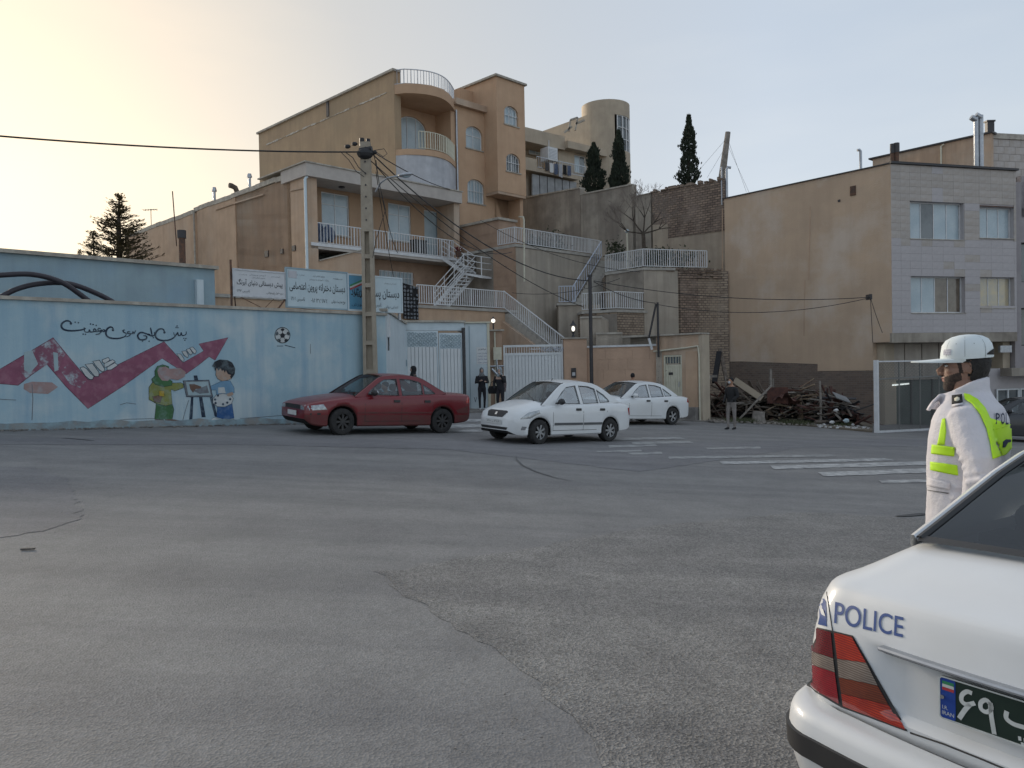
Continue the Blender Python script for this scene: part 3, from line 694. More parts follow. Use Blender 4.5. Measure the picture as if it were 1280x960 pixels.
# slogan
x0, z1 = MURAL.hit(74, 399.5); x1, _ = MURAL.hit(234, 412); za = MURAL.hit(150, 401)[1]; zb = MURAL.hit(150, 425)[1]
def stroke(pts, w, taper=True):
 P2 = catmull([MURAL.hit(*p) for p in pts], 4); n = len(P2); vs = []
 for i, p in enumerate(P2):
  d = (P2[min(i+1, n-1)]-P2[max(i-1, 0)]).normalized(); q = Vector((-d.y, d.x))*w*(.55+.45*math.sin(math.pi*min(1, (i+1)/n))) if taper else Vector((-d.y, d.x))*w
  for r in (p+q, p-q): vs.append((r.x, -.005, r.y))
 MB().add(vs, [(2*i, 2*i+1, 2*i+3, 2*i+2) for i in range(n-1)]).build('slogan_stroke', 'm_navy', mw)
for q, w in (([(305, 150), (290, 125), (240, 118), (190, 150), (178, 195), (215, 235), (300, 250), (400, 245), (480, 230), (500, 212)], .020), ([(480, 205), (492, 262), (540, 266), (552, 238), (562, 264), (600, 264), (640, 250), (625, 225), (605, 238), (622, 262), (690, 258)], .015),
    ([(705, 222), (675, 218), (665, 240), (690, 255), (712, 240), (705, 265), (680, 290), (635, 300)], .017), ([(712, 250), (745, 262), (757, 245), (738, 236), (722, 252)], .015), ([(868, 238), (862, 212), (830, 200), (790, 225), (770, 280), (790, 325), (850, 350), (940, 352), (1005, 335), (1035, 318)], .020),
    ([(1025, 240), (998, 245), (1010, 270), (1040, 285), (1035, 318)], .014), ([(1095, 262), (1065, 262), (1062, 285), (1095, 285), (1085, 315), (1040, 332)], .015), ([(1095, 285), (1120, 290), (1132, 262), (1145, 288), (1160, 262), (1172, 245)], .014)): stroke(c7(q), w)
for q, w in (([(752, 152), (735, 150), (705, 142), (688, 158), (700, 178), (728, 176), (733, 162), (716, 158)], .02), ([(752, 118), (757, 140), (760, 158)], .016), ([(735, 152), (760, 160), (772, 154), (771, 140)], .014),
    ([(822, 140), (815, 126), (795, 126), (778, 145), (780, 168), (805, 182), (845, 180), (872, 165), (882, 148)], .021), ([(868, 142), (872, 156), (882, 154), (888, 142), (892, 157), (902, 155), (906, 143), (910, 157), (922, 156), (930, 150), (931, 137)], .014)): stroke(c4(q), w)
for x, y in ((362, 136), (404, 142), (566, 160), (600, 166), (642, 178), (468, 295), (500, 298)): paint(circ(60+x/10.667, 390+y/10.667, .95, 8), 'm_navy', 3, 'slogan_dot')
for x, y in ((766, 168), (880, 118), (889, 118), (885, 110), (919, 172), (929, 172), (924, 181), (745, 186), (712, 186)): paint(circ(x/4, 380+y/4, .85, 8), 'm_navy', 3, 'slogan_dot')
for x, y in ((305, 152), (865, 240)): paint(circ(60+x/10.667, 390+y/10.667, 1.6, 10), 'm_navy', 3, 'slogan_dot')
paint(circ(822/4, 380+142/4, 1.5, 10), 'm_navy', 3, 'slogan_dot')
# hairline cracks in the render
for q in ([(0, 499), (20, 500)], [(30, 531), (48, 530), (60, 531.5), (80, 529)], [(150, 506), (158, 503.5), (170, 505)], [(228, 527), (232, 512), (236, 500)], [(300, 523), (330, 521), (356, 519)], [(40, 525), (41, 498), (40, 480)], [(118, 528), (160, 524), (200, 523)], [(388, 430), (388, 442)]):
 L = [MURAL.hit(*p) for p in q]; b = MB()
 for (a, c) in zip(L, L[1:]): b.bar((a[0], -0.003, a[1]), (c[0], -0.003, c[1]), 0.003, 0.013)
 b.build('crack', 'm_grey', mw)
# ================================================================== SHED behind the wall
c = P(268, 337, 26.0); SH = Frame(c.x, c.y, 45.4, 0)
zt = SH.hit(268, 337)[1]
t = fthing('school_shed', 'long low blue painted outbuilding just behind the mural wall', 'building', SH)
MB().box(-16, 0, 0, 5, 0, zt).build('wall', 'shed_blue', t)
MB().box(-16.1, 0.1, -0.12, 5.1, zt+0.003, zt+0.11).build('roof', 'coping', t)
a = SH.hit(247, 350); MB().box(a[0]-0.1, a[0]+0.12, -0.16, -0.003, 2.5, a[1]).build('pipe_casing', 'gate_blue', t)
mat('rubber_pipe', (0.025, 0.02, 0.028), (0.04, 0.035, 0.045), 5, 0.5, 0.5)
YB = Frame(*MURAL.w(0, 1.6, 0)[:2], 45.4)
for px, lab in (([(-30, 347), (0, 344), (40, 343), (75, 352), (100, 368), (118, 383), (135, 405)], 'thick black pipe arching behind the wall, peaking farther left'), ([(-30, 392), (-8, 378), (20, 362), (50, 354), (85, 353), (115, 362), (148, 379), (165, 400)], 'thick black pipe arching behind the wall, peaking farther right')):
 pts = [YB.hit(u, v) for u, v in px]
 L = cr(pts); yy = 0.0 if 'left' in lab else 0.2
 t = fthing('arched_pipe', lab, 'pipe', YB)
 MB().tube([(p[0], yy, p[1]) for p in L], 0.062, 10).build('pipe', 'rubber_pipe', t, smooth=60)
# ================================================================== HOUSE A (three storeys, long side wall, balcony)
c = P(382, 207, 34.5); FA = Frame(c.x, c.y, 45.0, 0)
za_ = FA.hit(383, 203)[1]; LA = FA.hit(573, 243)[0]
zd = FA.hit(399, 305)[1]           # balcony deck
t = fthing('apartment_house', 'three storey tan house with long blank side wall and deep eaved railed balcony', 'house', FA)
HA = t
yb = 1.35                          # back wall of the balcony
w1 = (*FA.hit(401.5, 239, yb), *FA.hit(437, 283, yb)); w2 = (*FA.hit(485, 253, yb), *FA.hit(514, 291, yb)); w3 = (*FA.hit(530, 262, yb), *FA.hit(549, 300, yb))
zdd = zd + 0.02
def rect(x0, x1, z0, z1): return [(x0, z0), (x1, z0), (x1, z1), (x0, z1)]
W1 = (w1[0], w1[2], zdd+0.75, w1[1]); W2 = (w2[0], w2[2], zdd+0.85, w2[1]); W3 = (w3[0], w3[2], zdd, w3[1])
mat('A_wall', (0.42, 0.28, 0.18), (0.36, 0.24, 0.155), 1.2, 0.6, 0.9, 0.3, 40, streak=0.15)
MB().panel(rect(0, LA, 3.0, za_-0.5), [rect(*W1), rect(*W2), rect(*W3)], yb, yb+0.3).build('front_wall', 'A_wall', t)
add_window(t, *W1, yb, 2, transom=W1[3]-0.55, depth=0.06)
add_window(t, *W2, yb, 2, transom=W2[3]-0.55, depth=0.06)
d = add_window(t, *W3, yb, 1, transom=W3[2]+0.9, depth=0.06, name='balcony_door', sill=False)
# side wall: the seams where the extensions meet
s1, z1_ = FA.hitx(295, 240, 0); s2, z2_ = FA.hitx(247, 257, 0); s3, z3_ = FA.hitx(178, 290, 0)
MB().box(0, 0.4, 0.0, s1, 2.4, za_-0.42).build('side_wall', 'tan_stucco', t)
MB().box(0.0, LA, yb+0.3, 20, 3.2, za_-0.45).build('rear_block', 'dark_tan_stucco', t)
MB().box(-0.06, 0.4, s1+0.004, s2, 0, za_-0.36).build('side_wall', 'tan_stucco', t)
MB().box(-0.14, LA*0.9, s2+0.004, 21.5, 0, za_-0.52).build('side_wall', 'tan_stucco', t)
# uneven pale coping along the top of the side wall
b = MB()
rr = random.Random(2)
for i in range(34):
 y0 = i*21.5/34; y1 = (i+1)*21.5/34; zz = za_-0.42 + rr.uniform(-0.03, 0.03) - (0.1 if y0 > s2 else 0)
 b.box(-0.16 if y0 > s2 else -0.09, 0.25, y0+0.002, y1-0.002, zz, zz+0.22)
b.build('parapet', 'coping', t)
# roof slab and fascia
MB().box(-0.12, LA+0.05, -0.22, yb+0.6, za_-0.62, za_-0.06).build('fascia', 'white_soffit', t)
MB().box(-0.2, LA+0.1, -0.27, 4.0, za_-0.056, za_+0.0).build('roof_edge', 'coping', t)
MB().box(0.15, LA, yb+0.7, 20, za_-0.44, za_-0.3).build('roof', 'coping', t)
MB().box(0.02, 0.52, -0.02, 0.42, 3.0, za_-0.63).build('pillar', 'dark_tan_stucco', t)
MB().box(0.004, 0.25, 0.42, yb, 3.0, za_-0.63).build('side_return', 'tan_stucco', t)
MB().box(LA-0.35, LA, -0.02, yb, zd+0.0, za_-0.63).build('side_return', 'dark_tan_stucco', t)
MB().tube([(-0.10, -0.1, 3.0), (-0.10, -0.1, za_-0.75), (0.0, -0.1, za_-0.64)], 0.065, 8).build('downpipe', 'gate_blue', t, smooth=60)
MB().box(0.15, LA+0.02, -0.02, yb, zd-0.22, zd+0.0).build('balcony_deck', 'white_soffit', t)
MB().box(0.15, LA+0.06, -0.06, -0.024, zd-0.10, zd+0.04).build('deck_edge', 'white_paint', t)
# storey below the balcony: dark recess, sloping parapet, curtained window
zl = zd-3.1
MB().box(0.52, 3.3, 0.05, 0.25, zl-1, zd-0.95).build('parapet', 'tan_stucco', t)
px = [FA.hit(393, 326, 0.04), FA.hit(455, 312, 0.04)]
MB().panel([(0.53, zl-1), (px[1][0], zl-1), (px[1][0], px[1][1]), (px[0][0], px[0][1])], [], 0.0, 0.049).build('parapet', 'tan_stucco', t)
b = MB(); b.bar((0.53, -0.03, px[0][1]+0.02), (px[1][0], -0.03, px[1][1]+0.02), 0.12, 0.05); b.build('parapet_cap', 'coping', t)
MB().box(px[1][0]+0.0, LA, 0.06, 0.30, zl-1, zl+0.4).build('wall', 'A_wall', t)
lw = (*FA.hit(474, 337, 1.0), *FA.hit(517, 357, 1.0))
x4 = FA.hit(455, 340, 1.0)[0]
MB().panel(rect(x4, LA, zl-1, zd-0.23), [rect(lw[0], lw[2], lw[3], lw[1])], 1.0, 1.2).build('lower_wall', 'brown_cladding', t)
add_window(t, lw[0], lw[2], lw[3], lw[1], 1.0, 4, depth=0.05, bars=9)
MB().box(0.3, LA-0.05, 1.21, 1.33, zl-1, zd-0.22).build('inner_wall', 'shop_dark', t)
# bars stubs/vents in the side wall
for (u, v, s) in ((334, 317, 0.16), (353, 314, 0.12), (368, 310, 0.13), (387, 313, 0.0)):
 if s: y, z = FA.hitx(u, v, 0); MB().box(-0.06, 0.02, y-s, y+s, z-s, z+s*0.8).build('vent_hole', 'dark_paint', t)
b = MB()
for (a, c) in (((270, 262), (294, 254)), ((294, 254), (330, 243)), ((362, 238), (380, 234))):
 p, q = FA.hitx(*a, -0.07), FA.hitx(*c, -0.07); xx = -0.03 if a[0] > 294 else -0.09; MB().bar((xx, p[0], p[1]), (xx, q[0], q[1]), 0.05, 0.07).build('ledge_crack', 'dark_tan_stucco', t)
y, z = FA.hitx(247, 300, -0.15); MB().tube([(-0.17, s2+0.1, 1.5), (-0.17, s2+0.1, za_-0.4)], 0.05, 6).build('conduit', 'coping', t)
# soffit lamp
p = FA.hit(425, 229, 0.6); MB().ell((2.2, 0.6, za_-0.65), 0.16, 0.16, 0.05, 12, 6).build('soffit_lamp', 'dark_paint', t)
# chimneys and vents along the roof edge
def flue(F, x, y, z0, z1, r, label, bend=False, m='old_wood', cap=True, name='roof_vent'):
 p = F.w(x, y, 0); t = thing(name, label, 'roof vent', (p.x, p.y, z0), F.a)
 h = z1-z0
 if bend: MB().tube([(0, 0, 0), (0, 0, h-2*r), (-r*0.6, 0, h-r*0.6), (-2.2*r, 0, h), (-3*r, 0, h)], r, 10).build('pipe', m, t, smooth=60)
 else:
  MB().tube([(0, 0, 0), (0, 0, h*0.8)], r, 10).build('pipe', m, t, smooth=60)
  if cap: MB().tube([(0, 0, h*0.8), (0, 0, h*0.86), (0, 0, h)], [r*1.7, r*1.8, r*1.2], 10).build('vent_cap', m, t, smooth=30)
 return t
y, z = FA.hitx(312, 228, 0.3); flue(FA, 0.3, y, za_-0.3, FA.hitx(312, 217, 0.3)[1], 0.07, 'slim grey flue with a wide cap above the long side wall', m='galvanised')
y, z = FA.hitx(296, 233, 0.3); MBv = flue(FA, 0.3, y, za_-0.35, za_+0.25, 0.13, 'squat bent vent on the roof edge beside the slim capped flue', bend=True)
y, z = FA.hitx(268, 244, 0.3); flue(FA, 0.3, y, za_-0.5, FA.hitx(268, 234, 0.3)[1], 0.07, 'small capped flue farthest left on the long roof edge', m='galvanised')
y, z = FA.hitx(318, 237, 0.1); MB()
# thick dark flue standing in front of the side wall near the conifer
p = SH.w(*[-1.8, 3.0, 0]); q = Frame(p.x, p.y, 45)
c = P(228, 328, 29.5); zt2 = P(228, 288, 29.5).z
t = thing('chimney_pipe', 'thick rusty black chimney pipe standing on the shed roof before the tan side wall', 'chimney', (c.x, c.y, SH.hit(268, 337)[1]))
hh = zt2 - t.location.z
MB().tube([(0, 0, 0), (0, 0, hh*0.3)], [0.19, 0.16], 12).build('pipe_base', 'rust_metal', t, smooth=60)
MB().tube([(0, 0, hh*0.3), (0, 0, hh*0.85)], 0.12, 12).build('pipe', 'rust_metal', t, smooth=60)
MB().tube([(0, 0, hh*0.85), (0, 0, hh)], [0.16, 0.16], 12).build('cap', 'dark_paint', t, smooth=60)
MB().tube([(-0.2, 0, hh*0.7), (-0.3, 0, hh*1.75)], 0.02, 6).build('stay_rod', 'rust_metal', t)
# tv aerial on the far roof
c = P(189, 279, 47); t = thing('tv_aerial', 'thin television aerial at the far end of the long tan roof', 'aerial', c)
b = MB().tube([(0, 0, -0.8), (0, 0, 0.85)], 0.02, 5); b.bar((-0.45, 0, 0.78), (0.4, 0, 0.82), 0.03)
for i in range(5): b.bar((-0.4+i*0.17, -0.25, 0.79), (-0.4+i*0.17, 0.25, 0.79), 0.015)
b.build('mast', 'dark_paint', t)
# balcony railing of A
railing('long white balcony railing of the tan house with the deep eave', [FA.w(0.55, 0.06, zd), FA.w(LA-0.0, 0.06, zd)], 0.95, 'white railings', step=0.16)
# clothes on the balcony
p = FA.w(*(1.35, 0.35, zd)); t = thing('clothes_pile', 'dark blue clothes hung inside the left end of the balcony railing', 'laundry', p, FA.a)
b = MB(); rr = random.Random(11)
for i in range(7): b.ell((rr.uniform(-.5, .45), rr.uniform(-.08, .08), rr.uniform(.3, .75)), rr.uniform(.12, .24), .08, rr.uniform(.2, .38), 9, 6)
mat('navy_cloth', (0.05, 0.07, 0.13), (0.12, 0.15, 0.22), 6, 0.9, 0.95); b.build('cloth', 'navy_cloth', t, smooth=60)
# black box by the balcony door
a = FA.hit(524, 310, 0.4); p = FA.w(a[0], 0.45, zd+0.04); t = thing('storage_box', 'black box standing on the balcony beside the glazed door', 'box', p, FA.a)
MB().box(-.35, .35, -.2, .2, 0, .72).build('body', 'dark_paint', t); MB().box(-.37, .37, -.22, .22, .723, .78).build('lid', 'black_cloth', t)
# ================================================================== HOUSE B (four storeys, curved balconies and tower)
c = P(492, 87, 41.0); FB = Frame(c.x, c.y, 45.0, 0); zb_ = c.z
t = fthing('apartment_block', 'tall ochre apartment block with curved corner balconies, arched windows and a stair tower', 'house', FB); HB = t
xB1 = FB.hit(568, 130)[0]; xB2 = FB.hit(612, 140)[0]; 
zr = FB.hit(575, 133)[1]           # main eave
zdk = FB.hit(500, 188)[1]          # top balcony deck
yE, zE = FB.hitx(323, 158, 0)
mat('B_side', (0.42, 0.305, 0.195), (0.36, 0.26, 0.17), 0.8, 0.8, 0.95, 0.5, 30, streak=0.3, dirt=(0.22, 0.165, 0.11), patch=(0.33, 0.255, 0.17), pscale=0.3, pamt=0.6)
MB().box(0, 0.35, 0.6, yE, 7, zb_-0.08).build('side_wall', 'B_side', t)
MB().box(-0.003, 0.42, 0, 0.6, 7, zb_-0.08).build('corner_pier', 'B_side', t)
MB().box(-0.12, 0.4, -0.08, yE+0.1, zb_-0.076, zb_+0.04).build('parapet_cap', 'coping', t)
MB().box(0.35, xB2+3.0, 3.2, yE, 7, zr-0.1).build('rear_block', 'B_side', t)
# broken white flashing line along the side wall
b = MB(); rr = random.Random(21); pa = FB.hitx(333, 181, -0.01); pc = FB.hitx(483, 116, -0.01)
n = 26
for i in range(n):
 if i in (5, 6, 10, 13, 17, 21): w_ = 0.012
 else: w_ = rr.uniform(0.03, 0.11)
 a = i/n; e = (i+1)/n
 b.bar((-0.012, pc[0]+(pa[0]-pc[0])*a, pc[1]+(pa[1]-pc[1])*a+rr.uniform(-.02, .02)), (-0.012, pc[0]+(pa[0]-pc[0])*e, pc[1]+(pa[1]-pc[1])*e+rr.uniform(-.02, .02)), 0.03, w_)
mat('flashing', (0.55, 0.52, 0.46), (0.35, 0.31, 0.26), 6, 0.8, 0.8); b.build('flashing_strip', 'flashing', t)
y, z = FB.hitx(410, 135, 0); MB().box(-0.05, 0.02, y-0.12, y+0.12, z-0.5, z+0.35).build('wall_vent', 'dark_paint', t)
# balcony recess behind the curved balcony: back wall with a large arched glazed door
yr = 1.3
def arc_pts(xa, xb, bulge, n=14):
 """plan curve from the side corner to the wall, bulging outward (towards -y)"""
 out = []
 for i in range(n+1):
  s = i/n; out.append((xa+(xb-xa)*s, -bulge*math.sin(math.pi*(0.06+0.94*s)**0.95) if 0 < s < 1 else 0.0))
 return out
aw = (*FB.hit(497.5, 141, yr), *FB.hit(533, 188, yr))
MB().panel(rect(0.42, xB1, 7, zr+0.1), [arch(aw[0]-0.0, aw[2], zdk, aw[1], (aw[2]-aw[0])*0.32, 10)], yr, yr+0.3).build('recess_wall', 'ochre_stucco', t)
add_window(t, aw[0], aw[2], zdk, aw[1], yr, 3, rise=(aw[2]-aw[0])*0.32, depth=0.08, sill=False, name='arched_balcony_door')
MB().box(xB1-0.3, xB1, 0, yr, 7, zr-0.1).build('recess_return', 'ochre_stucco', t)
curve = arc_pts(0.02, xB1, 1.15)
def curved_slab(z0, z1, grow, name, m):
 b = MB(); pts = [(x, y-grow*(1 if 0 < i < len(curve)-1 else 0)) for i, (x, y) in enumerate(curve)]
 loop = pts + [(xB1, yr-0.01), (0.02, yr-0.01)]; n = len(loop)
 vs = [(x, y, z0) for x, y in loop]+[(x, y, z1) for x, y in loop]
 tr = tessellate_polygon([[Vector((x, y, 0)) for x, y in loop]]); fs = [tuple(q) for q in tr]+[tuple(i+n for i in q) for q in tr]
 fs += [(i, (i+1) % n, (i+1) % n+n, i+n) for i in range(n)]
 return b.add(vs, fs).build(name, m, t, fix=True, smooth=40)
zs0 = FB.hit(497, 119)[1]; zs1 = FB.hit(497, 107)[1]
curved_slab(zs0, zs1, 0.05, 'balcony_roof', 'ochre_stucco')
curved_slab(zdk-0.32, zdk-0.02, 0.05, 'balcony_deck', 'ochre_stucco')
curved_slab(zdk-2.4, zdk-0.323, 0.0, 'curved_apron', 'balcony_white')
t_save = t
railing('curved rooftop railing of thin grey bars above the top balcony of the ochre block', [FB.w(x, y+0.05, zs1) for x, y in curve], FB.hit(500, 90)[1]-zs1, 'curved railings', m='galvanised', step=0.17, r=0.011, base=0.02)
railing('curved cream railing round the top balcony with the arched glazed door', [FB.w(x, y+0.05, zdk-0.02) for x, y in curve[3:]], 0.95, 'curved railings', m='cream_paint', step=0.13, r=0.016)
t = t_save
# rainwater pipe between balcony and flat wall
MB().tube([(xB1+0.05, -0.08, zr-0.3), (xB1+0.05, -0.08, 9.5)], 0.06, 8).build('downpipe', 'galvanised', t, smooth=60)
# flat wall with two arched windows
v1 = (*FB.hit(582, 155), *FB.hit(603.5, 189)); v2 = (*FB.hit(584, 222), *FB.hit(606, 256))
xw = xB2+0.2
MB().panel(rect(xB1, xw, 6.5, zr), [arch(v1[0], v1[2], v1[3], v1[1], 0.42), arch(v2[0], v2[2], v2[3], v2[1], 0.42)], 0, 0.3).build('front_wall', 'ochre_stucco', t)
add_window(t, v1[0], v1[2], v1[3], v1[1], 0, 2, rise=0.42, depth=0.12, transom=(v1[1]+v1[3])/2+0.1)
add_window(t, v2[0], v2[2], v2[3], v2[1], 0, 2, rise=0.42, depth=0.12, bars=6)
MB().box(xB1-0.1, xw+0.1, -0.28, 0.4, zr-0.02, zr+0.32).build('eave', 'dark_tan_stucco', t)
# stair tower
FT_y = -1.05
tx0 = FB.hit(622, 200, FT_y)[0]; tx1 = FB.hit(657, 200, FT_y)[0]; tz1 = FB.hit(622, 96, FT_y)[1]; tz0 = FB.hit(622, 238, FT_y)[1]
g1 = (*FB.hit(630, 130, FT_y), *FB.hit(648, 159, FT_y)); g2 = (*FB.hit(632.5, 190, FT_y), *FB.hit(650.5, 217, FT_y))
MB().panel(rect(tx0, tx1, tz0, tz1), [arch(g1[0], g1[2], g1[3], g1[1], 0.4), arch(g2[0], g2[2], g2[3], g2[1], 0.4)], FT_y, FT_y+0.28).build('tower_wall', 'ochre_stucco', t)
for g, bb in ((g1, 4), (g2, 6)): add_window(t, g[0], g[2], g[3], g[1], FT_y, 2, rise=0.4, depth=0.12, bars=bb, pane='curtain_pane' if bb == 4 else 'dark_pane')
MB().box(tx0, tx0+0.25, FT_y+0.281, 4.2, tz0, tz1-0.003).build('tower_wall', 'ochre_stucco', t)
MB().box(tx1-0.25, tx1, FT_y+0.281, 4.2, 6.5, tz1-0.003).build('tower_wall', 'ochre_stucco', t)
MB().box(tx0+0.26, tx1-0.26, 1.2, 1.4, 6.5, tz1-0.01).build('tower_back', 'dark_tan_stucco', t)
MB().box(tx0-0.12, tx1+0.12, FT_y-0.12, 4.3, tz1+0.003, tz1+0.12).build('tower_roof', 'coping', t)
MB().box(tx0+0.02, tx1-0.02, FT_y+0.02, 0, tz0-0.15, tz0-0.003).build('tower_floor', 'dark_tan_stucco', t)
# penthouse wall set back left of the tower
MB().box(tx0-1.0, tx0-0.004, 0.9, 6.5, zr, tz1-0.35).build('penthouse', 'ochre_stucco', t)
MB().box(xB1+0.1, tx0-1.0, 2.2, 6.0, zr, zr+1.7).build('penthouse', 'ochre_stucco', t)
# entrance below the tower
e0 = (*FB.hit(620, 246, 0.2), *FB.hit(649, 310, 0.2))
MB().panel(rect(xw, tx1+0.6, 6.5, e0[1]+.4), [rect(e0[0], e0[2], 7.8, e0[1])], 0.2, 0.5).build('entrance_wall', 'ochre_stucco', t)
add_window(t, e0[0], e0[2], FB.hit(630, 272, 0.2)[1], e0[1], 0.2, 1, pane='dark_pane', depth=0.1, bars=6, sill=False, name='entrance_glazing')
dz = FB.hit(630, 273, 0.2)[1]
b = MB(); b.box(e0[0]+0.02, e0[2]-0.02, 0.3, 0.36, 7.8, dz-0.06); b.box(e0[0]+0.15, e0[2]-0.15, 0.28, 0.299, dz-0.65, dz-0.3, 0)
b.build('entrance_door', 'gate_blue', t)
p = FB.hit(636, 247, -0.3); pw = FB.w(p[0], -0.3, p[1])
tl = thing('entrance_lamp', 'small lit bulb under the tower over the entrance', 'lamp', pw)
MB().ell((0, 0, 0), 0.07, 0.07, 0.07, 10, 8).build('bulb', 'lamp_glow', tl, smooth=60); MB().tube([(0, 0, .06), (0, 0, .30)], 0.03, 8).build('holder', 'dark_paint', tl)
# ================================================================== HOUSE C (beige block behind with round stair turret)
c = P(655, 160, 54.0); FC = Frame(c.x, c.y, 40.0, 0)
t = fthing('beige_apartment', 'beige house behind the ochre block with a laundry balcony and a round glazed stair turret', 'house', FC)
z0 = FC.hit(658, 159)[1]; xf = FC.hit(706, 168)[0]; zfb = FC.hit(658, 170)[1]
yq = 1.6
MB().box(-3, xf, -0.0, 6, zfb-0.35, z0).build('fascia', 'cream_stucco', t)
x1_ = FC.hit(752, 200, 0.0)[0]
bw = (*FC.hit(718, 193, 0.4), *FC.hit(733, 218, 0.4))
MB().box(-3, xf+0.2, yq, yq+0.3, 5, zfb-0.36).build('recess_wall', 'cream_stucco', t)
lwn = (*FC.hit(660, 182, yq), *FC.hit(677, 196, yq))
MB().panel(rect(xf-0.3, x1_+0.5, 5, zfb+0.3), [rect(bw[0], bw[2], bw[3], bw[1])], 0.4, 0.7).build('front_wall', 'cream_stucco', t)
MB().box(xf-0.0, x1_+0.6, -0.3, 0.39, zfb-0.25, z0-0.35).build('fascia', 'cream_stucco', t)
add_window(t, bw[0], bw[2], bw[3], bw[1], 0.4, 2, depth=0.08, panes=['curtain_pane', 'dark_pane'])
add_window(t, lwn[0], lwn[2], lwn[3], lwn[1], yq-0.12, 2, depth=0.02)
zbk = FC.hit(690, 215)[1]
MB().box(-1.0, xf+0.8, -0.5, yq, zbk-0.35, zbk-0.1).build('balcony_deck', 'cream_stucco', t)
a0 = FC.hit(661, 197, -0.5); MB().box(a0[0]-0.6, a0[0]+0.75, -0.5, -0.35, zbk-0.1, a0[1]).build('balcony_parapet', 'cream_stucco', t)
MB().box(-3, xf+1.5, 0.3, 0.6, 5, zbk-0.36).build('lower_wall', 'pale_plaster', t)
pz = FC.hit(660, 226, 0.0)[1]
b = MB()
for i in range(6):
 b.box(0.5+i*0.72, 1.15+i*0.72, 0.12-0.3, 0.26-0.3, zbk-2.3, zbk-0.45)
mat('sheet_metal', (0.30, 0.31, 0.32), (0.22, 0.225, 0.23), 2, 0.7, 0.5, metal=0.3); b.build('sheet_panel', 'sheet_metal', t)
# turret
cx_, _ = FC.hit(757.5, 180, 1.0); rT = (FC.hit(778, 180, 1.0)[0]-FC.hit(737, 180, 1.0)[0])/2; zt3 = FC.hit(757, 134, 1.0)[1]
b = MB(); n = 28
ring = lambda r, z: [(cx_+r*math.cos(2*math.pi*k/n), 1.0+r*math.sin(2*math.pi*k/n), z) for k in range(n)]
zg1 = FC.hit(765, 147, 0)[1]; zg0 = FC.hit(765, 190, 0)[1]
b.loft([ring(rT, 5), ring(rT, zg0), ring(rT, zg1), ring(rT, zt3)], cap=True)
# leave the glazed sector open
keep = [(f, m) for f, m in zip(b.f, b.mi)]
ng = []
for idx, (f, m) in enumerate(keep):
 if len(f) == 4:
  zz = [b.v[i][2] for i in f]; ang = math.degrees(math.atan2(sum(b.v[i][1] for i in f)/4-1.0, sum(b.v[i][0] for i in f)/4-cx_))
  if min(zz) >= zg0-0.01 and max(zz) <= zg1+0.01 and -110 < ang < -18: continue
 ng.append((f, m))
b.f = [f for f, m in ng]; b.mi = [m for f, m in ng]
b.build('stair_turret', 'cream_stucco', t, smooth=40)
g = MB(); angs = [R_(a) for a in range(-108, -17, 15)]
for a0_, a1_ in zip(angs, angs[1:]):
 vs = [(cx_+(rT-0.12)*math.cos(a), 1.0+(rT-0.12)*math.sin(a), z) for a in (a0_, a1_) for z in (zg0, zg1)]; g.add(vs, [(0, 2, 3, 1)])
gg = g.build('turret_glazing', 'dark_pane', t)
g = MB()
for a in angs:
 x, y = cx_+(rT-0.06)*math.cos(a), 1.0+(rT-0.06)*math.sin(a); g.box(x-0.035, x+0.035, y-0.035, y+0.035, zg0, zg1)
for zz in (zg0+0.02, zg0+(zg1-zg0)*0.33, zg0+(zg1-zg0)*0.66, zg1-0.03):
 for a0_, a1_ in zip(angs, angs[1:]): g.bar((cx_+(rT-0.06)*math.cos(a0_), 1.0+(rT-0.06)*math.sin(a0_), zz), (cx_+(rT-0.06)*math.cos(a1_), 1.0+(rT-0.06)*math.sin(a1_), zz), 0.05)
g.build('turret_mullions', 'white_paint', t)
# side wall of the turret block running back to the left with a broken skylight frame
zsd = FC.hitx(738, 148, cx_-rT)[1]
MB().box(cx_-rT, cx_-rT+0.3, 1.0, 9.0, 6, zt3-0.9).build('side_wall', 'cream_stucco', t)
MB().box(cx_-rT+0.3, cx_+rT-.3, 1.8, 9.0, 5, zt3-1.2).build('rear_block', 'cream_stucco', t)
b = MB(); pz0 = P(712, 164, 55); 
for (a, c) in (((711, 164), (713, 150)), ((713, 150), (722, 147)), ((722, 147), (719, 163)), ((715, 158), (705, 166)), ((719, 155), (731, 150))): b.bar(P(*a, 55)-pz0, P(*c, 55)-pz0, 0.12)
tb = thing('roof_frame', 'small rusty skylight frame leaning on the beige roof', 'frame', pz0); b.build('frame', 'coping', tb)
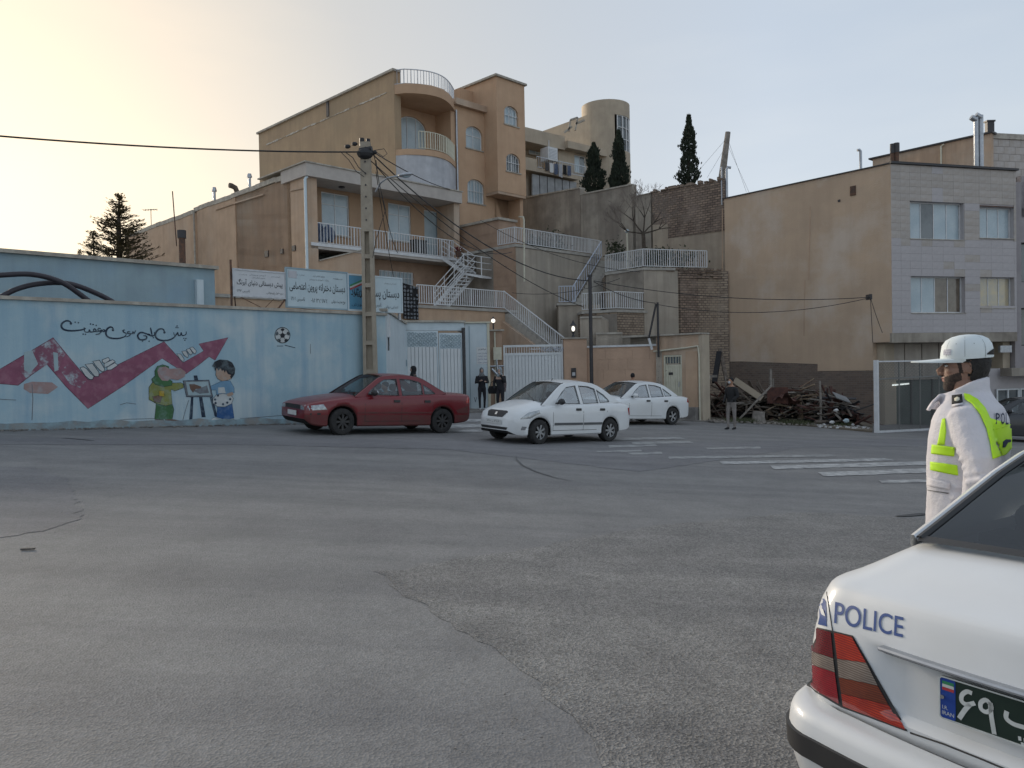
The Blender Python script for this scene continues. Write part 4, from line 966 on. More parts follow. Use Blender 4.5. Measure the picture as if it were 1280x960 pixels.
# air cooler and laundry
c = FC.hit(689, 209, -0.3); pc_ = FC.w(c[0], -0.1, FC.hit(690, 203, -0.1)[1])
tb = thing('air_cooler', 'white boxy air cooler hanging beside the laundry balcony', 'air conditioner', pc_, FC.a)
MB().box(-0.45, 0.45, -0.4, 0.4, 0, 0.92).build('housing', 'white_paint', tb); b = MB()
for i in range(7): b.box(-0.36, 0.36, -0.42, -0.402, 0.12+i*0.1, 0.16+i*0.1)
b.build('louvre', 'galvanised', tb); b = MB()
for i in range(7): b.box(0.452, 0.465, -0.3, 0.3, 0.12+i*0.1, 0.16+i*0.1)
b.build('louvre', 'galvanised', tb); MB().tube([(0, 0, .92), (0, 0, 1.5)], 0.03, 6).build('hanger', 'white_paint', tb)
rr = random.Random(31)
for k in range(6):
 c = FC.hit(684+k*5.5, 203+k*0.8, -0.6); p = FC.w(c[0], -0.6, c[1])
 tb = thing('laundry', ['dark garment at the left end of the laundry line', 'pale shirt second from the left on the laundry line', 'blue grey cloth in the middle of the laundry line', 'white checked cloth right of the middle of the laundry line', 'dark shirt second from the right on the laundry line', 'dark blue garment at the right end of the laundry line'][k], 'laundry', p, FC.a, 'laundry on the beige balcony')
 b = MB(); w_, h_ = 0.17, rr.uniform(0.6, 0.95); n = 5
 for i in range(n):
  x = -w_+2*w_*i/n; b.box(x, x+2*w_/n+0.002, 0.02*(i % 2), 0.02*(i % 2)+0.02, -h_*rr.uniform(0.9, 1), 0)
 b.build('cloth', ['dark_paint', 'white_paint', 'navy_cloth', 'balcony_white', 'black_cloth', 'navy_cloth'][k], tb)
railing('thin railing of the laundry balcony on the beige house', [FC.w(a0[0]+0.75, -0.45, zbk-0.1), FC.w(xf+1.6, -0.45, zbk-0.1)], 0.8, 'white railings', 'galvanised', 0.2, 0.012)
# ================================================================== RETAINING WALLS, WALKWAYS, STAIRS
def wall_poly(name, label, pts, m, th=0.3, cap=None, cat='wall', capm='coping', z0=-1.0, parent=None):
 """a wall along world points (x, y, ztop[, zbottom]), real thickness behind it; parent thing created at the first point"""
 o0 = Vector((pts[0][0], pts[0][1], 0)); t = parent or thing(name, label, cat, o0)
 if parent: o0 = Vector(parent.location)
 for a, c in zip(pts, pts[1:]):
  A, C_ = Vector((a[0], a[1], 0)), Vector((c[0], c[1], 0)); d = (C_-A); L = d.length; ang = math.atan2(d.y, d.x)
  b = MB(); za0 = a[3] if len(a) > 3 else z0; zc0 = c[3] if len(c) > 3 else z0
  b.panel([(0, za0), (L, zc0), (L, c[2]), (0, a[2])], [], 0, th)
  w_ = b.build('wall_panel', m, t); w_.location = A-o0; w_.rotation_euler.z = ang
  if cap:
   b = MB(); b.bar((0, th/2, a[2]+cap/2+0.002), (L, th/2, c[2]+cap/2+0.002), th+0.1, cap); q = b.build('wall_cap', capm, t); q.location = A-o0; q.rotation_euler.z = ang
 return t
def XY(u, Y): p = P(u, 460, Y); return (p.x, p.y)
def PW(u, v, Y): p = P(u, v, Y); return (p.x, p.y, p.z)
# upper retaining wall, line from u=657 to u=905
a = PW(650, 249, 49.9); b1 = PW(725, 235.6, 46.1); b2 = PW(725.5, 244, 46.05); c1 = PW(790, 231.5, 43.5)
t = wall_poly('retaining_wall', 'high stained grey plaster retaining wall behind the stepped walkways', [a, b1], 'grey_plaster', 0.4, 0.08, z0=3)
wall_poly('', '', [b2, c1], 'grey_plaster', 0.4, 0.08, z0=3, parent=t)
d1 = PW(794, 246, 43.3); e1 = PW(813, 242, 42.6); f1 = PW(815, 241.5, 42.5); g1_ = PW(905, 224.6, 39.6)
wall_poly('', '', [d1, e1], 'grey_plaster', 0.4, 0.05, z0=3, parent=t)
def mid(p, q, s): return tuple(p[i]+(q[i]-p[i])*s for i in range(3))
h1 = mid(f1, g1_, 0.30); zc = P(860, 276, 41).z
t2 = wall_poly('brick_wall', 'rough old brick wall top with an uneven edge left of the tall party wall', [f1, mid(f1, g1_, 0.45), g1_], 'old_brick', 0.4, 0, z0=P(880, 290, 40).z)
# plaster below the brick
wall_poly('plaster_wall', 'smooth plaster wall between the bare tree and the tall party wall', [(f1[0], f1[1]-0.02, P(830, 279, 42).z), (g1_[0]+0.35, g1_[1]-0.25, P(886, 280, 40).z)], 'pale_plaster', 0.38, 0, z0=3)
b = MB(); rr = random.Random(8)
for i in range(46):
 s = i/46; p = mid(f1, g1_, s); q = mid(f1, g1_, s+0.02); hgt = rr.choice([0.0, 0.09, 0.09, 0.18]);
 if hgt: b.bar(Vector((p[0], p[1]+0.1, p[2]+hgt/2))-t2.location, Vector((q[0], q[1]+0.1, q[2]+hgt/2))-t2.location, 0.3, hgt)
b.build('broken_edge', 'old_brick', t2)
# walkway 1 block (z 7.8) : corner
C1 = P(644, 305, 38.3); zW = C1.z; F1 = Frame(C1.x, C1.y, 45)
xw1 = F1.hit(750, 324)[0]
t = fthing('upper_walkway', 'grey plastered walkway block with a stone edge below the high retaining wall', 'walkway', F1)
MB().box(0, xw1, 0, 0.5, 0, zW-0.14).build('front_wall', 'grey_plaster', t)
MB().box(0.01, xw1+3.5, 0.5, 5, 0, zW-0.15).build('fill', 'grey_plaster', t)
MB().box(-0.08, xw1, -0.1, 5, zW-0.137, zW).build('deck', 'stair_stone', t)
mat('light_grey_plaster', (0.45, 0.395, 0.33), (0.36, 0.31, 0.255), 0.7, 0.9, 0.95, 0.6, 25, streak=0.5, dirt=(0.18, 0.16, 0.135), patch=(0.36, 0.33, 0.28), pscale=0.35, pamt=0.6)
MB().box(-0.0, xw1, -0.06, -0.004, 0, zW-0.16).build('plaster_coat', 'light_grey_plaster', t)
# brown clad pier on the left face
MB().box(-0.05, -0.004, -0.02, 1.5, 0, zW-0.16).build('cladding', 'brown_cladding', t)
for i in range(14): 
 z = 1.0+i*0.48
 if z < zW-0.3: MB().box(-0.062, -0.052, 0, 1.5, z, z+0.455).build('cladding_course', 'brown_cladding', t)
# brown block left of it
C2 = P(623, 271.7, 39.25); F2 = Frame(C2.x, C2.y, 45)
yb2, _ = F2.hitx(578, 281, 0)
t = fthing('brown_clad_wall', 'tall brown clad side wall beside the metal stair', 'wall', F2)
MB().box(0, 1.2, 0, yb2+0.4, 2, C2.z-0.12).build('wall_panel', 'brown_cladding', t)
MB().box(-0.1, 1.25, -0.1, yb2+0.4, C2.z-0.117, C2.z).build('wall_cap', 'coping', t)
z = 4.2
while z < C2.z-0.35: MB().box(-0.012, -0.002, 0, yb2+0.3, z, z+0.46).build('cladding_course', 'brown_cladding', t); z += 0.48
railing('white railing along the upper walkway below the high grey retaining wall', [F1.w(-0.05, 1.15, zW), F1.w(-0.02, 0.0, zW), F1.w(xw1, 0.0, zW)], 0.82, 'white railings', step=0.12)
# goal-shaped pipe frame at the end of the walkway
b = MB(); p0 = P(655, 305, 37.9)
tb = thing('pipe_frame', 'tall thin cream pipe bent over the walkway corner and running down to the wall ledge', 'pipe', p0)
b.tube([P(649, 271, 38.5)-p0, P(654, 271, 37.9)-p0, P(655, 275, 37.9)-p0, P(655.5, 352, 37.9)-p0], 0.04, 6); b.build('pipe', 'cream_paint', tb)
# flight down from the walkway (blue railing)
def stair(label, top, bot, width_vec, n, rail_h=0.9, m='stair_stone', rm='white_paint', grp='outdoor stair railings', railside=(0, 1), solid=True, name='stairway', rlabels=None, group='outdoor stairways'):
 top, bot = Vector(top), Vector(bot); d = bot-top; w = Vector(width_vec); t = thing(name, label, 'stairs', top, 0, group)
 hor = Vector((d.x, d.y, 0)); run = hor/n; rise = d.z/n; first = None
 for i in range(n):
  a = run*i; z = rise*(i+1); b = MB()
  # one step: a block from the tread down
  bot_z = z - (0.9 if solid else 0.05)
  q = [a, a+run*1.04, a+run*1.04+w, a+w]
  vs = [(p.x, p.y, bot_z) for p in q]+[(p.x, p.y, z) for p in q]
  b.add(vs, [(0, 3, 2, 1), (4, 5, 6, 7), (0, 1, 5, 4), (1, 2, 6, 5), (2, 3, 7, 6), (3, 0, 4, 7)])
  if first is None: first = b.build('step', m, t); first0 = (a, z)
  else: inst(first, t, a+Vector((0, 0, z))-(first0[0]+Vector((0, 0, first0[1]))))
 for k, sd_ in enumerate(railside):
  off = w*sd_
  railing((rlabels or ['railing', 'railing'])[k], [top+off+Vector((0, 0, 0.02)), bot+off+Vector((0, 0, 0.02))], rail_h, grp, m=rm, step=0.16 if rm == 'white_paint' else 0.36)
 return t
tp = P(752, 322, 42.6); bt = P(716, 381, 39.3)
stair('stone flight with blue grey railing descending left from the upper walkway', tp, bt, Vector((1.1, 0.5, 0)), 15, 0.85, rm='blue_rail', railside=(0,), rlabels=['blue grey railing on the near side of the short stone flight', 'blue grey railing on the far side of the short stone flight'])
# landing and lower walls
bt2 = bt
t = thing('stair_landing', 'small landing with a stone ledge at the foot of the blue railed flight', 'landing', (bt.x, bt.y, 0))
MB().box(-0.75, 1.3, -0.5, 3.5, 0, bt.z-0.06).build('block', 'light_grey_plaster', t); MB().box(-0.82, 0.7, -0.58, 0.4, bt.z-0.057, bt.z+0.04).build('ledge', 'stair_stone', t)
railing('short blue grey railing on the landing left of the flight', [(bt.x-0.7, bt.y-0.4, bt.z+0.04), (bt.x+0.1, bt.y-0.4, bt.z+0.04)], 0.85, 'white railings', 'blue_rail')
# lower terrace
LT = [P(728, 390.5, 37.8), P(770, 387, 37.0), P(819, 389, 38.4)]
t = thing('lower_terrace', 'lower terrace of weathered brick and grey render above the stepped walls', 'terrace', (LT[0].x, LT[0].y, 0)); o_ = Vector((LT[0].x, LT[0].y, 0))
b = MB(); q = [LT[0], LT[1], LT[2], LT[2]+Vector((0.5, 4, 0)), LT[0]+Vector((-.5, 4, 0))]
def solid(pts, z0, z1, name, m, t, o_):
 n = len(pts); vs = [(p[0]-o_.x, p[1]-o_.y, z0) for p in pts]+[(p[0]-o_.x, p[1]-o_.y, z1) for p in pts]
 tr = tessellate_polygon([[Vector((p[0], p[1], 0)) for p in pts]]); fs = [tuple(x) for x in tr]+[tuple(i+n for i in x) for x in tr]+[(i, (i+1) % n, (i+1) % n+n, i+n) for i in range(n)]
 return MB().add(vs, fs).build(name, m, t, fix=True)
zT = LT[1].z
solid(q, 0, zT-0.12, 'core_wall', 'grey_brick', t, o_)
solid([(p[0]+dx, p[1]+dy, 0) for p, dx, dy in zip(q, (-.05, 0, .05, .05, -.05), (-.06, -.08, -.06, 0, 0))], zT-0.117, zT, 'deck', 'stair_stone', t, o_)
aa = P(750, 400, 37.35); bb = P(771, 400, 36.95)
solid([(aa.x, aa.y-0.1), (bb.x, bb.y-0.1), (bb.x, bb.y+0.3), (aa.x, aa.y+0.3)], 0, zT-0.2, 'render_patch', 'grey_plaster', t, o_)
railing('white railing round the lower terrace in the middle of the stepped walls', [(p.x, p.y, zT) for p in LT], 0.85, 'white railings', step=0.12)
# right upper terrace
RTc = P(804, 334.5, 38.0); zR = RTc.z; RL = P(757, 340, 39.9); RR = P(884, 339.5, 39.0); RE = P(897, 344, 39.2)
t = thing('upper_terrace', 'upper terrace with a plastered corner and a rough brick flank ending at the party wall', 'terrace', (RTc.x, RTc.y, 0)); o_ = Vector((RTc.x, RTc.y, 0))
q = [(RL.x, RL.y), (RTc.x, RTc.y), (RE.x, RE.y), (P(911, 400, 39.1).x, 39.1), (RE.x-0.3, RE.y+2.5), (RL.x+2, RL.y+3.2), (RL.x, RL.y+2)]
solid(q, 0, zR-0.12, 'core_wall', 'grey_brick', t, o_)
solid([(RL.x-.05, RL.y-.05), (RTc.x, RTc.y-.08), (P(845, 400, 38.4).x, P(845, 400, 38.4).y-.06), (P(845, 400, 38.5).x, P(845, 400, 38.5).y+.9), (RL.x, RL.y+.9)], zR-0.117, zR, 'deck', 'stair_stone', t, o_)
s0 = P(848, 400, 38.52)
solid([(RTc.x+0.01, RTc.y-0.03), (s0.x, s0.y-0.03), (s0.x, s0.y+0.2), (RTc.x+0.01, RTc.y+0.2)], 0, zR-0.125, 'render_coat', 'light_grey_plaster', t, o_)
solid([(RL.x, RL.y-0.03), (RTc.x, RTc.y-0.03), (RTc.x, RTc.y+0.2), (RL.x, RL.y+0.2)], 0, zR-0.125, 'render_coat', 'grey_plaster', t, o_)
# broken brick lip
rr = random.Random(12); b = MB()
for row in range(5):
 x = s0.x-0.6 if row > 2 else s0.x
 while x < RE.x:
  L = rr.uniform(0.18, 0.26); s = (x-RTc.x)/(RE.x-RTc.x); y = RTc.y+(RE.y-RTc.y)*s
  if rr.random() < 0.85: b.box(x-o_.x, x+L-0.015-o_.x, y-0.06-o_.y-rr.uniform(0, .03), y+0.2-o_.y, zR-0.46+row*0.098, zR-0.46+row*0.098+0.08)
  x += L
b.build('brick_lip', 'old_brick', t)
# dark brick zone, 6 px courses: thin proud bricks would be below a pixel
s1_ = P(850, 400, 38.55); s2_ = P(873, 400, 38.9)
solid([(s1_.x, s1_.y-0.05), (s2_.x, s2_.y-0.05), (s2_.x, s2_.y+0.2), (s1_.x, s1_.y+0.2)], 0, zR-0.45, 'brick_face', 'old_brick', t, o_)
railing('white railing round the upper terrace beneath the bare tree', [(RL.x, RL.y+.05, zR), (RTc.x, RTc.y+.05, zR), (RR.x, RR.y+.05, zR)], 0.9, 'white railings', step=0.12)
# planted shrubs behind the railings
mat('leaf_dark', (0.030, 0.045, 0.020), (0.050, 0.062, 0.030), 3, 0.9, 0.8)
def leafy(name, label, cat, c, rx, ry, rz, n, s, m, seed, group=None, trunk=None):
 t = thing(name, label, cat, c, 0, group); b = MB(); rr = random.Random(seed)
 clumps = [(rr.uniform(-.8, .8)*rx, rr.uniform(-.7, .7)*ry, rr.uniform(0.15, 0.9)*rz) for _ in range(10)]
 for _ in range(n):
  k = rr.choice(clumps); p = Vector((k[0]+rr.gauss(0, .22*rx), k[1]+rr.gauss(0, .3*ry), max(0.02, k[2]+rr.gauss(0, .2*rz)))); a = Vector((rr.gauss(0, 1), rr.gauss(0, 1), rr.gauss(0, 1))).normalized(); q = a.cross(Vector((rr.random(), rr.random(), 1))).normalized()
  b.add([p-a*s, p+q*s*.45, p+a*s, p-q*s*.45], [(0, 1, 2, 3)])
 tag(b.build('foliage', m, t), kind='stuff')
 w = MB()
 for k in clumps[:6]: w.tube([(k[0]*.3, k[1]*.3, 0), (k[0]*.7, k[1]*.7, k[2]*.5), k], [.03, .02, .01], 5)
 w.build('stem', 'old_wood', t); return t
leafy('shrub', 'dark low shrub behind the middle of the upper walkway railing', 'shrub', F1.w(3.6, 1.2, zW), 1.1, .5, 1.0, 900, .09, 'leaf_dark', 1, 'shrubs on the terraces')
leafy('shrub', 'small shrub at the right end of the upper walkway beside the lamp post', 'shrub', P(771, 325, 41.5)+Vector((0, 0, 0)), .5, .4, 1.0, 350, .09, 'leaf_dark', 2, 'shrubs on the terraces')
leafy('shrub', 'wide dark shrub behind the upper terrace railing right of the bare tree', 'shrub', P(840, 336, 39.9), 1.7, .5, .9, 1000, .09, 'leaf_dark', 3, 'shrubs on the terraces')
# terrace in front of house A with the long white railing
TA = P(520, 381, 33.2); FTA = Frame(TA.x, TA.y, 45); xa = FTA.hit(631, 386)[0]; zA = TA.z
t = fthing('front_terrace', 'raised yellowish terrace wall in front of the tan house above the blue gates', 'terrace', FTA)
MB().box(-9.5, xa, 0, 0.5, 0, zA-0.12).build('wall', 'tan_stucco', t); MB().box(-9.5, xa+0.9, 0.5, 4.2, 0, zA-0.13).build('fill', 'tan_stucco', t)
MB().box(-9.5, xa+0.9, -0.06, 4.0, zA-0.117, zA).build('deck', 'stair_stone', t)
railing('long white railing on the terrace between the banner and the stone stairs', [FTA.w(0.1, 0.05, zA), FTA.w(xa, 0.05, zA)], 0.86, 'white railings', step=0.13)
# long stone stair down to the white gate
tp = FTA.w(xa, 0.05, zA); bt = P(706, 448, 34.2)
stair('long flight of pale stone steps descending right to the white gate', tp, bt, Vector((0.8, 0.85, 0)), 13, 0.86, rlabels=['white railing on the near side of the long flight', 'white railing on the far side of the long flight'], railside=(0,))
wt = P(700, 470, 37.3)
t = wall_poly('stair_wall', 'brownish wall under the long stone flight', [(tp.x-0.3, tp.y-0.08, zA-0.4), (bt.x, bt.y-0.08, bt.z-0.4)], 'dark_tan_stucco', 0.25, 0, z0=-0.5)
# metal stair from balcony to terrace
def metal_stair():
 Pt = lambda u, v, Y: P(u, v, Y)
 a = Pt(552, 322, 39.9); l0 = Pt(580, 341, 39.3); l1 = Pt(602, 345, 39.0); f = Pt(543, 383, 37.3)
 t = thing('metal_stair', 'white steel zigzag stair from the balcony down to the terrace', 'stairs', a)
 L = lambda p: Vector(p)-a
 def flight(p, q, nm, n, w=Vector((0.55, 0.6, 0))):
  b = MB(); b.bar(L(p), L(q), 0.05, 0.16); b.bar(L(p)+w, L(q)+w, 0.05, 0.16); b.build(nm, 'white_paint', t)
  st = None
  for i in range(n):
   c = L(p)+(L(q)-L(p))*(i+.5)/n
   if st is None: st = MB().box(-.13, .13, -.02, .82, -.02, .02).build('tread', 'white_paint', t); st.location = c; st.rotation_euler.z = R_(-42)
   else: inst(st, t, c, rot=(0, 0, R_(-42)))
  r = MB()
  for off in (Vector((0, 0, 0)), w):
   for h in (0.35, 0.62, 0.9): r.bar(L(p)+off+Vector((0, 0, h)), L(q)+off+Vector((0, 0, h)), 0.03)
   for i in range(4):
    c = L(p)+(L(q)-L(p))*i/3+off; r.bar(c, c+Vector((0, 0, .9)), 0.035)
  r.build('handrail', 'white_paint', t)
 flight(a, l0, 'stringer', 5); flight(l0, f, 'stringer', 10)
 b = MB(); w = Vector((0.5, 0.55, 0))
 b.add([L(l0), L(l1), L(l1)+w, L(l0)+w]+[L(p)-Vector((0, 0, .1)) for p in (l0, l1, Vector(l1)+w, Vector(l0)+w)], [(0, 1, 2, 3), (7, 6, 5, 4), (0, 4, 5, 1), (1, 5, 6, 2), (2, 6, 7, 3), (3, 7, 4, 0)]); b.build('landing', 'white_paint', t)
 r = MB()
 for h in (0.35, 0.65, 0.95):
  r.bar(L(l0)+Vector((0, 0, h)), L(l1)+Vector((0, 0, h)), 0.035); r.bar(L(l1)+Vector((0, 0, h)), L(l1)+w+Vector((0, 0, h)), 0.035)
 for p in (L(l0), L(l1), L(l1)+w): r.bar(p, p+Vector((0, 0, .97)), 0.045)
 r.build('handrail', 'white_paint', t)
metal_stair()
c = P(573, 321, 39.2); tb = thing('flower_pot', 'dark red pot standing on the steel stair landing', 'pot', c)
MB().tube([(0, 0, 0), (0, 0, .28)], [.12, .17], 12).build('pot', 'rust_metal', tb); 
b = MB()
for k in range(16): b.bar((0, 0, .25), (rr.uniform(-.25, .25), rr.uniform(-.2, .2), rr.uniform(.35, .55)), .03)
mat('m_red_leaf', (0.14, 0.03, 0.03), None, 5, .5, .8); b.build('foliage', 'm_red_leaf', tb)
# ================================================================== HOUSE D (tall party wall, tiled street front)
cD = P(1113, 203, 33.0); FD = Frame(cD.x, cD.y, 15.0, 0); zD = cD.z
sideang = math.degrees(math.atan2(.771, -.637))          # direction the side wall runs back
t = fthing('stone_clad_house', 'two storey house with tiled front and huge blank tan party wall', 'house', FD); HD = t
FS = Frame(cD.x, cD.y, sideang-180, 0)                   # side wall frame: x runs from the far end (negative) to the corner (0)
LS = -FS.hit(906, 300)[0]
def on(o, F):                                            # put a part modelled in another frame under house D
 o.rotation_euler.z = F.a-FD.a; d = F.o-FD.o; o.location = (d.dot(FD.ex), d.dot(FD.ey), 0); return o
zSb = FS.hit(1100, 428)[1]
zb1 = FS.hit(1090, 463)[1]; zb0 = FS.hit(925, 458)[1]; xj = FS.hit(1022, 463)[0]; xg = FS.hit(1091, 450)[0]
on(MB().panel([(-LS, -1.5), (xj, -1.5), (xj, zb1), (xg, zb1), (xg, zSb), (0, zSb), (0, zD-0.06), (-LS, zD-0.06)], [], 0, 0.35).build('party_wall', 'party_stucco', t), FS)
b = MB(); b.panel([(FS.hit(908, 458)[0], -1.5), (xj+0.3, -1.5), (xg, -1.5), (xg, zb1-0.01), (xj, zb1-0.01), (xj, zb1+0.32), (FS.hit(925, 458)[0], zb0+0.25), (FS.hit(908, 458)[0], zb0+0.25)], [], -0.03, -0.002)
on(b.build('brick_base', 'low_brick', t), FS)
on(MB().box(-LS-0.1, 0.05, -0.06, 0.5, zD-0.055, zD-0.01).build('parapet_cap', 'dark_paint', t), FS)
# faint render seams on the party wall
b = MB()
for (u0, v0, u1, v1) in ((1013, 258, 1011, 350), (1006, 350, 1005, 420), (903, 260, 903, 470)):
 p, q = FS.hit(u0, v0), FS.hit(u1, v1); b.bar((p[0], -0.004, p[1]), (q[0], -0.004, q[1]), 0.05, 0.008, up=(0, 1, 0))
on(b.build('render_seam', 'dark_tan_stucco', t), FS)
p = FS.hit(1066.5, 237); on(MB().box(p[0]-0.12, p[0]+0.12, -0.05, 0.01, p[1]-0.25, p[1]+0.15).build('vent_hole', 'rust_metal', t), FS)
p = FS.hit(1049, 251); on(MB().box(p[0]-0.05, p[0]+0.05, -0.03, 0.01, p[1]-0.05, p[1]+0.05).build('vent_hole', 'dark_paint', t), FS)
# front with four windows
LD = FD.hit(1270, 300)[0]
wins = [(*FD.hit(1137, 251), *FD.hit(1205, 300)), (*FD.hit(1224, 258), *FD.hit(1270, 298.5)), (*FD.hit(1138, 345), *FD.hit(1206, 391)), (*FD.hit(1224, 346), *FD.hit(1270, 385))]
wins = [(a, min(c, LD-0.12), d_, b_) for a, b_, c, d_ in wins]
wins[1] = (wins[1][0], wins[1][1], wins[1][2], wins[1][3]); 
xA0, xA1 = wins[0][0], wins[0][1]; xB0, xB1_ = wins[1][0], wins[1][1]
wins[2] = (xA0+0.02, xA1+0.03, wins[2][2], wins[2][3]); wins[3] = (xB0, xB1_, wins[3][2], wins[3][3])
zF0 = FD.hit(1150, 416)[1]; zF1 = FD.hit(1150, 428)[1]
MB().panel(rect(0.004, LD, zF0, zD-0.06), [rect(*w) for w in wins], 0.012, 0.35).build('front_wall', 'stone_tile', t)
MB().box(-0.06, LD+0.06, -0.12, 0.5, zD-0.055, zD+0.035).build('parapet_cap', 'dark_paint', t)
spec = [(4, ['curtain_pane', 'dark_pane', 'curtain_pane', 'curtain_pane']), (3, ['curtain_pane', 'curtain_pane', 'curtain_pane']), (4, ['curtain_pane', 'curtain_pane', 'brown_curtain_pane', 'brown_curtain_pane']), (3, ['yellow_pane', 'yellow_pane', 'yellow_pane'])]
for w, (n, pn) in zip(wins, spec):
 add_window(t, w[0], w[1], w[2], w[3], 0, n, depth=0.2, panes=pn, sill=False)
 MB().box(w[0]-0.02, w[1]+0.02, -0.05, 0.18, w[2]-0.035, w[2]-0.004).build('window_ledge', 'coping', t)
 MB().box(w[0]-0.03, w[1]+0.03, -0.012, 0.02, w[3]+0.003, w[3]+0.05).build('lintel', 'rust_metal', t)
# stone panels, one object each
xs = [0.0]; 
def cuts(marks, step):
 out = [marks[0]]
 for a, c in zip(marks, marks[1:]):
  n = max(1, round((c-a)/step)); out += [a+(c-a)*i/n for i in range(1, n+1)]
 return out
xc = cuts([0.0, xA0, xA1+0.02, xB0, xB1_, LD], 0.62); zcuts = cuts([zF0, wins[2][2], wins[2][3], wins[0][2], wins[0][3], zD-0.07], 0.31)
u1 = MB().box(-0.5, 0.5, -0.02, 0.025, -0.5, 0.5); proto = {}
cnt = 0
for j, (z0_, z1_) in enumerate(zip(zcuts, zcuts[1:])):
 for i, (x0_, x1_) in enumerate(zip(xc, xc[1:])):
  cx2, cz2 = (x0_+x1_)/2, (z0_+z1_)/2
  if any(w[0]-0.01 < cx2 < w[1]+0.03 and w[2]-0.02 < cz2 < w[3]+0.02 for w in wins): continue
  m = 'stone_tile' if random.random() > max(.03, min(.9, (z1_-wins[0][2]+.4)/1.6)) else 'stone_tile_weathered'
  sc_ = (x1_-x0_-0.005, 1, z1_-z0_-0.005); dy = random.uniform(-0.003, 0.003)
  if m not in proto: proto[m] = u1.build('stone_panel', m, t); proto[m].location = (cx2, dy, cz2); proto[m].scale = sc_
  else: inst(proto[m], t, (cx2, dy, cz2), sc_)
  cnt += 1
# overhang beam and recessed shop front
MB().box(-0.04, LD, -0.03, 1.0, zF1, zF0-0.004).build('overhang_beam', 'grey_plaster', t)
sfy = 1.0
gx0 = FS.w(xg, 0.0, 0); lx0 = (gx0-FD.o).dot(FD.ex); ly0 = (gx0-FD.o).dot(FD.ey)
mat('shutter_cream', (0.42, 0.38, 0.33), (0.35, 0.31, 0.27), 2, 0.7, 0.7, streak=0.3)
zs_ = FD.hit(1150, 472, sfy)[1]; zpt = zF1-0.01
b = MB(); xq = lx0+0.05; 
while xq < LD-0.5: MB().box(xq, xq+0.85, sfy-0.02, sfy+0.05, zs_+0.04, zpt).build('fascia_panel', 'shutter_cream', t); xq += 0.9
MB().box(lx0, LD, sfy+0.051, sfy+0.2, zs_, zpt).build('fascia_back', 'dark_paint', t)
MB().box(lx0-0.02, LD, sfy-0.05, sfy+0.2, zs_-0.08, zs_).build('shop_lintel', 'shutter_cream', t)
xb_ = FD.hit(1113, 500, sfy)[0]
MB().box(lx0, xb_, sfy, sfy+0.2, -1.6, zs_-0.083).build('shop_pier', 'brown_cladding', t)
mat('shop_glass', (0.035, 0.055, 0.05), (0.07, 0.095, 0.085), 0.9, 0.9, 0.35)
xq = xb_+0.03
while xq < LD-0.8: MB().box(xq, xq+1.05, sfy+0.05, sfy+0.07, -1.5, zs_-0.1).build('shop_pane', 'shop_glass', t); MB().box(xq+1.055, xq+1.11, sfy, sfy+0.12, -1.6, zs_-0.085).build('shop_mullion', 'dark_paint', t); xq += 1.115
p, q = FD.hit(1115, 481.5, sfy-0.1), FD.hit(1136, 479.5, sfy-0.1)
MB().bar((p[0], sfy-0.1, p[1]), (q[0], sfy-0.1, q[1]), 0.05, 0.06).build('tube_light', 'tube_glow', t)
pc1 = FD.hit(1238, 450, sfy)[0]
MB().box(pc1, LD, 0.35, sfy-0.06, -2, zF1-0.005).build('pillar', 'cream_stucco', t)
MB().box(0.3, LD, 1.4, 6.0, -2, zD-0.8).build('rear_block', 'cream_stucco', t)
on(MB().box(-LS, -0.5, 0.36, 3.0, -2, zD-0.4).build('rear_block', 'cream_stucco', t), FS)
# flues on D
c = P(1076, 212, 34.6); tb = thing('roof_flue', 'single thin bent flue rising above the blank party wall', 'flue', (c.x, c.y, zD-0.1)); h = P(1076, 189, 34.6).z-zD+0.1
MB().tube([(0, 0, 0), (0, 0, h), (-.05, 0, h+.06), (-.14, 0, h+.04)], .06, 8).build('pipe', 'galvanised', tb, smooth=60)
for u, lab in ((1220.5, 'left of two tall shiny flues joined above the tiled front'), (1226.5, 'right of two tall shiny flues joined above the tiled front')):
 c = P(u, 210, 34.9); tb = thing('twin_flue', lab, 'flue', (c.x, c.y, zD-0.3), 0, 'twin flues above the tiled front'); top = P(u, 147 if u < 1223 else 144, 34.9).z; h = top-zD+0.3
 MB().tube([(0, 0, 0), (0, 0, h)], .10, 12).build('pipe', 'galvanised', tb, smooth=60)
 MB().tube([(0.02, 0, h-.12), (-.22, 0, h+.02)], .12, 12).build('elbow', 'galvanised', tb, smooth=60)
 for k in (0.35, 0.7): MB().tube([(0, 0, h*k), (0, 0, h*k+.05)], .115, 12).build('collar', 'galvanised', tb)
for u, v0, w_, lab in ((1115.5, 188, .16, 'rusty squat roof vent on the corner behind the tiled front'), (1120.5, 179, .22, 'taller dark roof vent beside the rusty squat one')):
 c = P(u, 200, 35.5); z1_ = P(u, v0-8 if u < 1118 else v0, 35.5).z; tb = thing('roof_vent', lab, 'roof vent', (c.x, c.y, zD-0.2)); h = z1_-zD+.2
 MB().tube([(0, 0, 0), (0, 0, h*.75)], w_*.5, 10).build('pipe', 'rust_metal', tb); MB().tube([(0, 0, h*.75), (0, 0, h)], w_*.62, 10).build('cap', 'dark_paint', tb)
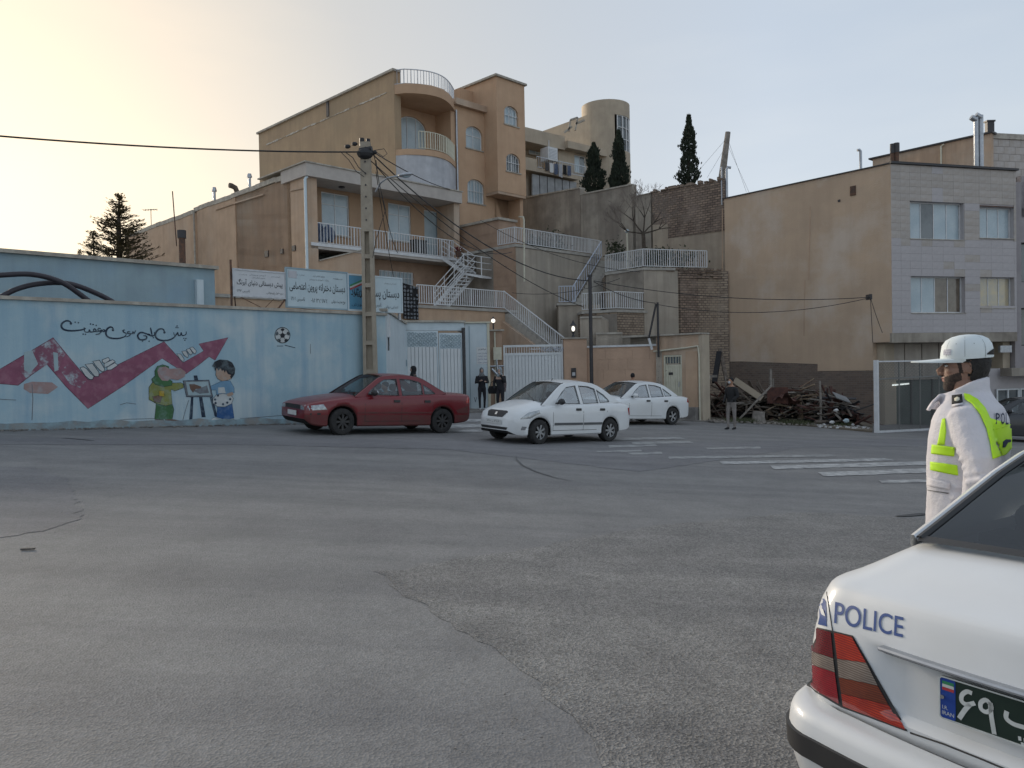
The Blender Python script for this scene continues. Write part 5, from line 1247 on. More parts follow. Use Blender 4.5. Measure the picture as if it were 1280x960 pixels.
# ================================================================== HOUSE E behind, corner at u = 1239
cE = P(1239, 165, 41.0); FE = Frame(cE.x, cE.y, 12, 0)
t = fthing('rear_house', 'higher tan house behind the tiled one with patchy plaster front', 'house', FE)
FES = Frame(cE.x, cE.y, sideang-180, 0)
o = MB().panel([(-12, 0), (0, 0), (0, cE.z-.06), (-FES.hit(1100, 200)[0]*-1, FES.hit(1114, 189)[1]-0.4), (-12, FES.hit(1114, 189)[1]-1)], [], 0, 0.3)
o = MB().panel([(-6.2, 0), (0, 0), (0, cE.z-.06), (-6.2, cE.z-.06)], [], 0, 0.3).build('side_wall', 'dark_tan_stucco', t); o.rotation_euler.z = FES.a-FE.a
mat('patchy_front', (0.34, 0.285, 0.22), (0.27, 0.20, 0.14), 0.9, 0.9, 0.9, 0.3, 30, streak=0.3)
MB().box(0, 14, 0.31, 5, 0, cE.z-.08).build('front_wall', 'patchy_front', t)
o = MB().box(-6.4, 0.1, -.1, .5, cE.z-.055, cE.z+.03).build('parapet_cap', 'dark_paint', t); o.rotation_euler.z = FES.a-FE.a
pr = None; rr = random.Random(77)
x = 0.0; rows = int((cE.z-.2-9)/.38)
for j in range(rows):
 x = 0.0 if j % 2 == 0 else -0.0; z = cE.z-.25-(j+1)*.38
 i = 0
 while x < 7.5:
  w_ = .7 if not (j % 2 and i == 0) else .35
  if pr is None: pr = MB().box(0, 1, .27, .309, 0, 1).build('stone_panel', 'stone_tile_weathered', t); pr.location = (x, 0, z); pr.scale = (w_-.015, 1, .365)
  else: inst(pr, t, (x, 0, z), (w_-.015, 1, .365))
  x += w_; i += 1
MB().box(0, 14, 0.2, .26, cE.z-.25, cE.z+.03).build('parapet_cap', 'coping', t)
c = P(1237, 163, 41.3); tb = thing('roof_vent', 'small black vent on the top corner of the rear house', 'roof vent', c); MB().box(-.18, .18, -.12, .12, -.1, .42).build('body', 'dark_paint', tb); MB().box(-.22, .22, -.16, .16, .42, .5).build('cap', 'dark_paint', tb)
# white pipe up the rear house side wall
y = FES.hit(1177, 180)[0]; o = MB().tube([(y, -.08, 6), (y, -.08, cE.z-.2), (y+.15, -.08, cE.z-.12)], .05, 8).build('downpipe', 'cream_paint', t); o.rotation_euler.z = FES.a-FE.a
# ================================================================== HOUSE F at the right edge
cF = FD.w(LD+0.02, 0.1, 0); FF = Frame(cF.x, cF.y, 13, 0); t = fthing('edge_house', 'mauve rendered house cut by the right edge with dark stairwell windows', 'house', FF)
mat('mauve_render', (0.33, 0.305, 0.31), (0.28, 0.255, 0.265), 1.5, 0.7, 0.9, 0.3, 30, streak=0.2)
fz = [(*FF.hit(1276, 220, 0), *FF.hit(1296, 272, 0)), (*FF.hit(1276, 303), *FF.hit(1296, 353)), (*FF.hit(1276, 385), *FF.hit(1296, 432))]
hol = [rect(a+0.02, c, d_, b_) for a, b_, c, d_ in fz]
lowz = FF.hit(1260, 460)[1]
MB().panel(rect(0, 9, lowz, zD-0.5), hol, 0, 0.35).build('front_wall', 'mauve_render', t)
for a, b_, c, d_ in fz: add_window(t, a+.02, c, d_, b_, 0, 1, pane='dark_pane', depth=.2, frame='dark_paint', sill=False)
MB().box(-.8, 9, -.6, 0, FF.hit(1260, 470)[1], lowz).build('canopy', 'grey_plaster', t)
MB().box(0.0, 9, 0.36, 6, -3, zD-0.6).build('rear_block', 'mauve_render', t)
MB().box(-1.2, 9, 0.2, 0.34, -3, lowz-.01).build('ground_wall', 'stone_tile', t)
for i in range(4):
 b = MB(); x = -0.9+i*1.25; z1_ = FF.hit(1260, 486)[1]; z0_ = FF.hit(1260, 528)[1]
 f = MB().panel(rect(x, x+1.2, z0_, z1_), [rect(x+.06, x+.57, z0_+.06, z1_-.06), rect(x+.63, x+1.14, z0_+.06, z1_-.06)], .08, .14).build('gate_leaf', 'gate_white', t)
 MB().box(x+.05, x+1.15, .15, .16, z0_+.05, z1_-.05).build('pane', 'dark_pane', f)
c = FF.hit(1256, 432, -.1); MB().box(c[0]-.25, c[0]+.35, -.12, 0, c[1]-.3, c[1]+.0).build('meter_box', 'galvanised', t)
# ================================================================== CHAIN-LINK GATE
ga = P(1096, 541, 27.6); gb = P(1178, 534, 31.6); zg0_ = ga.z; GF = Frame(ga.x, ga.y, math.degrees(math.atan2(gb.y-ga.y, gb.x-ga.x)), 0); LG = (Vector((gb.x, gb.y))-Vector((ga.x, ga.y))).length*1.6
ztop = P(1093, 452, 27.6).z
t = fthing('chain_link_gate', 'white framed chain link gate in front of the dark shop', 'gate', GF)
drop = (gz(gb.x)-gz(ga.x))/(Vector((gb.x, gb.y))-Vector((ga.x, ga.y))).length
b = MB(); b.bar((0, 0, ga.z), (0, 0, ztop+.05), .13); b.build('post', 'white_paint', t)
bz = lambda s: ga.z+drop*s+.03
for nm, zz in (('bottom_rail', None), ('top_rail', ztop)):
 b = MB(); b.bar((0, 0, zz if zz else bz(0)), (LG, 0, zz if zz else bz(LG)), .07, .08 if not zz else .05); b.build(nm, 'white_paint', t)
b = MB(); mz = P(1094, 474, 27.6).z; mat('moulding_grey0', (.2, .2, .19), None); b.bar((0, 0, mz), (LG, 0, mz), .05); b.build('middle_rail', 'moulding_grey0', t)
s = 1.9
while s < LG: MB().bar((s, 0, bz(s)), (s, 0, ztop), .04).build('stile', 'moulding_grey0', t); s += 1.9
b = MB(); st = .125
k = -int((ztop-bz(LG))/st)-2; hh = ztop-bz(LG)
for i in range(-int(hh/st)-1, int(LG/st)+1):
 for sg in (1, -1):
  x0_ = i*st if sg == 1 else i*st+hh; z0_ = bz(LG); x1_ = x0_+sg*hh; z1_ = ztop
  # clip to 0..LG
  def cl(xa, za2, xb, zb2):
   if xa > xb: xa, za2, xb, zb2 = xb, zb2, xa, za2
   if xb < 0 or xa > LG: return None
   m_ = (zb2-za2)/(xb-xa)
   if xa < 0: za2 += m_*(0-xa); xa = 0
   if xb > LG: zb2 += m_*(LG-xb); xb = LG
   return xa, za2, xb, zb2
  r = cl(x0_, z0_, x1_, z1_)
  if r: b.bar((r[0], .006*sg, r[1]), (r[2], .006*sg, r[3]), .008)
mat('mesh_wire', (.16, .16, .155), None, 5, .4, .7); tag(b.build('wire_mesh', 'mesh_wire', t), kind='stuff')
# ================================================================== SCHOOL GATE, BOOTH, WHITE GATE, GARDEN WALLS
# end pier of the mural wall turning to the gate
pe = MURAL.w(xr, 0, 0)
pq = P(508, 460, 30.0); FPi = Frame(pe.x, pe.y, math.degrees(math.atan2(pq.y-pe.y, pq.x-pe.x)), 0)
xe = (pq-pe).xy.length
t = fthing('gate_pier', 'pale blue rendered pier between the mural wall and the school gate', 'wall', FPi)
zt4 = FPi.hit(500, 401)[1]
MB().box(0.02, xe, 0.0, 0.3, -0.6, zt4).build('wall_panel', 'gate_blue', t); MB().box(-.02, xe+.06, -.06, .36, zt4+.002, zt4+.08).build('wall_cap', 'coping', t)
MB().box(0.3, .5, -.09, -.003, zt4-.75, zt4-.08).build('switch_box', 'gate_white', t)
b = MB(); b.tube([(.40, -.04, zt4-.76), (.42, -.04, zt4-1.0), (.34, -.04, zt4-1.15)], .02, 6); b.build('cable', 'dark_paint', t)
MB().box(xe-.18, xe-.1, -.04, -.003, 1.9, 2.15).build('hinge_plate', 'shed_blue', t)
# gate leaves
Y0 = (FPi.w(xe, 0.25, 0)).y
pg = P(508, 460, 30.0); FG = Frame(pg.x, pg.y, 20, 0); xg1 = FG.hit(549, 460)[0]; xg2 = FG.hit(580, 460)[0]
t = fthing('school_gate', 'tall two leaf pale blue steel school gate with scrolled top panels', 'gate', FG, None)
def leaf(x0, x1, ztop, y, dz):
 lf = MB().panel(rect(x0, x1, 0.02, ztop), [rect(x0+.05, x1-.05, .12, ztop-.62)], y, y+.05).build('gate_leaf', 'gate_blue', t)
 n = max(4, round((x1-x0)/.155)); pr = None
 for i in range(n):
  w_ = (x1-x0-.1)/n; x = x0+.05+i*w_
  if pr is None: pr = MB().box(0, w_*.86, y-.012, y+.03, .12, ztop-.62).build('slat', 'gate_white', lf); pr.location = (x, 0, 0)
  else: inst(pr, lf, (x, 0, 0))
 MB().box(x0+.05, x1-.05, y+.035, y+.045, .1, ztop-.6).build('backing_sheet', 'gate_blue', lf)
 # scroll band
 b = MB(); k = max(5, round((x1-x0)/.15))
 for i in range(k):
  cx3 = x0+.05+(x1-x0-.1)*(i+.5)/k; rr_ = (x1-x0-.1)/k/2*.82
  for s_, cz in ((1, ztop-.13), (-1, ztop-.27), (1, ztop-.4), (-1, ztop-.53)):
   pts = [(cx3+rr_*1.2*(1-a/16*.75)*math.cos(a*.62*s_+i), y-.02, cz+rr_*1.2*(1-a/16*.7)*math.sin(a*.62*s_+i)) for a in range(12)]
   b.tube(pts, .012, 3)
 tag(b.build('scrollwork', 'shed_blue', lf), kind='stuff')
 return lf
ztl = FG.hit(520, 413.5)[1]; ztl2 = FG.hit(565, 416)[1]
leaf(0.0, xg1-.02, ztl, 0, 0); leaf(xg1+.02, xg2-.04, ztl2, .06, 0)
MB().box(-.12, 0-.004, -.05, .12, 0, ztl+.1).build('gate_post', 'gate_blue', t); MB().box(xg2-.03, xg2+.07, -.02, .14, 0, ztl+.12).build('gate_post', 'dark_paint', t)
p = FG.hit(545, 404, 0.3)
MB().box(-.3, xg2+.1, .2, .45, ztl+.02, p[1]+.02).build('lintel_wall', 'gate_blue', t); MB().box(-.4, xg2+.15, .12, .5, p[1]+.023, p[1]+.10).build('lintel_cap', 'coping', t)
# booth
pb = P(582, 460, 32.0); FBo = Frame(pb.x, pb.y, 8, 0); xb2 = FBo.hit(612, 460)[0]; zbt = FBo.hit(600, 404)[1]
t = fthing('guard_booth', 'pale blue metal guard booth with a pasted paper notice beside the school gate', 'booth', FBo)
MB().box(0, xb2, 0, 1.6, -.1, zbt).build('wall', 'gate_blue', t); MB().box(-.08, xb2+.08, -.08, 1.7, zbt+.003, zbt+.06).build('roof', 'cream_paint', t)
MB().box(xb2-.08, xb2+.02, -.04, .05, 0, zbt-.01).build('corner_post', 'cream_paint', t); MB().box(.16, .19, -.012, -.002, .1, zbt-.1).build('seam', 'shed_blue', t)
nx0, nz1 = FBo.hit(595.5, 434); nx1, nz0 = FBo.hit(611, 455)
nt = MB().box(nx0, nx1-.03, -.010, -.002, nz0, nz1).build('notice', 'gate_white', t)
mat('ink_blue', (.05, .09, .22), None, 5, .4, .8)
L_ = nz1-nz0
text('هوالعلیم', nx0+.08, nx1-.1, nz1-L_*.22, nz1-L_*.06, -.0115, 'm_navy', nt)
for i, wd in enumerate(('ساعت کار مدرسه', 'از شنبه تا چهارشنبه', 'ورود ممنوع', 'دبستان دخترانه')): text(wd, nx0+.05, nx1-.07, nz1-L_*(.42+i*.18), nz1-L_*(.30+i*.18), -.0115, 'ink_blue', nt)
p = FBo.hit(594, 500); text('۷', p[0]-.05, p[0]+.07, p[1]-.1, p[1]+.12, -.004, 'm_navy', t)
# yellow beam frame above the booth
# wall between booth and white gate
pw = P(612, 460, 32.6); 
FWg = Frame(pw.x, pw.y, 0, 0); x1g = FWg.hit(628, 460)[0]; x2g = FWg.hit(705, 460)[0]; x3g = FWg.hit(723, 460)[0]; zgt = FWg.hit(660, 431)[1]
t = fthing('lamp_wall', 'narrow brown wall with conduits between the booth and the white gate', 'wall', FWg)
zw_ = FWg.hit(618, 412)[1]
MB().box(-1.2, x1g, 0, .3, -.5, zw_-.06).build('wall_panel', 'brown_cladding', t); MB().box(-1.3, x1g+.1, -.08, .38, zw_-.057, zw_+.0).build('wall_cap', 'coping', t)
b = MB(); b.tube([(x1g*.45, -.06, 0), (x1g*.45, -.06, zw_-.1)], .035, 6); b.build('conduit', 'cream_paint', t)
p = FWg.hit(622, 442); MB().box(p[0]-.17, p[0]+.17, -.14, -.003, p[1]-.26, p[1]+.26).build('junction_box', 'cream_paint', t)
b = MB(); p = FWg.hit(615, 464); b.tube([(p[0]-.5, -.1, p[1]+.2), (p[0]+.5, -.1, p[1]+.2)], .04, 6); b.tube([(p[0]+.2, -.12, p[1]+.5), (p[0]+.25, -.12, p[1]-.3)], .035, 6); b.tube([(p[0], -.12, p[1]+.1), (p[0]+.4, -.14, p[1]-.35)], .05, 6); b.build('gas_pipe', 'galvanised', t)
def globe_lamp(u, v, Y, lab, lantern=False):
 c = P(u, v, Y); t = thing('lantern' if lantern else 'globe_lamp', lab, 'lamp', c)
 r = .085
 MB().ell((0, 0, 0), r*.9 if lantern else r, r*.9 if lantern else r, r*1.15 if lantern else r, 12, 8).build('glass', 'lamp_glow', t, smooth=60)
 MB().tube([(0, 0, -r*1.1), (0, 0, -r*1.35), (0, 0, -r*1.4), (0, 0, -.42)], [r*.8, r*.8, .03, .03], 8).build('post', 'dark_paint', t)
 MB().tube([(0, 0, r*.95), (0, 0, r*1.3), (0, 0, r*2.1)], [r*1.15, r*.6, .01], 8).build('hood', 'dark_paint', t)
globe_lamp(616.5, 401, 32.7, 'lit white globe lamp on the wall between the booth and the white gate')
# white gate
t = fthing('sliding_gate', 'wide white ribbed steel gate with an open barred band along its top', 'gate', FWg)
zbnd = FWg.hit(660, 441)[1]
MB().panel(rect(x1g+.05, x2g-.03, -.15, zgt), [rect(x1g+.13, x2g-.11, zbnd+.0, zgt-.09), rect(x1g+.13, x2g-.11, -.02, zbnd-.1)], .0, .07).build('gate_frame', 'gate_white', t)
n = 17; pr = None
for i in range(n):
 w_ = (x2g-x1g-.24)/n; x = x1g+.13+i*w_
 if pr is None: pr = MB().box(.012, w_-.012, .01, .045, -.02, zbnd-.1).build('gate_slat', 'gate_white', t); pr.location = (x, 0, 0)
 else: inst(pr, t, (x, 0.012*(i % 2), 0))
MB().box(x1g+.13, x2g-.11, .06, .069, -.02, zbnd-.1).build('backing_sheet', 'gate_white', t)
pr = None; n = 22
for i in range(n):
 x = x1g+.13+(x2g-x1g-.24)*(i+.5)/n
 if pr is None: pr = MB().box(-.012, .012, .02, .045, zbnd, zgt-.09).build('bar', 'white_paint', t); pr.location = (x, 0, 0)
 else: inst(pr, t, (x, 0, 0))
b = MB(); xm = x1g+(x2g-x1g)*.46; 
b.box(xm, xm+.4, .0, .018, zbnd+.13, zbnd+.16); b.build('letter_bar', 'white_paint', t)
p = FWg.hit(690, 436); b = MB(); rr = random.Random(5)
for i in range(10):
 a0_ = p[0]-.4+i*.1; b.tube([(a0_+.06*math.cos(k*.9), -.015, (zbnd+zgt-.09)/2+.08*math.sin(k*.9+i)) for k in range(6)], .012, 4)
b.build('scrollwork', 'blue_rail', t)
# pillar and long garden wall
zp = FWg.hit(714, 422)[1]
t = fthing('gate_pillar', 'tan clad gate pillar carrying a black lantern', 'pillar', FWg)
MB().box(x2g, x3g+.35, -.12, .45, -.6, zp-.06).build('shaft', 'beige_cladding', t); MB().box(x2g-.1, x3g+.42, -.2, .52, zp-.057, zp).build('cap', 'coping', t)
for i in range(8): MB().box(x2g+.01, x3g+.34, -.128, -.1205, .02+i*.42, .42+i*.42).build('cladding_course', 'beige_cladding', t) if .42+i*.42 < zp-.1 else None
p = FWg.hit(717, 466, -.13); ic = MB().box(p[0]-.1, p[0]+.1, -.18, -.13, p[1]-.2, p[1]+.2).build('intercom', 'dark_paint', t); MB().box(p[0]-.06, p[0]+.06, -.19, -.181, p[1]-.12, p[1]+.02).build('button_plate', 'galvanised', ic)
c = FWg.w((x2g+x3g)/2+.12, .1, zp); 
tb = thing('lantern', 'lit black lantern on the tan pillar right of the white gate', 'lamp', c)
MB().tube([(0, 0, 0), (0, 0, .1), (0, 0, .12), (0, 0, .24)], [.09, .05, .03, .07], 8).build('post', 'dark_paint', tb)
MB().ell((0, 0, .37), .07, .07, .11, 12, 8).build('glass', 'lamp_glow', tb, smooth=60); MB().tube([(0, 0, .5), (0, 0, .58), (0, 0, .72)], [.15, .08, .01], 8).build('hood', 'dark_paint', tb)
pW0 = FWg.w(x3g+.35, 0, 0); pW1 = P(823, 460, 31.7); pw_t = P(760, 432, 32.3).z
t = wall_poly('garden_wall', 'long tan clad garden wall behind the farther white car', [(pW0.x, pW0.y, pw_t-.07), (pW1.x, pW1.y, pw_t-.07)], 'beige_cladding', .3, .08, z0=-1.5, capm='white_paint')
Lw = (Vector((pW1.x, pW1.y))-Vector((pW0.x, pW0.y))).length; aw_ = math.atan2(pW1.y-pW0.y, pW1.x-pW0.x)
for j in range(9):
 if .42*(j+1) > pw_t+1.0: break
 x = 0; k = 0
 while x < Lw-.05:
  w_ = min([1.1, .7, .9, .8][(k+j) % 4], Lw-x); 
  o = MB().box(x+.004, x+w_-.004, -.014, -.002, -.9+j*.42, -.9+j*.42+.412) if -.9+j*.42+.412 < pw_t-.1 else None
  if o: q = o.build('cladding_panel', 'beige_cladding', t); q.rotation_euler.z = aw_
  x += w_; k += 1
# stepped plaster blocks above the wall
def block(name, label, u0, u1, vt, Y0, Y1, m, depth=.4, zb=0.5, cap=True):
 a, c = P(u0, vt, Y0), P(u1, vt, Y1); zt_ = P((u0+u1)/2, vt, (Y0+Y1)/2).z
 return wall_poly(name, label, [(a.x, a.y, zt_-.08), (c.x, c.y, zt_-.08)], m, depth, .08 if cap else 0, z0=zb)
block('step_wall', 'pale plaster step wall right behind the lantern pillar', 725, 752, 395.5, 33.6, 33.4, 'light_grey_plaster', 3.0)
block('step_wall', 'lower plaster step wall with a stone cap beside the thin dark pole', 745, 778, 415.5, 33.1, 33.0, 'light_grey_plaster', 3.0)
block('step_wall', 'long low grey wall beyond the garden wall under the terrace brickwork', 776, 822, 419, 33.9, 33.6, 'grey_plaster', .4)
# door wall
pd0 = P(821, 460, 31.6); pd1 = P(878, 460, 30.2); FDr = Frame(pd0.x, pd0.y, math.degrees(math.atan2(pd1.y-pd0.y, pd1.x-pd0.x)), 0); Ldr = (pd1-pd0).xy.length
z1d = FDr.hit(850, 417)[1]
dx0, dzt = FDr.hit(829, 444); dx1, dzb = FDr.hit(853, 500)
t = fthing('doorway_wall', 'stained tan wall around the cream metal door beyond the white car', 'wall', FDr)
MB().panel(rect(0, Ldr, -1.2, z1d-.06), [rect(dx0, dx1, -.75, dzt)], 0, .35).build('wall_panel', 'dark_tan_stucco', t)
MB().box(-1.6, Ldr+.05, -.1, .5, z1d-.057, z1d+.0).build('wall_cap', 'coping', t)
MB().box(-1.5, -.004, .35, .6, 1.2, z1d-.06).build('wall_panel', 'grey_plaster', t)
MB().box(Ldr-.12, Ldr+.03, -.05, .5, -1.3, z1d-.08).build('end_pier', 'cream_stucco', t)
zled = FDr.hit(850, 435)[1]; b = MB(); b.tube([(-.1, -.06, zled-.1), (Ldr*.7, -.06, zled), (Ldr-.15, -.06, zled+.05), (Ldr-.1, -.06, zled-.3), (Ldr-.1, -.06, -.6)], .035, 6); b.build('gas_pipe', 'cream_paint', t)
MB().box(-.02, dx0-.05, -.02, -.003, .2, dzt+.2).build('plaster_patch', 'light_grey_plaster', t)
MB().box(dx1+.18, Ldr-.2, -.02, -.003, -.4, zled-.15).build('plaster_patch', 'tan_stucco', t)
p = FDr.hit(865, 512); MB().box(dx1+.1, Ldr-.15, -.3, -.003, -1.2, p[1]+.1).build('footing', 'kerb_stone', t)
t = fthing('entrance_door', 'cream metal entrance door with a letter slot and barred top light', 'door', FDr)
MB().panel(rect(dx0+.005, dx1-.005, -.75, dzt-.005), [rect(dx0+.07, dx1-.07, -.7, dzt-.07)], .02, .14).build('door_frame', 'cream_paint', t)
MB().box(dx0+.075, dx1-.075, .05, .09, -.7, dzt-.38).build('door_leaf', 'cream_paint', t)
for i in range(6): x = dx0+.12+(dx1-dx0-.24)*i/6; MB().box(x, x+(dx1-dx0-.24)/6-.02, .035, .049, -.6, dzt-.45).build('door_slat', 'cream_paint', t)
MB().box(dx0+.075, dx1-.075, .08, .085, dzt-.33, dzt-.08).build('top_light', 'dark_pane', t)
for i in range(5): x = dx0+.15+i*.13; MB().box(x, x+.02, .04, .06, dzt-.34, dzt-.08).build('grille_bar', 'cream_paint', t)
p = FDr.hit(838, 467); MB().box(p[0]-.09, p[0]+.09, .02, .034, p[1]-.05, p[1]+.05).build('letter_slot', 'dark_paint', t)
p = FDr.hit(852, 490); MB().tube([(p[0]-.1, .0, p[1]+.4), (p[0]-.1, -.03, p[1]+.2)], .02, 6).build('handle', 'galvanised', t)
# dry plant beside the door
c = P(825, 480, 31.2); tb = leafy('dry_plant', 'dry grey brown plant at the left edge of the cream door', 'plant', (c.x, c.y, -.9), .2, .15, 2.1, 200, .05, 'grey_wood', 8)
# stone wall running back under the brick flank
pb0 = P(876, 500, 31.2); pb1 = P(905, 500, 37.6)
t = wall_poly('flank_wall', 'weathered brick flank between the door wall and the party wall', [(pb0.x+.0, pb0.y, P(880, 344, 36).z-.2), (P(897, 400, 37.5).x, 37.5, P(880, 344, 37).z-.3)], 'grey_brick', .4, 0, z0=-1.5) if False else None
# ================================================================== SIGNS
def sign(label, px, y, m, lines, name='sign_board', edge='galvanised', flag=None):
 F = FSg; x0, z1 = F.hit(*px[0], y); x1, _ = F.hit(px[1][0], px[2][1]-20, y); z0 = F.hit(*px[2], y)[1]
 t = fthing(name, label, 'sign', F)
 bd = MB().box(x0, x1, y, y+.05, z0, z1).build('panel', m, t)
 f = MB(); f.panel(rect(x0-.03, x1+.03, z0-.03, z1+.03), [rect(x0+.012, x1-.012, z0+.012, z1-.012)], y-.015, y+.055); f.build('frame', edge, t)
 W_, H_ = x1-x0, z1-z0
 for (s, a, b_, c, d_, mm) in lines: text(s, x0+W_*a, x0+W_*b_, z0+H_*c, z0+H_*d_, y-.004, mm, bd, bold=.012 if d_-c > .2 else .0)
 return t, x0, x1, z0, z1
ps = P(290, 370, 22.0); FSg = Frame(*(MURAL.w(xr, .12, 0).xy), 45.4, 0)
mat('sign_white', (.58, .60, .62), (.52, .54, .56), 3, .5, .5, streak=.1); mat('sign_pale', (.50, .60, .64), (.44, .55, .60), 3, .5, .5, streak=.15); mat('sign_blue', (.10, .28, .42), (.08, .24, .38), 3, .5, .5)
t, a, b_, c, d_ = sign('small white preschool sign at the left end of the sign row above the wall', [(291.5, 336.5), (356.5, 0), (292, 369)], 0, 'sign_white', [('پیش دبستانی دنیای آبرنگ', .06, .94, .36, .66, 'm_black'), ('آموزش و پرورش', .3, .62, .80, .88, 'm_grey'), ('جمهوری اسلامی ایران', .35, .6, .70, .77, 'm_grey'), ('وزارت', .1, .25, .80, .85, 'm_grey'), ('شهرستان', .72, .9, .80, .86, 'm_grey'), ('دوره اول غیردولتی', .62, .95, .10, .22, 'm_black'), ('تاسیس ۱۳۹۳', .06, .3, .12, .24, 'm_black')])
t1 = t
for u in (290, 347): x = FSg.hit(u, 372)[0]; MB().bar((x, .03, MW+.05), (x+(0 if u < 300 else .25), .03, c+(.9 if u < 300 else .0)), .04).build('support_leg', 'rust_metal', t1)
x = FSg.hit(294, 370)[0]; MB().bar((x, .03, c), (x+.25, .5, MW+.02), .03).build('support_leg', 'rust_metal', t1)
t, a, b_, c, d_ = sign('wide pale blue girls primary school sign in the middle of the sign row', [(358, 335), (434, 0), (358, 383)], -.01, 'sign_pale', [('دبستان دخترانه پروین اعتصامی', .04, .96, .38, .66, 'm_black'), ('جمهوری اسلامی ایران', .42, .62, .82, .88, 'm_grey'), ('وزارت آموزش و پرورش', .36, .68, .72, .79, 'm_grey'), ('اداره کل', .12, .28, .82, .87, 'm_grey'), ('منطقه', .76, .92, .80, .85, 'm_grey'), ('نوع مدرسه دولتی', .72, .96, .12, .24, 'm_black'), ('۰۱۵۳۵۱۷۵', .38, .66, .14, .25, 'm_black'), ('تاسیس ۱۳۸۵', .06, .28, .14, .27, 'm_black')], edge='shed_blue')
MB().box(a+.05, a+.3, -.018, -.013, d_-.25, d_-.06).build('emblem', 'balcony_white', t)
t, a, b_, c, d_ = sign('boys primary school sign, blue at its left end, partly behind the utility pole', [(435, 343), (502, 0), (435, 387)], -.02, 'sign_pale', [('دبستان پسرانه ارشاد', .04, .95, .32, .66, 'm_black'), ('آموزش و پرورش', .66, .9, .80, .87, 'm_grey'), ('ابتدایی دولتی', .66, .92, .08, .18, 'm_black'), ('تاسیس ۱۳۷۰', .42, .6, .10, .24, 'm_black')], edge='gate_blue')
MB().box(a+.02, a+(b_-a)*.36, -.0232, -.0205, c+.02, d_-.02).build('blue_field', 'sign_blue', t)
text('ارشاد', a+.15, a+(b_-a)*.34, c+(d_-c)*.3, c+(d_-c)*.62, -.0255, 'm_black', t); text('آموزش', a+.1, a+(b_-a)*.3, c+.1, c+.22, -.0255, 'm_navy', t)
flake('flag_green', (.05, .25, .12)); flake('flag_red', (.4, .05, .06))
for i, m in enumerate(('flag_green', 'm_white', 'flag_red')):
 MB().bar((a+.05, -.027, d_-.32-.05*i), (a+.62, -.027, d_-.08-.05*i), .002, .05).build('flag_stripe', m, t)
x = FSg.hit(500, 390)[0]; MB().bar((x, .03, MW-.1), (x, .03, d_), .06).build('support_leg', 'galvanised', t)
# bracing rods under the signs
b = MB(); x0_ = FSg.hit(330, 380)[0]; x1_ = FSg.hit(470, 395)[0]
for (u0, v0, u1, v1) in ((300, 371, 330, 386), (345, 371, 330, 386), (362, 384, 470, 396)): p, q = FSg.hit(u0, v0, .3), FSg.hit(u1, v1, .3); b.bar((p[0], .3, p[1]), (q[0], .3, q[1]), .015)
tb = fthing('brace_wires', 'thin brace wires beneath the row of school signs', 'wire', FSg); tag(b.build('wire', 'rust_metal', tb), kind='stuff')
# patterned banner
x0_, z1_ = FTA.hit(503, 353, -.15); x1_, z0_ = FTA.hit(523.5, 400, -.15)
tb = fthing('banner', 'dark patterned fabric banner hanging beside the school signs', 'banner', FTA)
b = MB(); n = 8; k0 = len(b.v)
for i in range(n+1):
 s = i/n; x = x0_+(x1_-x0_)*s
 for z in (z0_+.15*(1-s)*.3, z1_-.18*s): b.v.append((x, -.15+.03*math.sin(s*9), z))
for i in range(n): b.f.append((2*i, 2*i+2, 2*i+3, 2*i+1)); b.mi.append(0)
b.build('cloth', 'black_cloth', tb)
rr = random.Random(3); pr = None
for i in range(5):
 for j in range(9):
  s = (i+.5)/5; x = x0_+(x1_-x0_)*s; z = z0_+(z1_-z0_-.1)*(j+.5)/9
  if rr.random() < .2: continue
  sc_ = (rr.uniform(.07, .12), 1, rr.uniform(.06, .12)); 
  if pr is None: pr = MB().box(-.5, .5, -.2, -.188, -.5, .5).build('pattern_patch', 'm_grey', tb); pr.location = (x, 0, z); pr.scale = sc_; pr.rotation_euler.y = rr.uniform(-.6, .6)
  else: inst(pr, tb, (x, 0, z), sc_, (0, rr.uniform(-.6, .6), 0))
# ================================================================== POLES, WIRES
cP = P(464, 500, 22.6); zP = P(462, 178, 22.6).z; gP = gz(cP.x)
t = thing('utility_pole', 'thick concrete utility pole with recessed ladder bays in front of the mural wall end', 'pole', (cP.x, cP.y, gP)); UPole = t; hP = zP-gP
# H-section pole: two flanges and a web with bays
wB, wT = .40, .27; b = MB()
def pole_ring(z, w, d): return [(-w/2, -d/2, z), (w/2, -d/2, z), (w/2, d/2, z), (-w/2, d/2, z)]
hm = P(464, 290, 22.6).z-gP
b.loft([pole_ring(hm, wB-(wB-wT)*hm/hP, .26), pole_ring(hP, wT, .2)]); b.build('upper_shaft', 'concrete', t)
b = MB()
for sx in (-1, 1):
 f = lambda z: wB-(wB-wT)*z/hP
 r = lambda z: [(sx*f(z)/2-(.09 if sx > 0 else 0), -.13, z), (sx*f(z)/2+(.09 if sx < 0 else 0), -.13, z), (sx*f(z)/2+(.09 if sx < 0 else 0), .13, z), (sx*f(z)/2-(.09 if sx > 0 else 0), .13, z)]
 MB().loft([r(0), r(hm-.003)]).build('flange', 'concrete', t)
MB().box(-.12, .12, .0, .08, 0, hm-.003).build('web', 'concrete', t)
z = .6
while z < hm-.3: MB().box(-.105, .105, -.125, -.002, z, z+.12).build('rung', 'concrete', t); z += .82
pr = None
for i in range(7):
 z = hm+.3+i*.33
 if z < hP-.5: MB().box(-.018, .018, -.14, -.09, z, z+.045).build('bolt_hole', 'dark_paint', t)
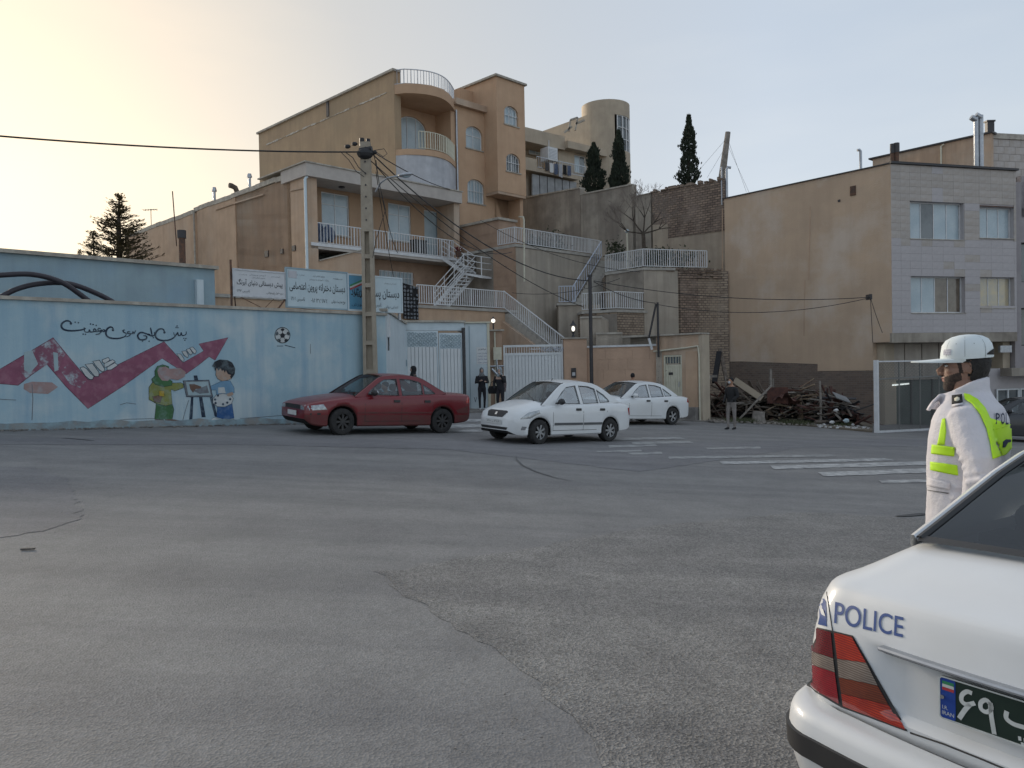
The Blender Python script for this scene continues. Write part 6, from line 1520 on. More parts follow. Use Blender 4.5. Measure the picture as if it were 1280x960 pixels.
b = MB(); b.tube([(-.16, -.05, hP-.25), (.2, -.1, hP-.22)], .09, 8); b.tube([(-.1, 0, hP-.1), (-.1, 0, hP+.12)], .07, 8); b.tube([(.08, 0, hP-.1), (.08, 0, hP+.1)], .06, 8); b.ell((0, -.1, hP-.35), .24, .18, .16, 9, 6); b.build('cable_cluster', 'wire_black', t)
for i, (dx, dz_) in enumerate(((-.3, -.05), (-.5, -.12), (.25, -.3))): MB().ell((dx, -.05, hP+dz_), .09, .06, .06, 8, 6).build('insulator', 'wire_black', t)
# street lamp arm
la = P(470, 240, 22.55)-t.location; lb = P(485, 222, 22.3)-t.location; lc = P(500, 219.5, 22.1)-t.location
tb = thing('street_lamp', 'cobra head street lamp on a bent arm fixed to the concrete pole', 'street lamp', t.location)
MB().tube([la+Vector((-.02, 0, 0)), la*.6+lb*.4+Vector((0, 0, .1)), lb, lc], .025, 8).build('arm', 'galvanised', tb, smooth=60)
ld = P(513, 217.5, 22.0)-t.location
rot = (ld-lc).to_track_quat('X', 'Z').to_matrix()
MB().ell((lc+ld)/2, .22, .1, .065, 14, 8, rot=rot).build('lamp_head', 'galvanised', tb, smooth=60)
MB().ell((lc+ld)/2+Vector((.03, 0, -.045)), .13, .07, .04, 12, 6, rot=rot).build('lens', 'curtain_pane', tb, smooth=60)
def sag(p, q, s, n=16):
 p, q = Vector(p), Vector(q); return [p+(q-p)*i/n-Vector((0, 0, s*4*(i/n)*(1-i/n))) for i in range(n+1)]
def wire(label, pts, r=.012, grp='overhead wires', name='overhead_wire'):
 o0 = Vector(pts[0]); b = MB().tube([Vector(p)-o0 for p in pts], r, 5); o = b.build(name, 'wire_black'); o.location = o0; return tag(o, label, 'wire', grp)
top = Vector((cP.x, cP.y-.1, zP-.15))
wire('thick black cable running in from the left sky to the concrete pole', sag(P(-60, 165, 17), P(450, 190, 22.3), .12), .022)
wire('service cable from the pole top down to the white apron house edge', sag(top, P(572, 239, 43), .2), .018)
wire('long cable from the concrete pole to the thin dark pole, upper strand', sag(top, P(737, 351, 32), .9), .02)
wire('long cable from the concrete pole to the thin dark pole, lower strand', sag(top+Vector((.05, 0, -.3)), P(730, 384, 32), .5), .014)
wire('cable from the lamp arm down to the terrace railing', sag(P(470, 215, 22.4), P(492, 346, 33), .15), .012)
wire('slack cable beside the pole running toward the metal stair', sag(P(468, 205, 22.4), P(640, 315, 38), .9), .016)
wire('cable looping down the right side of the pole', [P(470, 200, 22.4), P(474, 230, 22.4), P(482, 262, 22.4), P(470, 300, 22.4), P(466, 322, 22.4)], .010)
wire('short slack loop left of the pole head', [P(430, 189, 22.3), P(441, 197, 22.3), P(448, 209, 22.3), P(456, 216, 22.3)], .012)
wire('second short loop left of the pole head', [P(425, 189, 22.3), P(436, 200, 22.3), P(445, 214, 22.3), P(455, 221, 22.3)], .010)
wire('curled cable end right of the pole head', [P(468, 188, 22.4), P(480, 186, 22.4), P(484, 192, 22.4), P(479, 196, 22.4), P(470, 190, 22.4)], .010)
wire('cable hanging down from the pole head past the lamp', sag(P(467, 190, 22.4), P(497, 316, 30), .4), .012)
wire('thin cable across the grey wall to the party wall post, upper', sag(P(742, 351, 31.9), P(1088, 371.5, 30.5), .35), .014)
wire('thin cable across the grey wall to the party wall post, lower', sag(P(818, 380, 31), P(1088, 372, 30.5), .45), .012)
wire('cable from the thin dark pole to the shorter pole on its right', sag(P(742, 352, 31.9), P(820, 379, 31), .15), .014)
wire('cable dropping from the party wall bracket to the gate', sag(P(1088, 372, 30.5), P(1103, 416, 30.5), .05), .012)
wire('straight cable hanging from the party wall bracket', [P(1088, 372, 30.5), P(1091, 428, 30.6)], .012)
wire('faint cable across the walkway walls', sag(P(600, 275, 38), P(800, 340, 37), .5), .012)
wire('thin cable low across the garden walls', sag(P(640, 366, 36), P(775, 348, 36), .3), .012)
c = P(1088, 371, 30.6); tb = thing('wire_bracket', 'small black cable bracket on a post against the party wall', 'bracket', c); MB().box(-.05, .05, -.05, .3, -.1, .1).build('bracket', 'dark_paint', tb)
c = P(740, 500, 31.9); zt_ = P(738.5, 346, 31.9).z
tb = thing('dark_pole', 'straight thin dark metal pole standing before the garden wall', 'pole', (c.x, c.y, gz(c.x))); MB().tube([(0, 0, 0), (0, 0, zt_-gz(c.x))], .075, 10).build('shaft', 'dark_paint', tb, smooth=60); MB().tube([(0, 0, zt_-gz(c.x)), (0, 0, zt_-gz(c.x)+.08)], .1, 10).build('cap', 'dark_paint', tb)
c = P(823, 437, 31.4); zt_ = P(821, 378, 31.4).z
tb = thing('short_pole', 'shorter thin dark pole with a slanted brace above the doorway wall', 'pole', (c.x, c.y, c.z-.3)); hh = zt_-c.z+.3
MB().tube([(0, 0, 0), (0, 0, hh)], .045, 8).build('shaft', 'dark_paint', tb); MB().tube([P(820, 380, 31.4)-tb.location, P(811, 423, 31.5)-tb.location], .04, 8).build('brace', 'dark_paint', tb); MB().tube([P(811, 423, 31.5)-tb.location, P(815, 437, 31.5)-tb.location], .05, 8).build('brace_foot', 'white_paint', tb)
# leaning mast with guy wires above the brick wall
a = P(902, 226, 40.2); c = P(910, 165, 40.0)
tb = thing('leaning_mast', 'tall leaning weathered wooden mast above the brick wall end', 'mast', a-Vector((0, 0, .8))); L = lambda p: Vector(p)-tb.location
MB().tube([L(a-Vector((.15, 0, .8))), L(a), L(c)], [.2, .19, .13], 8).build('shaft', 'grey_wood', tb)
for (u, v) in ((866, 222), (884, 222), (933, 240), (937, 242)): wire({866: 'guy wire from the mast to the left', 884: 'steeper guy wire from the mast to the left', 933: 'steeper guy wire from the mast to the right', 937: 'guy wire from the mast to the far right'}[u], [P(909, 172 if u in (866, 933) else 180, 40), P(u, v, 40)], .006, 'guy wires of the leaning mast', 'guy_wire')
tb = thing('roof_flue', 'short galvanised bent flue at the foot of the leaning mast', 'flue', P(908.5, 246, 39.7)); MB().tube([(0, 0, -.4), (0, 0, 1.35), (.06, 0, 1.48), (.22, 0, 1.45)], .07, 8).build('pipe', 'galvanised', tb, smooth=60); MB().tube([(-.25, 0, -.4), (-.25, 0, 1.5)], .04, 8).build('side_pipe', 'galvanised', tb)
# lamp post on upper walkway (white thin)
c = P(784.5, 327, 40.2); tb = thing('walkway_post', 'short pale lamp post at the bend of the upper railings', 'lamp', (c.x, c.y, zR)); hh = P(784.5, 289, 40.2).z-zR; MB().tube([(0, 0, 0), (0, 0, hh)], .04, 8).build('post', 'cream_paint', tb); MB().ell((0, 0, hh), .12, .12, .1, 10, 6).build('globe', 'curtain_pane', tb, smooth=60)
# ================================================================== TREES
mat('bark', (.09, .07, .055), (.05, .04, .032), 8, .8, .95, .6, 30); mat('cypress_green', (.030, .043, .024), (.018, .026, .016), 2.5, .9, .85)
mat('twig', (.20, .165, .14), None); mat('cedar_green', (.13, .105, .05), (.07, .065, .032), 2.5, .9, .85)
def cypress(u, v_top, v_base, halfw, Y, lab, seed, lean=0):
 base = P(u, v_base+14, Y); top = P(u+lean, v_top, Y); h = top.z-base.z; t = thing('cypress_tree', lab, 'tree', base, 0, 'cypress trees along the hilltop'); rr = random.Random(seed); rmax = halfw*Y/FPX
 MB().tube([(0, 0, -1), (0, 0, h*.5), (top.x-base.x, 0, h*.96)], [.14, .09, .02], 7).build('trunk', 'bark', t)
 b = MB()
 prof = lambda s: (min(1, .35+s*3.2) if s < .2 else 1.0) * max(.05, (1-s)**.62) * (1+.0*s)
 for i in range(5200):
  s = rr.random()**1.15; r = rmax*prof(s)*(.45+.6*rr.random()**.6)*(1+.28*math.sin(s*23+seed)*math.sin(s*9))*(1.25 if rr.random() < .06 else 1); a = rr.uniform(0, 6.283)
  r *= 1+.18*math.sin(a*3+s*14+seed)
  p = Vector((r*math.cos(a)+(top.x-base.x)*s, r*math.sin(a), h*s)); L_ = rr.uniform(.10, .24); d = Vector((math.cos(a)*.35+rr.uniform(-.2, .2), math.sin(a)*.35+rr.uniform(-.2, .2), 1)).normalized(); q = d.cross(Vector((rr.gauss(0, 1), rr.gauss(0, 1), .1))).normalized()*L_*.22
  b.add([p, p+d*L_*.5+q, p+d*L_, p+d*L_*.5-q], [(0, 1, 2, 3)])
 tag(b.build('crown', 'cypress_green', t), kind='stuff')
cypress(743, 181, 236, 15, 51, 'short broad dark cypress at the left of the hilltop group', 1, -1)
cypress(775, 165, 232, 12, 50.5, 'slim dark cypress beside the round stair turret', 2, -2)
cypress(861, 146, 227, 13, 49, 'tall isolated cypress behind the brick wall', 3, 0)
# small extra top behind left cypress
cypress(769, 205, 236, 8, 50, 'small ragged cypress between the two larger left ones', 4, 0)
def conifer():
 base = P(150, 345, 40); top = P(152, 244, 40); h = top.z-base.z; t = thing('cedar_tree', 'open branched cedar catching warm light behind the blue shed', 'tree', base); rr = random.Random(6)
 MB().tube([(0, 0, -2), (0, 0, h*.6), (.08, 0, h)], [.2, .12, .02], 8).build('trunk', 'bark', t)
 b = MB(); w = MB()
 for lvl in range(30):
  s = (lvl+.5)/30; z = h*s; R0 = 2.05*(1-s)**.8+.12; nb = 6 if s < .75 else 4
  for k in range(nb):
   a = rr.uniform(0, 6.283); R = R0*rr.uniform(.6, 1.08); tip = Vector((R*math.cos(a), R*math.sin(a), z+R*rr.uniform(.12, .42))); st = Vector((0, 0, z))
   mid_ = (st+tip)/2-Vector((0, 0, R*.06)); w.tube([st, mid_, tip], [.03, .02, .008], 4)
   n = int(30*R/1.0)+8
   for i in range(n):
    f = rr.uniform(.22, 1); p = st.lerp(tip, f) if f > .5 else st.lerp(mid_, f*2); p = p+Vector((rr.gauss(0, .07), rr.gauss(0, .07), rr.gauss(0, .03))); d = (tip-st).normalized(); sd_ = d.cross(Vector((0, 0, 1)))*rr.choice((-1, 1)); e = (d*.7+sd_*rr.uniform(.2, 1)+Vector((0, 0, rr.uniform(-.1, .5)))).normalized()*rr.uniform(.1, .22); q = Vector((e.y, -e.x, rr.uniform(-.05, .05)))*.22
    b.add([p, p+e*.5+q, p+e, p+e*.5-q], [(0, 1, 2, 3)])
 tag(b.build('crown', 'cedar_green', t), kind='stuff'); tag(w.build('branches', 'bark', t), kind='stuff')
 b2 = P(118, 340, 41); t2 = thing('cedar_tree', 'smaller cedar top just left of the open branched cedar', 'tree', b2); b = MB(); h2 = P(118, 290, 41).z-b2.z
 MB().tube([(0, 0, -2), (0, 0, h2)], [.1, .02], 6).build('trunk', 'bark', t2)
 for i in range(900):
  s = rr.random(); r = .75*(1-s)**.7*rr.uniform(.3, 1); a = rr.uniform(0, 6.28); p = Vector((r*math.cos(a), r*math.sin(a), h2*s+r*.2)); e = Vector((math.cos(a), math.sin(a), .4))*rr.uniform(.1, .2); q = Vector((-e.y, e.x, 0))*.25; b.add([p, p+e*.5+q, p+e, p+e*.5-q], [(0, 1, 2, 3)])
 tag(b.build('crown', 'cedar_green', t2), kind='stuff')
 b3 = P(100, 335, 42); t3 = thing('cedar_tree', 'tiny cedar tip farthest left above the blue shed roof', 'tree', b3); b = MB(); MB().tube([(0, 0, -2), (0, 0, .8)], [.06, .02], 6).build('trunk', 'bark', t3)
 for i in range(160): s = rr.random(); r = .2*(1-s)+.02; a = rr.uniform(0, 6.28); p = Vector((r*math.cos(a), r*math.sin(a), .9*s)); e = Vector((math.cos(a)*.5, math.sin(a)*.5, 1))*.14; q = Vector((-e.y, e.x, 0))*.3; b.add([p, p+e*.5+q, p+e, p+e*.5-q], [(0, 1, 2, 3)])
 tag(b.build('crown', 'cedar_green', t3), kind='stuff')
conifer()
def bare_tree():
 base = P(805, 334, 39.0); base.z = zR; t = thing('bare_tree', 'leafless tree growing on the upper terrace before the grey wall', 'tree', base); rr = random.Random(17); w = MB(); tw = MB()
 k = 39.0/FPX
 def grow(p, d, L, r, lv):
  q = p+d*L; m_ = (p+q)/2+Vector((rr.gauss(0, .03), rr.gauss(0, .03), 0))*L; (w if lv < 3 else tw).tube([p, m_, q], [r, r*.85, r*.7], 6 if lv < 2 else 4)
  if lv >= 6: return
  n = 3 if lv in (0, 1, 2, 4) else 2
  for i in range(n):
   e = (d+Vector((rr.gauss(0, .55), rr.gauss(0, .5), rr.gauss(.36, .3)))).normalized(); grow(q, e, L*rr.uniform(.6, .85), max(.007, r*.62), lv+1)
 fork = P(804, 292, 39.0)-base
 MB().tube([(0, 0, -.2), (fork.x*.5+.03, 0, fork.z*.5), fork], [.12, .10, .09], 8).build('trunk', 'bark', t)
 for d in (Vector((-.55, 0, .75)), Vector((.12, .1, 1)), Vector((.62, 0, .6)), Vector((-.9, .1, .15)), Vector((.9, -.1, .22))):
  grow(Vector(fork), d.normalized(), .78, .042, 1)
 tag(w.build('limb', 'bark', t), kind='stuff'); tag(tw.build('twigs', 'twig', t), kind='stuff')
bare_tree()
# ================================================================== CARS
from mathutils.bvhtree import BVHTree
def glass_mat(name, tint=(.30, .34, .36), k=.55):
 m = bpy.data.materials.new(name); m.use_nodes = True; n, l = m.node_tree.nodes, m.node_tree.links
 for x in list(n):
  if x.type == 'BSDF_PRINCIPLED': n.remove(x)
 out = [x for x in n if x.type == 'OUTPUT_MATERIAL'][0]
 tr = n.new('ShaderNodeBsdfTransparent'); tr.inputs[0].default_value = (*tint, 1)
 gl = n.new('ShaderNodeBsdfGlossy'); gl.inputs['Roughness'].default_value = .03; gl.inputs[0].default_value = (.9, .93, .95, 1)
 lw = n.new('ShaderNodeLayerWeight'); lw.inputs[0].default_value = .35
 mr = n.new('ShaderNodeMapRange'); mr.inputs[3].default_value = .07; mr.inputs[4].default_value = k; l.new(lw.outputs['Fresnel'], mr.inputs[0])
 mx_ = n.new('ShaderNodeMixShader'); l.new(mr.outputs[0], mx_.inputs[0]); l.new(tr.outputs[0], mx_.inputs[1]); l.new(gl.outputs[0], mx_.inputs[2]); l.new(mx_.outputs[0], out.inputs[0])
 M[name] = m
glass_mat('car_glass', (.60, .64, .65), .34); glass_mat('tinted_glass', (.10, .11, .12), .6)
def paint_mat(name, c, rough=.35, dirt=None, coat=.6, metal=0.0):
 mat(name, c, tuple(x*.93 for x in c), 3, .4, rough, coat=coat, metal=metal, streak=.0, patch=dirt or tuple(x*.8 for x in c), pscale=1.2, pamt=.35)
paint_mat('white_car_paint', (.70, .72, .73), .38, (.60, .60, .58)); paint_mat('police_white', (.66, .68, .70), .42, (.58, .59, .585), .3); paint_mat('red_car_paint', (.155, .006, .012), .30, (.14, .016, .018), .35, .0); paint_mat('black_car_paint', (.02, .022, .028), .3)
mat('red_dusty', (.13, .02, .022), (.10, .035, .03), 3, .7, .6)
mat('tyre_rubber', (.018, .018, .019), (.035, .034, .033), 10, .7, .85); mat('rim_silver', (.42, .43, .44), (.32, .33, .34), 8, .5, .35, metal=.6); mat('rim_dark', (.045, .045, .048), (.07, .068, .065), 8, .7, .6, metal=.3)
mat('black_plastic', (.022, .022, .024), (.03, .03, .03), 6, .5, .5); mat('underbody', (.008, .008, .008), None, 5, .3, .95)
mat('lamp_clear', (.42, .45, .47), (.25, .27, .29), 14, .9, .12, metal=.4, coat=1.0); mat('lamp_red', (.42, .015, .02), (.30, .01, .015), 12, .6, .12, coat=1.0); mat('lamp_amber', (.65, .16, .02), (.5, .09, .02), 12, .7, .15, coat=1.0)
mat('seat_cloth', (.05, .05, .055), (.08, .08, .085), 9, .6, .9); mat('chrome', (.6, .62, .64), None, 5, .3, .12, metal=1.0); mat('plate_white', (.62, .63, .62), None, 8, .3, .5); mat('seam_dark', (.03, .03, .03), None, 5, .3, .8); mat('moulding_grey', (.10, .105, .11), None, 5, .4, .55)
def interp(keys, x):
 if x <= keys[0][0]: return keys[0][1]
 for (a, va), (b_, vb) in zip(keys, keys[1:]):
  if x <= b_:
   i = keys.index((a, va)); p0 = keys[max(0, i-1)][1]; p3 = keys[min(len(keys)-1, i+2)][1]; t = (x-a)/(b_-a)
   m1 = (vb-p0)/(b_-keys[max(0, i-1)][0])*(b_-a) if i > 0 else (vb-va); m2 = (p3-va)/(keys[min(len(keys)-1, i+2)][0]-a)*(b_-a) if i+2 < len(keys) else (vb-va)
   # limit the tangents so flat parts stay flat
   dv = vb-va; lim = 3*abs(dv); m1 = max(-lim, min(lim, m1)); m2 = max(-lim, min(lim, m2))
   return (2*t**3-3*t*t+1)*va+(t**3-2*t*t+t)*m1+(-2*t**3+3*t*t)*vb+(t**3-t*t)*m2
 return keys[-1][1]
def car(spec, t):
 """a saloon car: x forward, y left, z up; t is its empty"""
 S = spec; x0, x1 = S['x0'], S['x1']; ax = S['axles']; R = S['R']; tw = S['W']/2; arcR = R+.055
 xs = set([round(x0+(x1-x0)*i/44, 4) for i in range(45)])
 for a in ax:
  for k in range(-8, 9): xs.add(round(a+arcR*math.sin(k/8*math.pi/2), 4))
  xs.add(round(a-arcR-.004, 4)); xs.add(round(a+arcR+.004, 4))
 for e in (x0, x1):
  sgn = 1 if e == x0 else -1
  for d in (.015, .04, .08, .14): xs.add(round(e+sgn*d, 4))
 xs = sorted(xs)
 ca, cb = S['cab']      # belt extent rear, front
 rings = []
 for x in xs:
  w = tw*interp(S['w'], x); zb = interp(S['zb'], x); zs = interp(S['zs'], x); zc = interp(S['zc'], x); za = zb
  for a in ax:
   d = abs(x-a)
   if d < arcR: za = max(za, R+math.sqrt(max(0, arcR**2-d*d)))
  zm = max(za+.03, S['zmid'])
  inside = ca+.05 < x < cb-.05
  tub = .38 if inside else None
  half = [(0, zb), (w*.66, zb), (w*.66, max(zb+.001, za-.01)), (w*.955, za), (w*.992, za+.03), (w*1.0, max(zm, za+.05)), (w*.995, (zm+zs)/2 if (zm+zs)/2 > za+.06 else za+.07), (w*.975, zs-.07), (w*.945, zs-.02), (w*.90, zs+.0)]
  if inside: half += [(w*.86, zs-.004), (w*.84, tub), (0, tub-.02)]
  else: half += [(w*.72, zs+(zc-zs)*.55), (w*.4, zs+(zc-zs)*.9), (0, zc)]
  rings.append([(x, y, z) for y, z in half]+[(x, -y, z) for y, z in half[-2:0:-1]])
 n = len(rings[0]); b = MB(); k0 = 0; vs = [p for r in rings for p in r]; b.v = vs
 hn = 13
 for i in range(len(rings)-1):
  for k in range(n):
   f = (i*n+k, i*n+(k+1) % n, (i+1)*n+(k+1) % n, (i+1)*n+k); kk = k if k < hn-1 else n-1-k
   mid = (xs[i]+xs[i+1])/2; ins = ca+.05 < mid < cb-.05
   b.f.append(f); b.mi.append(1 if kk <= 2 else (2 if (ins and kk >= 10) else (3 if (kk in (3, 4) and S.get('low')) else 0)))
 b.f.append(tuple(range(n-1, -1, -1))); b.mi.append(0); b.f.append(tuple((len(rings)-1)*n+k for k in range(n))); b.mi.append(0)
 body = b.build('body', [S['paint'], 'underbody', 'seat_cloth', S.get('low', S['paint'])], t, smooth=38, fix=True)
 bvh = BVHTree.FromPolygons([v.co for v in body.data.vertices], [tuple(p.vertices) for p in body.data.polygons])
 # cabin
 zbelt = lambda x: interp(S['zs'], x)-.004; yb_ = lambda x: tw*interp(S['w'], x)*.90
 zr_ = S['ztop']; wr = S['wr']
 def ys(x, z):
  t_ = max(0, min(1, (z-zbelt(x))/(zr_-zbelt(x)))); return yb_(x)*(1-t_**1.15)+wr*t_**1.15
 out = S['side']     # cabin outline, from the windscreen base over the roof to the rear glass base: (x, z)
 sm = [tuple(p) for p in catmull(out, 4)]
 base = [(x_, zbelt(x_)-.01) for x_ in [sm[-1][0]+(sm[0][0]-sm[-1][0])*i/8 for i in range(1, 8)]]
 outer = sm+base[::-1][::-1] if False else sm+base
 holes = [[tuple(p) for p in h] for h in S['windows']]
 def panel(side):
  b = MB(); loops = [[Vector((x_, z_, 0)) for x_, z_ in outer]]+[[Vector((x_, z_, 0)) for x_, z_ in h] for h in holes]
  tr = tessellate_polygon(loops); flat = [p for q in loops for p in q]
  V = [(p.x, side*ys(p.x, p.y), p.y) for p in flat]+[(p.x, side*(ys(p.x, p.y)-.035), p.y) for p in flat]; k = len(flat)
  b.add(V, [tuple(q) for q in tr]+[(a+k, b2+k, c+k) for a, b2, c in tr]); off = 0
  for q in loops:
   m_ = len(q)
   b.add([], [])
   for i in range(m_): b.f.append((off+i, off+(i+1) % m_, off+(i+1) % m_+k, off+i+k)); b.mi.append(0)
   off += m_
  return b.build('cabin_side', S['paint'], t, fix=True, smooth=50)
 for sd_ in (1, -1):
  panel(sd_)
  for h in holes:
   tr = tessellate_polygon([[Vector((x_, z_, 0)) for x_, z_ in h]])
   MB().add([(x_, sd_*(ys(x_, z_)-.018), z_) for x_, z_ in h], [tuple(q) for q in tr]).build('side_window', 'car_glass', t)
   # rubber seal
   b = MB(); m_ = len(h); cx4 = sum(p[0] for p in h)/m_; cz4 = sum(p[1] for p in h)/m_
   ii = [(x_+(cx4-x_)*.0+(.014 if x_ < cx4 else -.014), z_+(.014 if z_ < cz4 else -.014)) for x_, z_ in h]
   V = [(x_, sd_*(ys(x_, z_)+.003), z_) for x_, z_ in h]+[(x_, sd_*(ys(x_, z_)+.003), z_) for x_, z_ in ii]
   b.add(V, [(i, (i+1) % m_, (i+1) % m_+m_, i+m_) for i in range(m_)]); b.build('window_seal', 'black_plastic', t)
 # roof, windscreen and rear glass across the car
 def across(pts, name, m, inset=0.0, lift=.0, crown=.035, sm_=60):
  b = MB(); rg = []
  for (x_, z_) in pts:
   y_ = ys(x_, z_)-inset; rg.append([(x_ - S.get('bow', .05)*(1-(q)**2)*(-1 if x_ > (ca+cb)/2 else 1)*(1 if m != S['paint'] else .6), y_*q, z_+lift+crown*(1-q*q)*(1 if z_ > zbelt(x_)+.1 else .4)) for q in (-1, -.75, -.5, -.25, 0, .25, .5, .75, 1)])
  b.loft(rg, closed=False, cap=False); return b.build(name, m, t, smooth=sm_, fix=True)
 iF, iR = S['roof']   # indices in 'side' where roof begins and ends
 f = sm[:iF*4+1]; rf = sm[iF*4:iR*4+1]; rr_ = sm[iR*4:]
 across(rf, 'roof', S['paint']); across(f, 'windscreen', 'car_glass', .05, -.002); across(rr_, 'rear_window', 'car_glass', .05, -.002)
 for seg in (f, rr_):
  for sd_ in (1, -1):
   b = MB(); rg = [[(x_, sd_*ys(x_, z_), z_), (x_, sd_*(ys(x_, z_)-.03), z_+.008), (x_, sd_*(ys(x_, z_)-.055), z_+.006), (x_, sd_*(ys(x_, z_)-.055), z_-.03)] for x_, z_ in seg]
   b.loft(rg, closed=False, cap=False); b.build('pillar', S['paint'], t, fix=True)
   b = MB(); b.tube([(x_, sd_*(ys(x_, z_)-.06), z_+.012) for x_, z_ in seg], .011, 5); b.build('glass_trim', 'black_plastic', t)
 b = MB(); xf_, zf_ = f[0]; xr_, zr2 = rr_[-1]
 # interior
 seats = MB()
 for (sx, sy) in ((S['seatx'], .36), (S['seatx'], -.36)):
  MB().loft([[(sx-.02+dx, sy+y_, z_) for dx, y_ in ((-.07, -.2), (.07, -.22), (.07, .22), (-.07, .2))] for z_, dx0 in ((.42, 0), (.9, 0))]+[[(sx-.14+dx, sy+y_, 1.0) for dx, y_ in ((-.05, -.17), (.05, -.17), (.05, .17), (-.05, .17))]]).build('seat', 'seat_cloth', t, smooth=50)
  MB().ell((sx-.16, sy, 1.10), .06, .13, .09, 10, 8).build('headrest', 'seat_cloth', t, smooth=60)
 MB().box(S['seatx']-.95, S['seatx']-.8, -.6, .6, .4, .98).build('rear_seat', 'seat_cloth', t)
 MB().box(cb-.42, cb-.06, -.64, .64, .55, zbelt(cb)-.04).build('dashboard', 'seat_cloth', t)
 b = MB(); c = Vector((cb-.55, .36, zbelt(cb)-.06)); b.tube([c+Vector((.06*math.cos(a*.42), .18*math.sin(a*.42), .17*math.cos(a*.42))) for a in range(16)], .014, 5); b.build('steering_wheel', 'black_plastic', t)
 # decals: outlines thrown onto the body along a direction
 def decal(pts, dirn, m, name, off=.004, cuts=2, parent=None, thick=0.0):
  d = Vector(dirn).normalized(); bm = bmesh.new(); vv = [bm.verts.new(p) for p in pts]; bm.faces.new(vv); bmesh.ops.triangulate(bm, faces=bm.faces)
  if cuts: bmesh.ops.subdivide_edges(bm, edges=bm.edges, cuts=cuts, use_grid_fill=True); bmesh.ops.triangulate(bm, faces=bm.faces)
  for v in bm.verts:
   hit, nn, idx, dist = bvh.ray_cast(v.co-d*4.0, d)
   if hit is not None: v.co = hit-d*off
   else: v.co = v.co
  if thick:
   r = bmesh.ops.extrude_face_region(bm, geom=bm.faces[:])
   for v in [g for g in r['geom'] if isinstance(g, bmesh.types.BMVert)]: v.co -= d*thick
  bmesh.ops.recalc_face_normals(bm, faces=bm.faces)
  me = bpy.data.meshes.new(name); bm.to_mesh(me); bm.free(); me.materials.append(M[m]); me.polygons.foreach_set('use_smooth', [True]*len(me.polygons)); me.set_sharp_from_angle(angle=R_(40))
  o = bpy.data.objects.new(name, me); COL.objects.link(o); o.parent = parent or t; return o
 side = lambda pts, m, name, **k: [decal([(x_, 0, z_) for x_, z_ in (pts if sd_ > 0 else pts)], (0, -sd_, 0), m, name, **k) for sd_ in (1, -1)]
 for xx in S['seams']:
  zb1_ = interp(S['zb'], xx)+.10
  side([(xx-.005, zb1_), (xx+.005, zb1_), (xx+.005, zbelt(xx)-.03), (xx-.005, zbelt(xx)-.03)], 'seam_dark', 'door_seam', off=.002, cuts=3)
 xm0, xm1 = min(S['seams']), max(S['seams'])
 zq = interp(S['zb'], 0)+.11; side([(xm0, zq), (xm1, zq), (xm1, zq+.010), (xm0, zq+.010)], 'seam_dark', 'sill_seam', off=.002, cuts=4)
 for xx in S['handles']: side([(xx-.085, S['zh']), (xx+.075, S['zh']), (xx+.075, S['zh']+.055), (xx-.085, S['zh']+.055)], S.get('handle_mat', 'black_plastic'), 'door_handle', off=-.002, thick=.022, cuts=1)
 if S.get('moulding'):
  for a, c in S['moulding']: side([(a, S['zmould']), (c, S['zmould']), (c, S['zmould']+.055), (a, S['zmould']+.055)], S.get('mould_mat', 'moulding_grey'), 'side_moulding', off=-.002, thick=.018, cuts=3)
 # mirrors
 for sd_ in (1, -1):
  c = Vector((cb-.38, sd_*(yb_(cb-.38)+.12), zbelt(cb-.38)+.10)); mm = MB().ell(c, .07, .10, .075, 12, 8); o = mm.build('wing_mirror', S.get('mirror_mat', 'black_plastic'), t, smooth=60)
  MB().bar(c-Vector((0, sd_*.16, .05)), c-Vector((0, sd_*.03, .02)), .05, .04).build('mirror_arm', 'black_plastic', o)
  MB().ell(c-Vector((.055, 0, 0)), .02, .085, .06, 10, 6).build('mirror_glass', 'chrome', o, smooth=60)
 # wheels
 for i, a in enumerate(ax):
  for sd_ in (1, -1):
   st = S.get('steer', 0) if i == 1 else 0
   wl = bpy.data.objects.new('wheel', None); 
   prof = [(.60, -.095), (.66, -.10), (.84, -.105), (.95, -.095), (1.0, -.065), (1.0, .065), (.95, .095), (.84, .105), (.66, .10), (.60, .095)]
   n2 = 28; b = MB(); rg = [[(R*p*math.cos(2*math.pi*k/n2), q*1.0, R*p*math.sin(2*math.pi*k/n2)) for p, q in prof] for k in range(n2)]; rg.append(rg[0])
   b.loft(rg, closed=True, cap=False); wl = b.build('wheel', 'tyre_rubber', t, smooth=40, fix=True)
   wl.location = (a, sd_*(tw*.985-.105), R); wl.rotation_euler.z = st
   r = MB(); ns = S.get('spokes', 7); rim = S.get('rim', 'rim_silver'); yo = sd_*.085
   ringp = lambda rad, y_: [(rad*math.cos(2*math.pi*k/n2), y_, rad*math.sin(2*math.pi*k/n2)) for k in range(n2)]
   r.loft([ringp(R*.64, yo*1.1), ringp(R*.585, yo*.95), ringp(R*.56, yo*.4)], cap=False)
   for k in range(ns):
    a_ = 2*math.pi*k/ns; d = Vector((math.cos(a_), 0, math.sin(a_))); p_ = Vector((-d.z, 0, d.x))
    w0, w1 = R*.13, R*(.15 if ns > 5 else .19)
    q = [d*R*.12-p_*w0*.5, d*R*.12+p_*w0*.5, d*R*.60+p_*w1*.62, d*R*.60-p_*w1*.62]
    r.add([v_+Vector((0, yo*.92, 0)) for v_ in q]+[v_+Vector((0, yo*.6, 0)) for v_ in q], [(0, 1, 2, 3), (7, 6, 5, 4), (0, 4, 5, 1), (1, 5, 6, 2), (2, 6, 7, 3), (3, 7, 4, 0)])
   r.loft([ringp(R*.17, yo*.99), ringp(R*.17, yo*.5)]); 
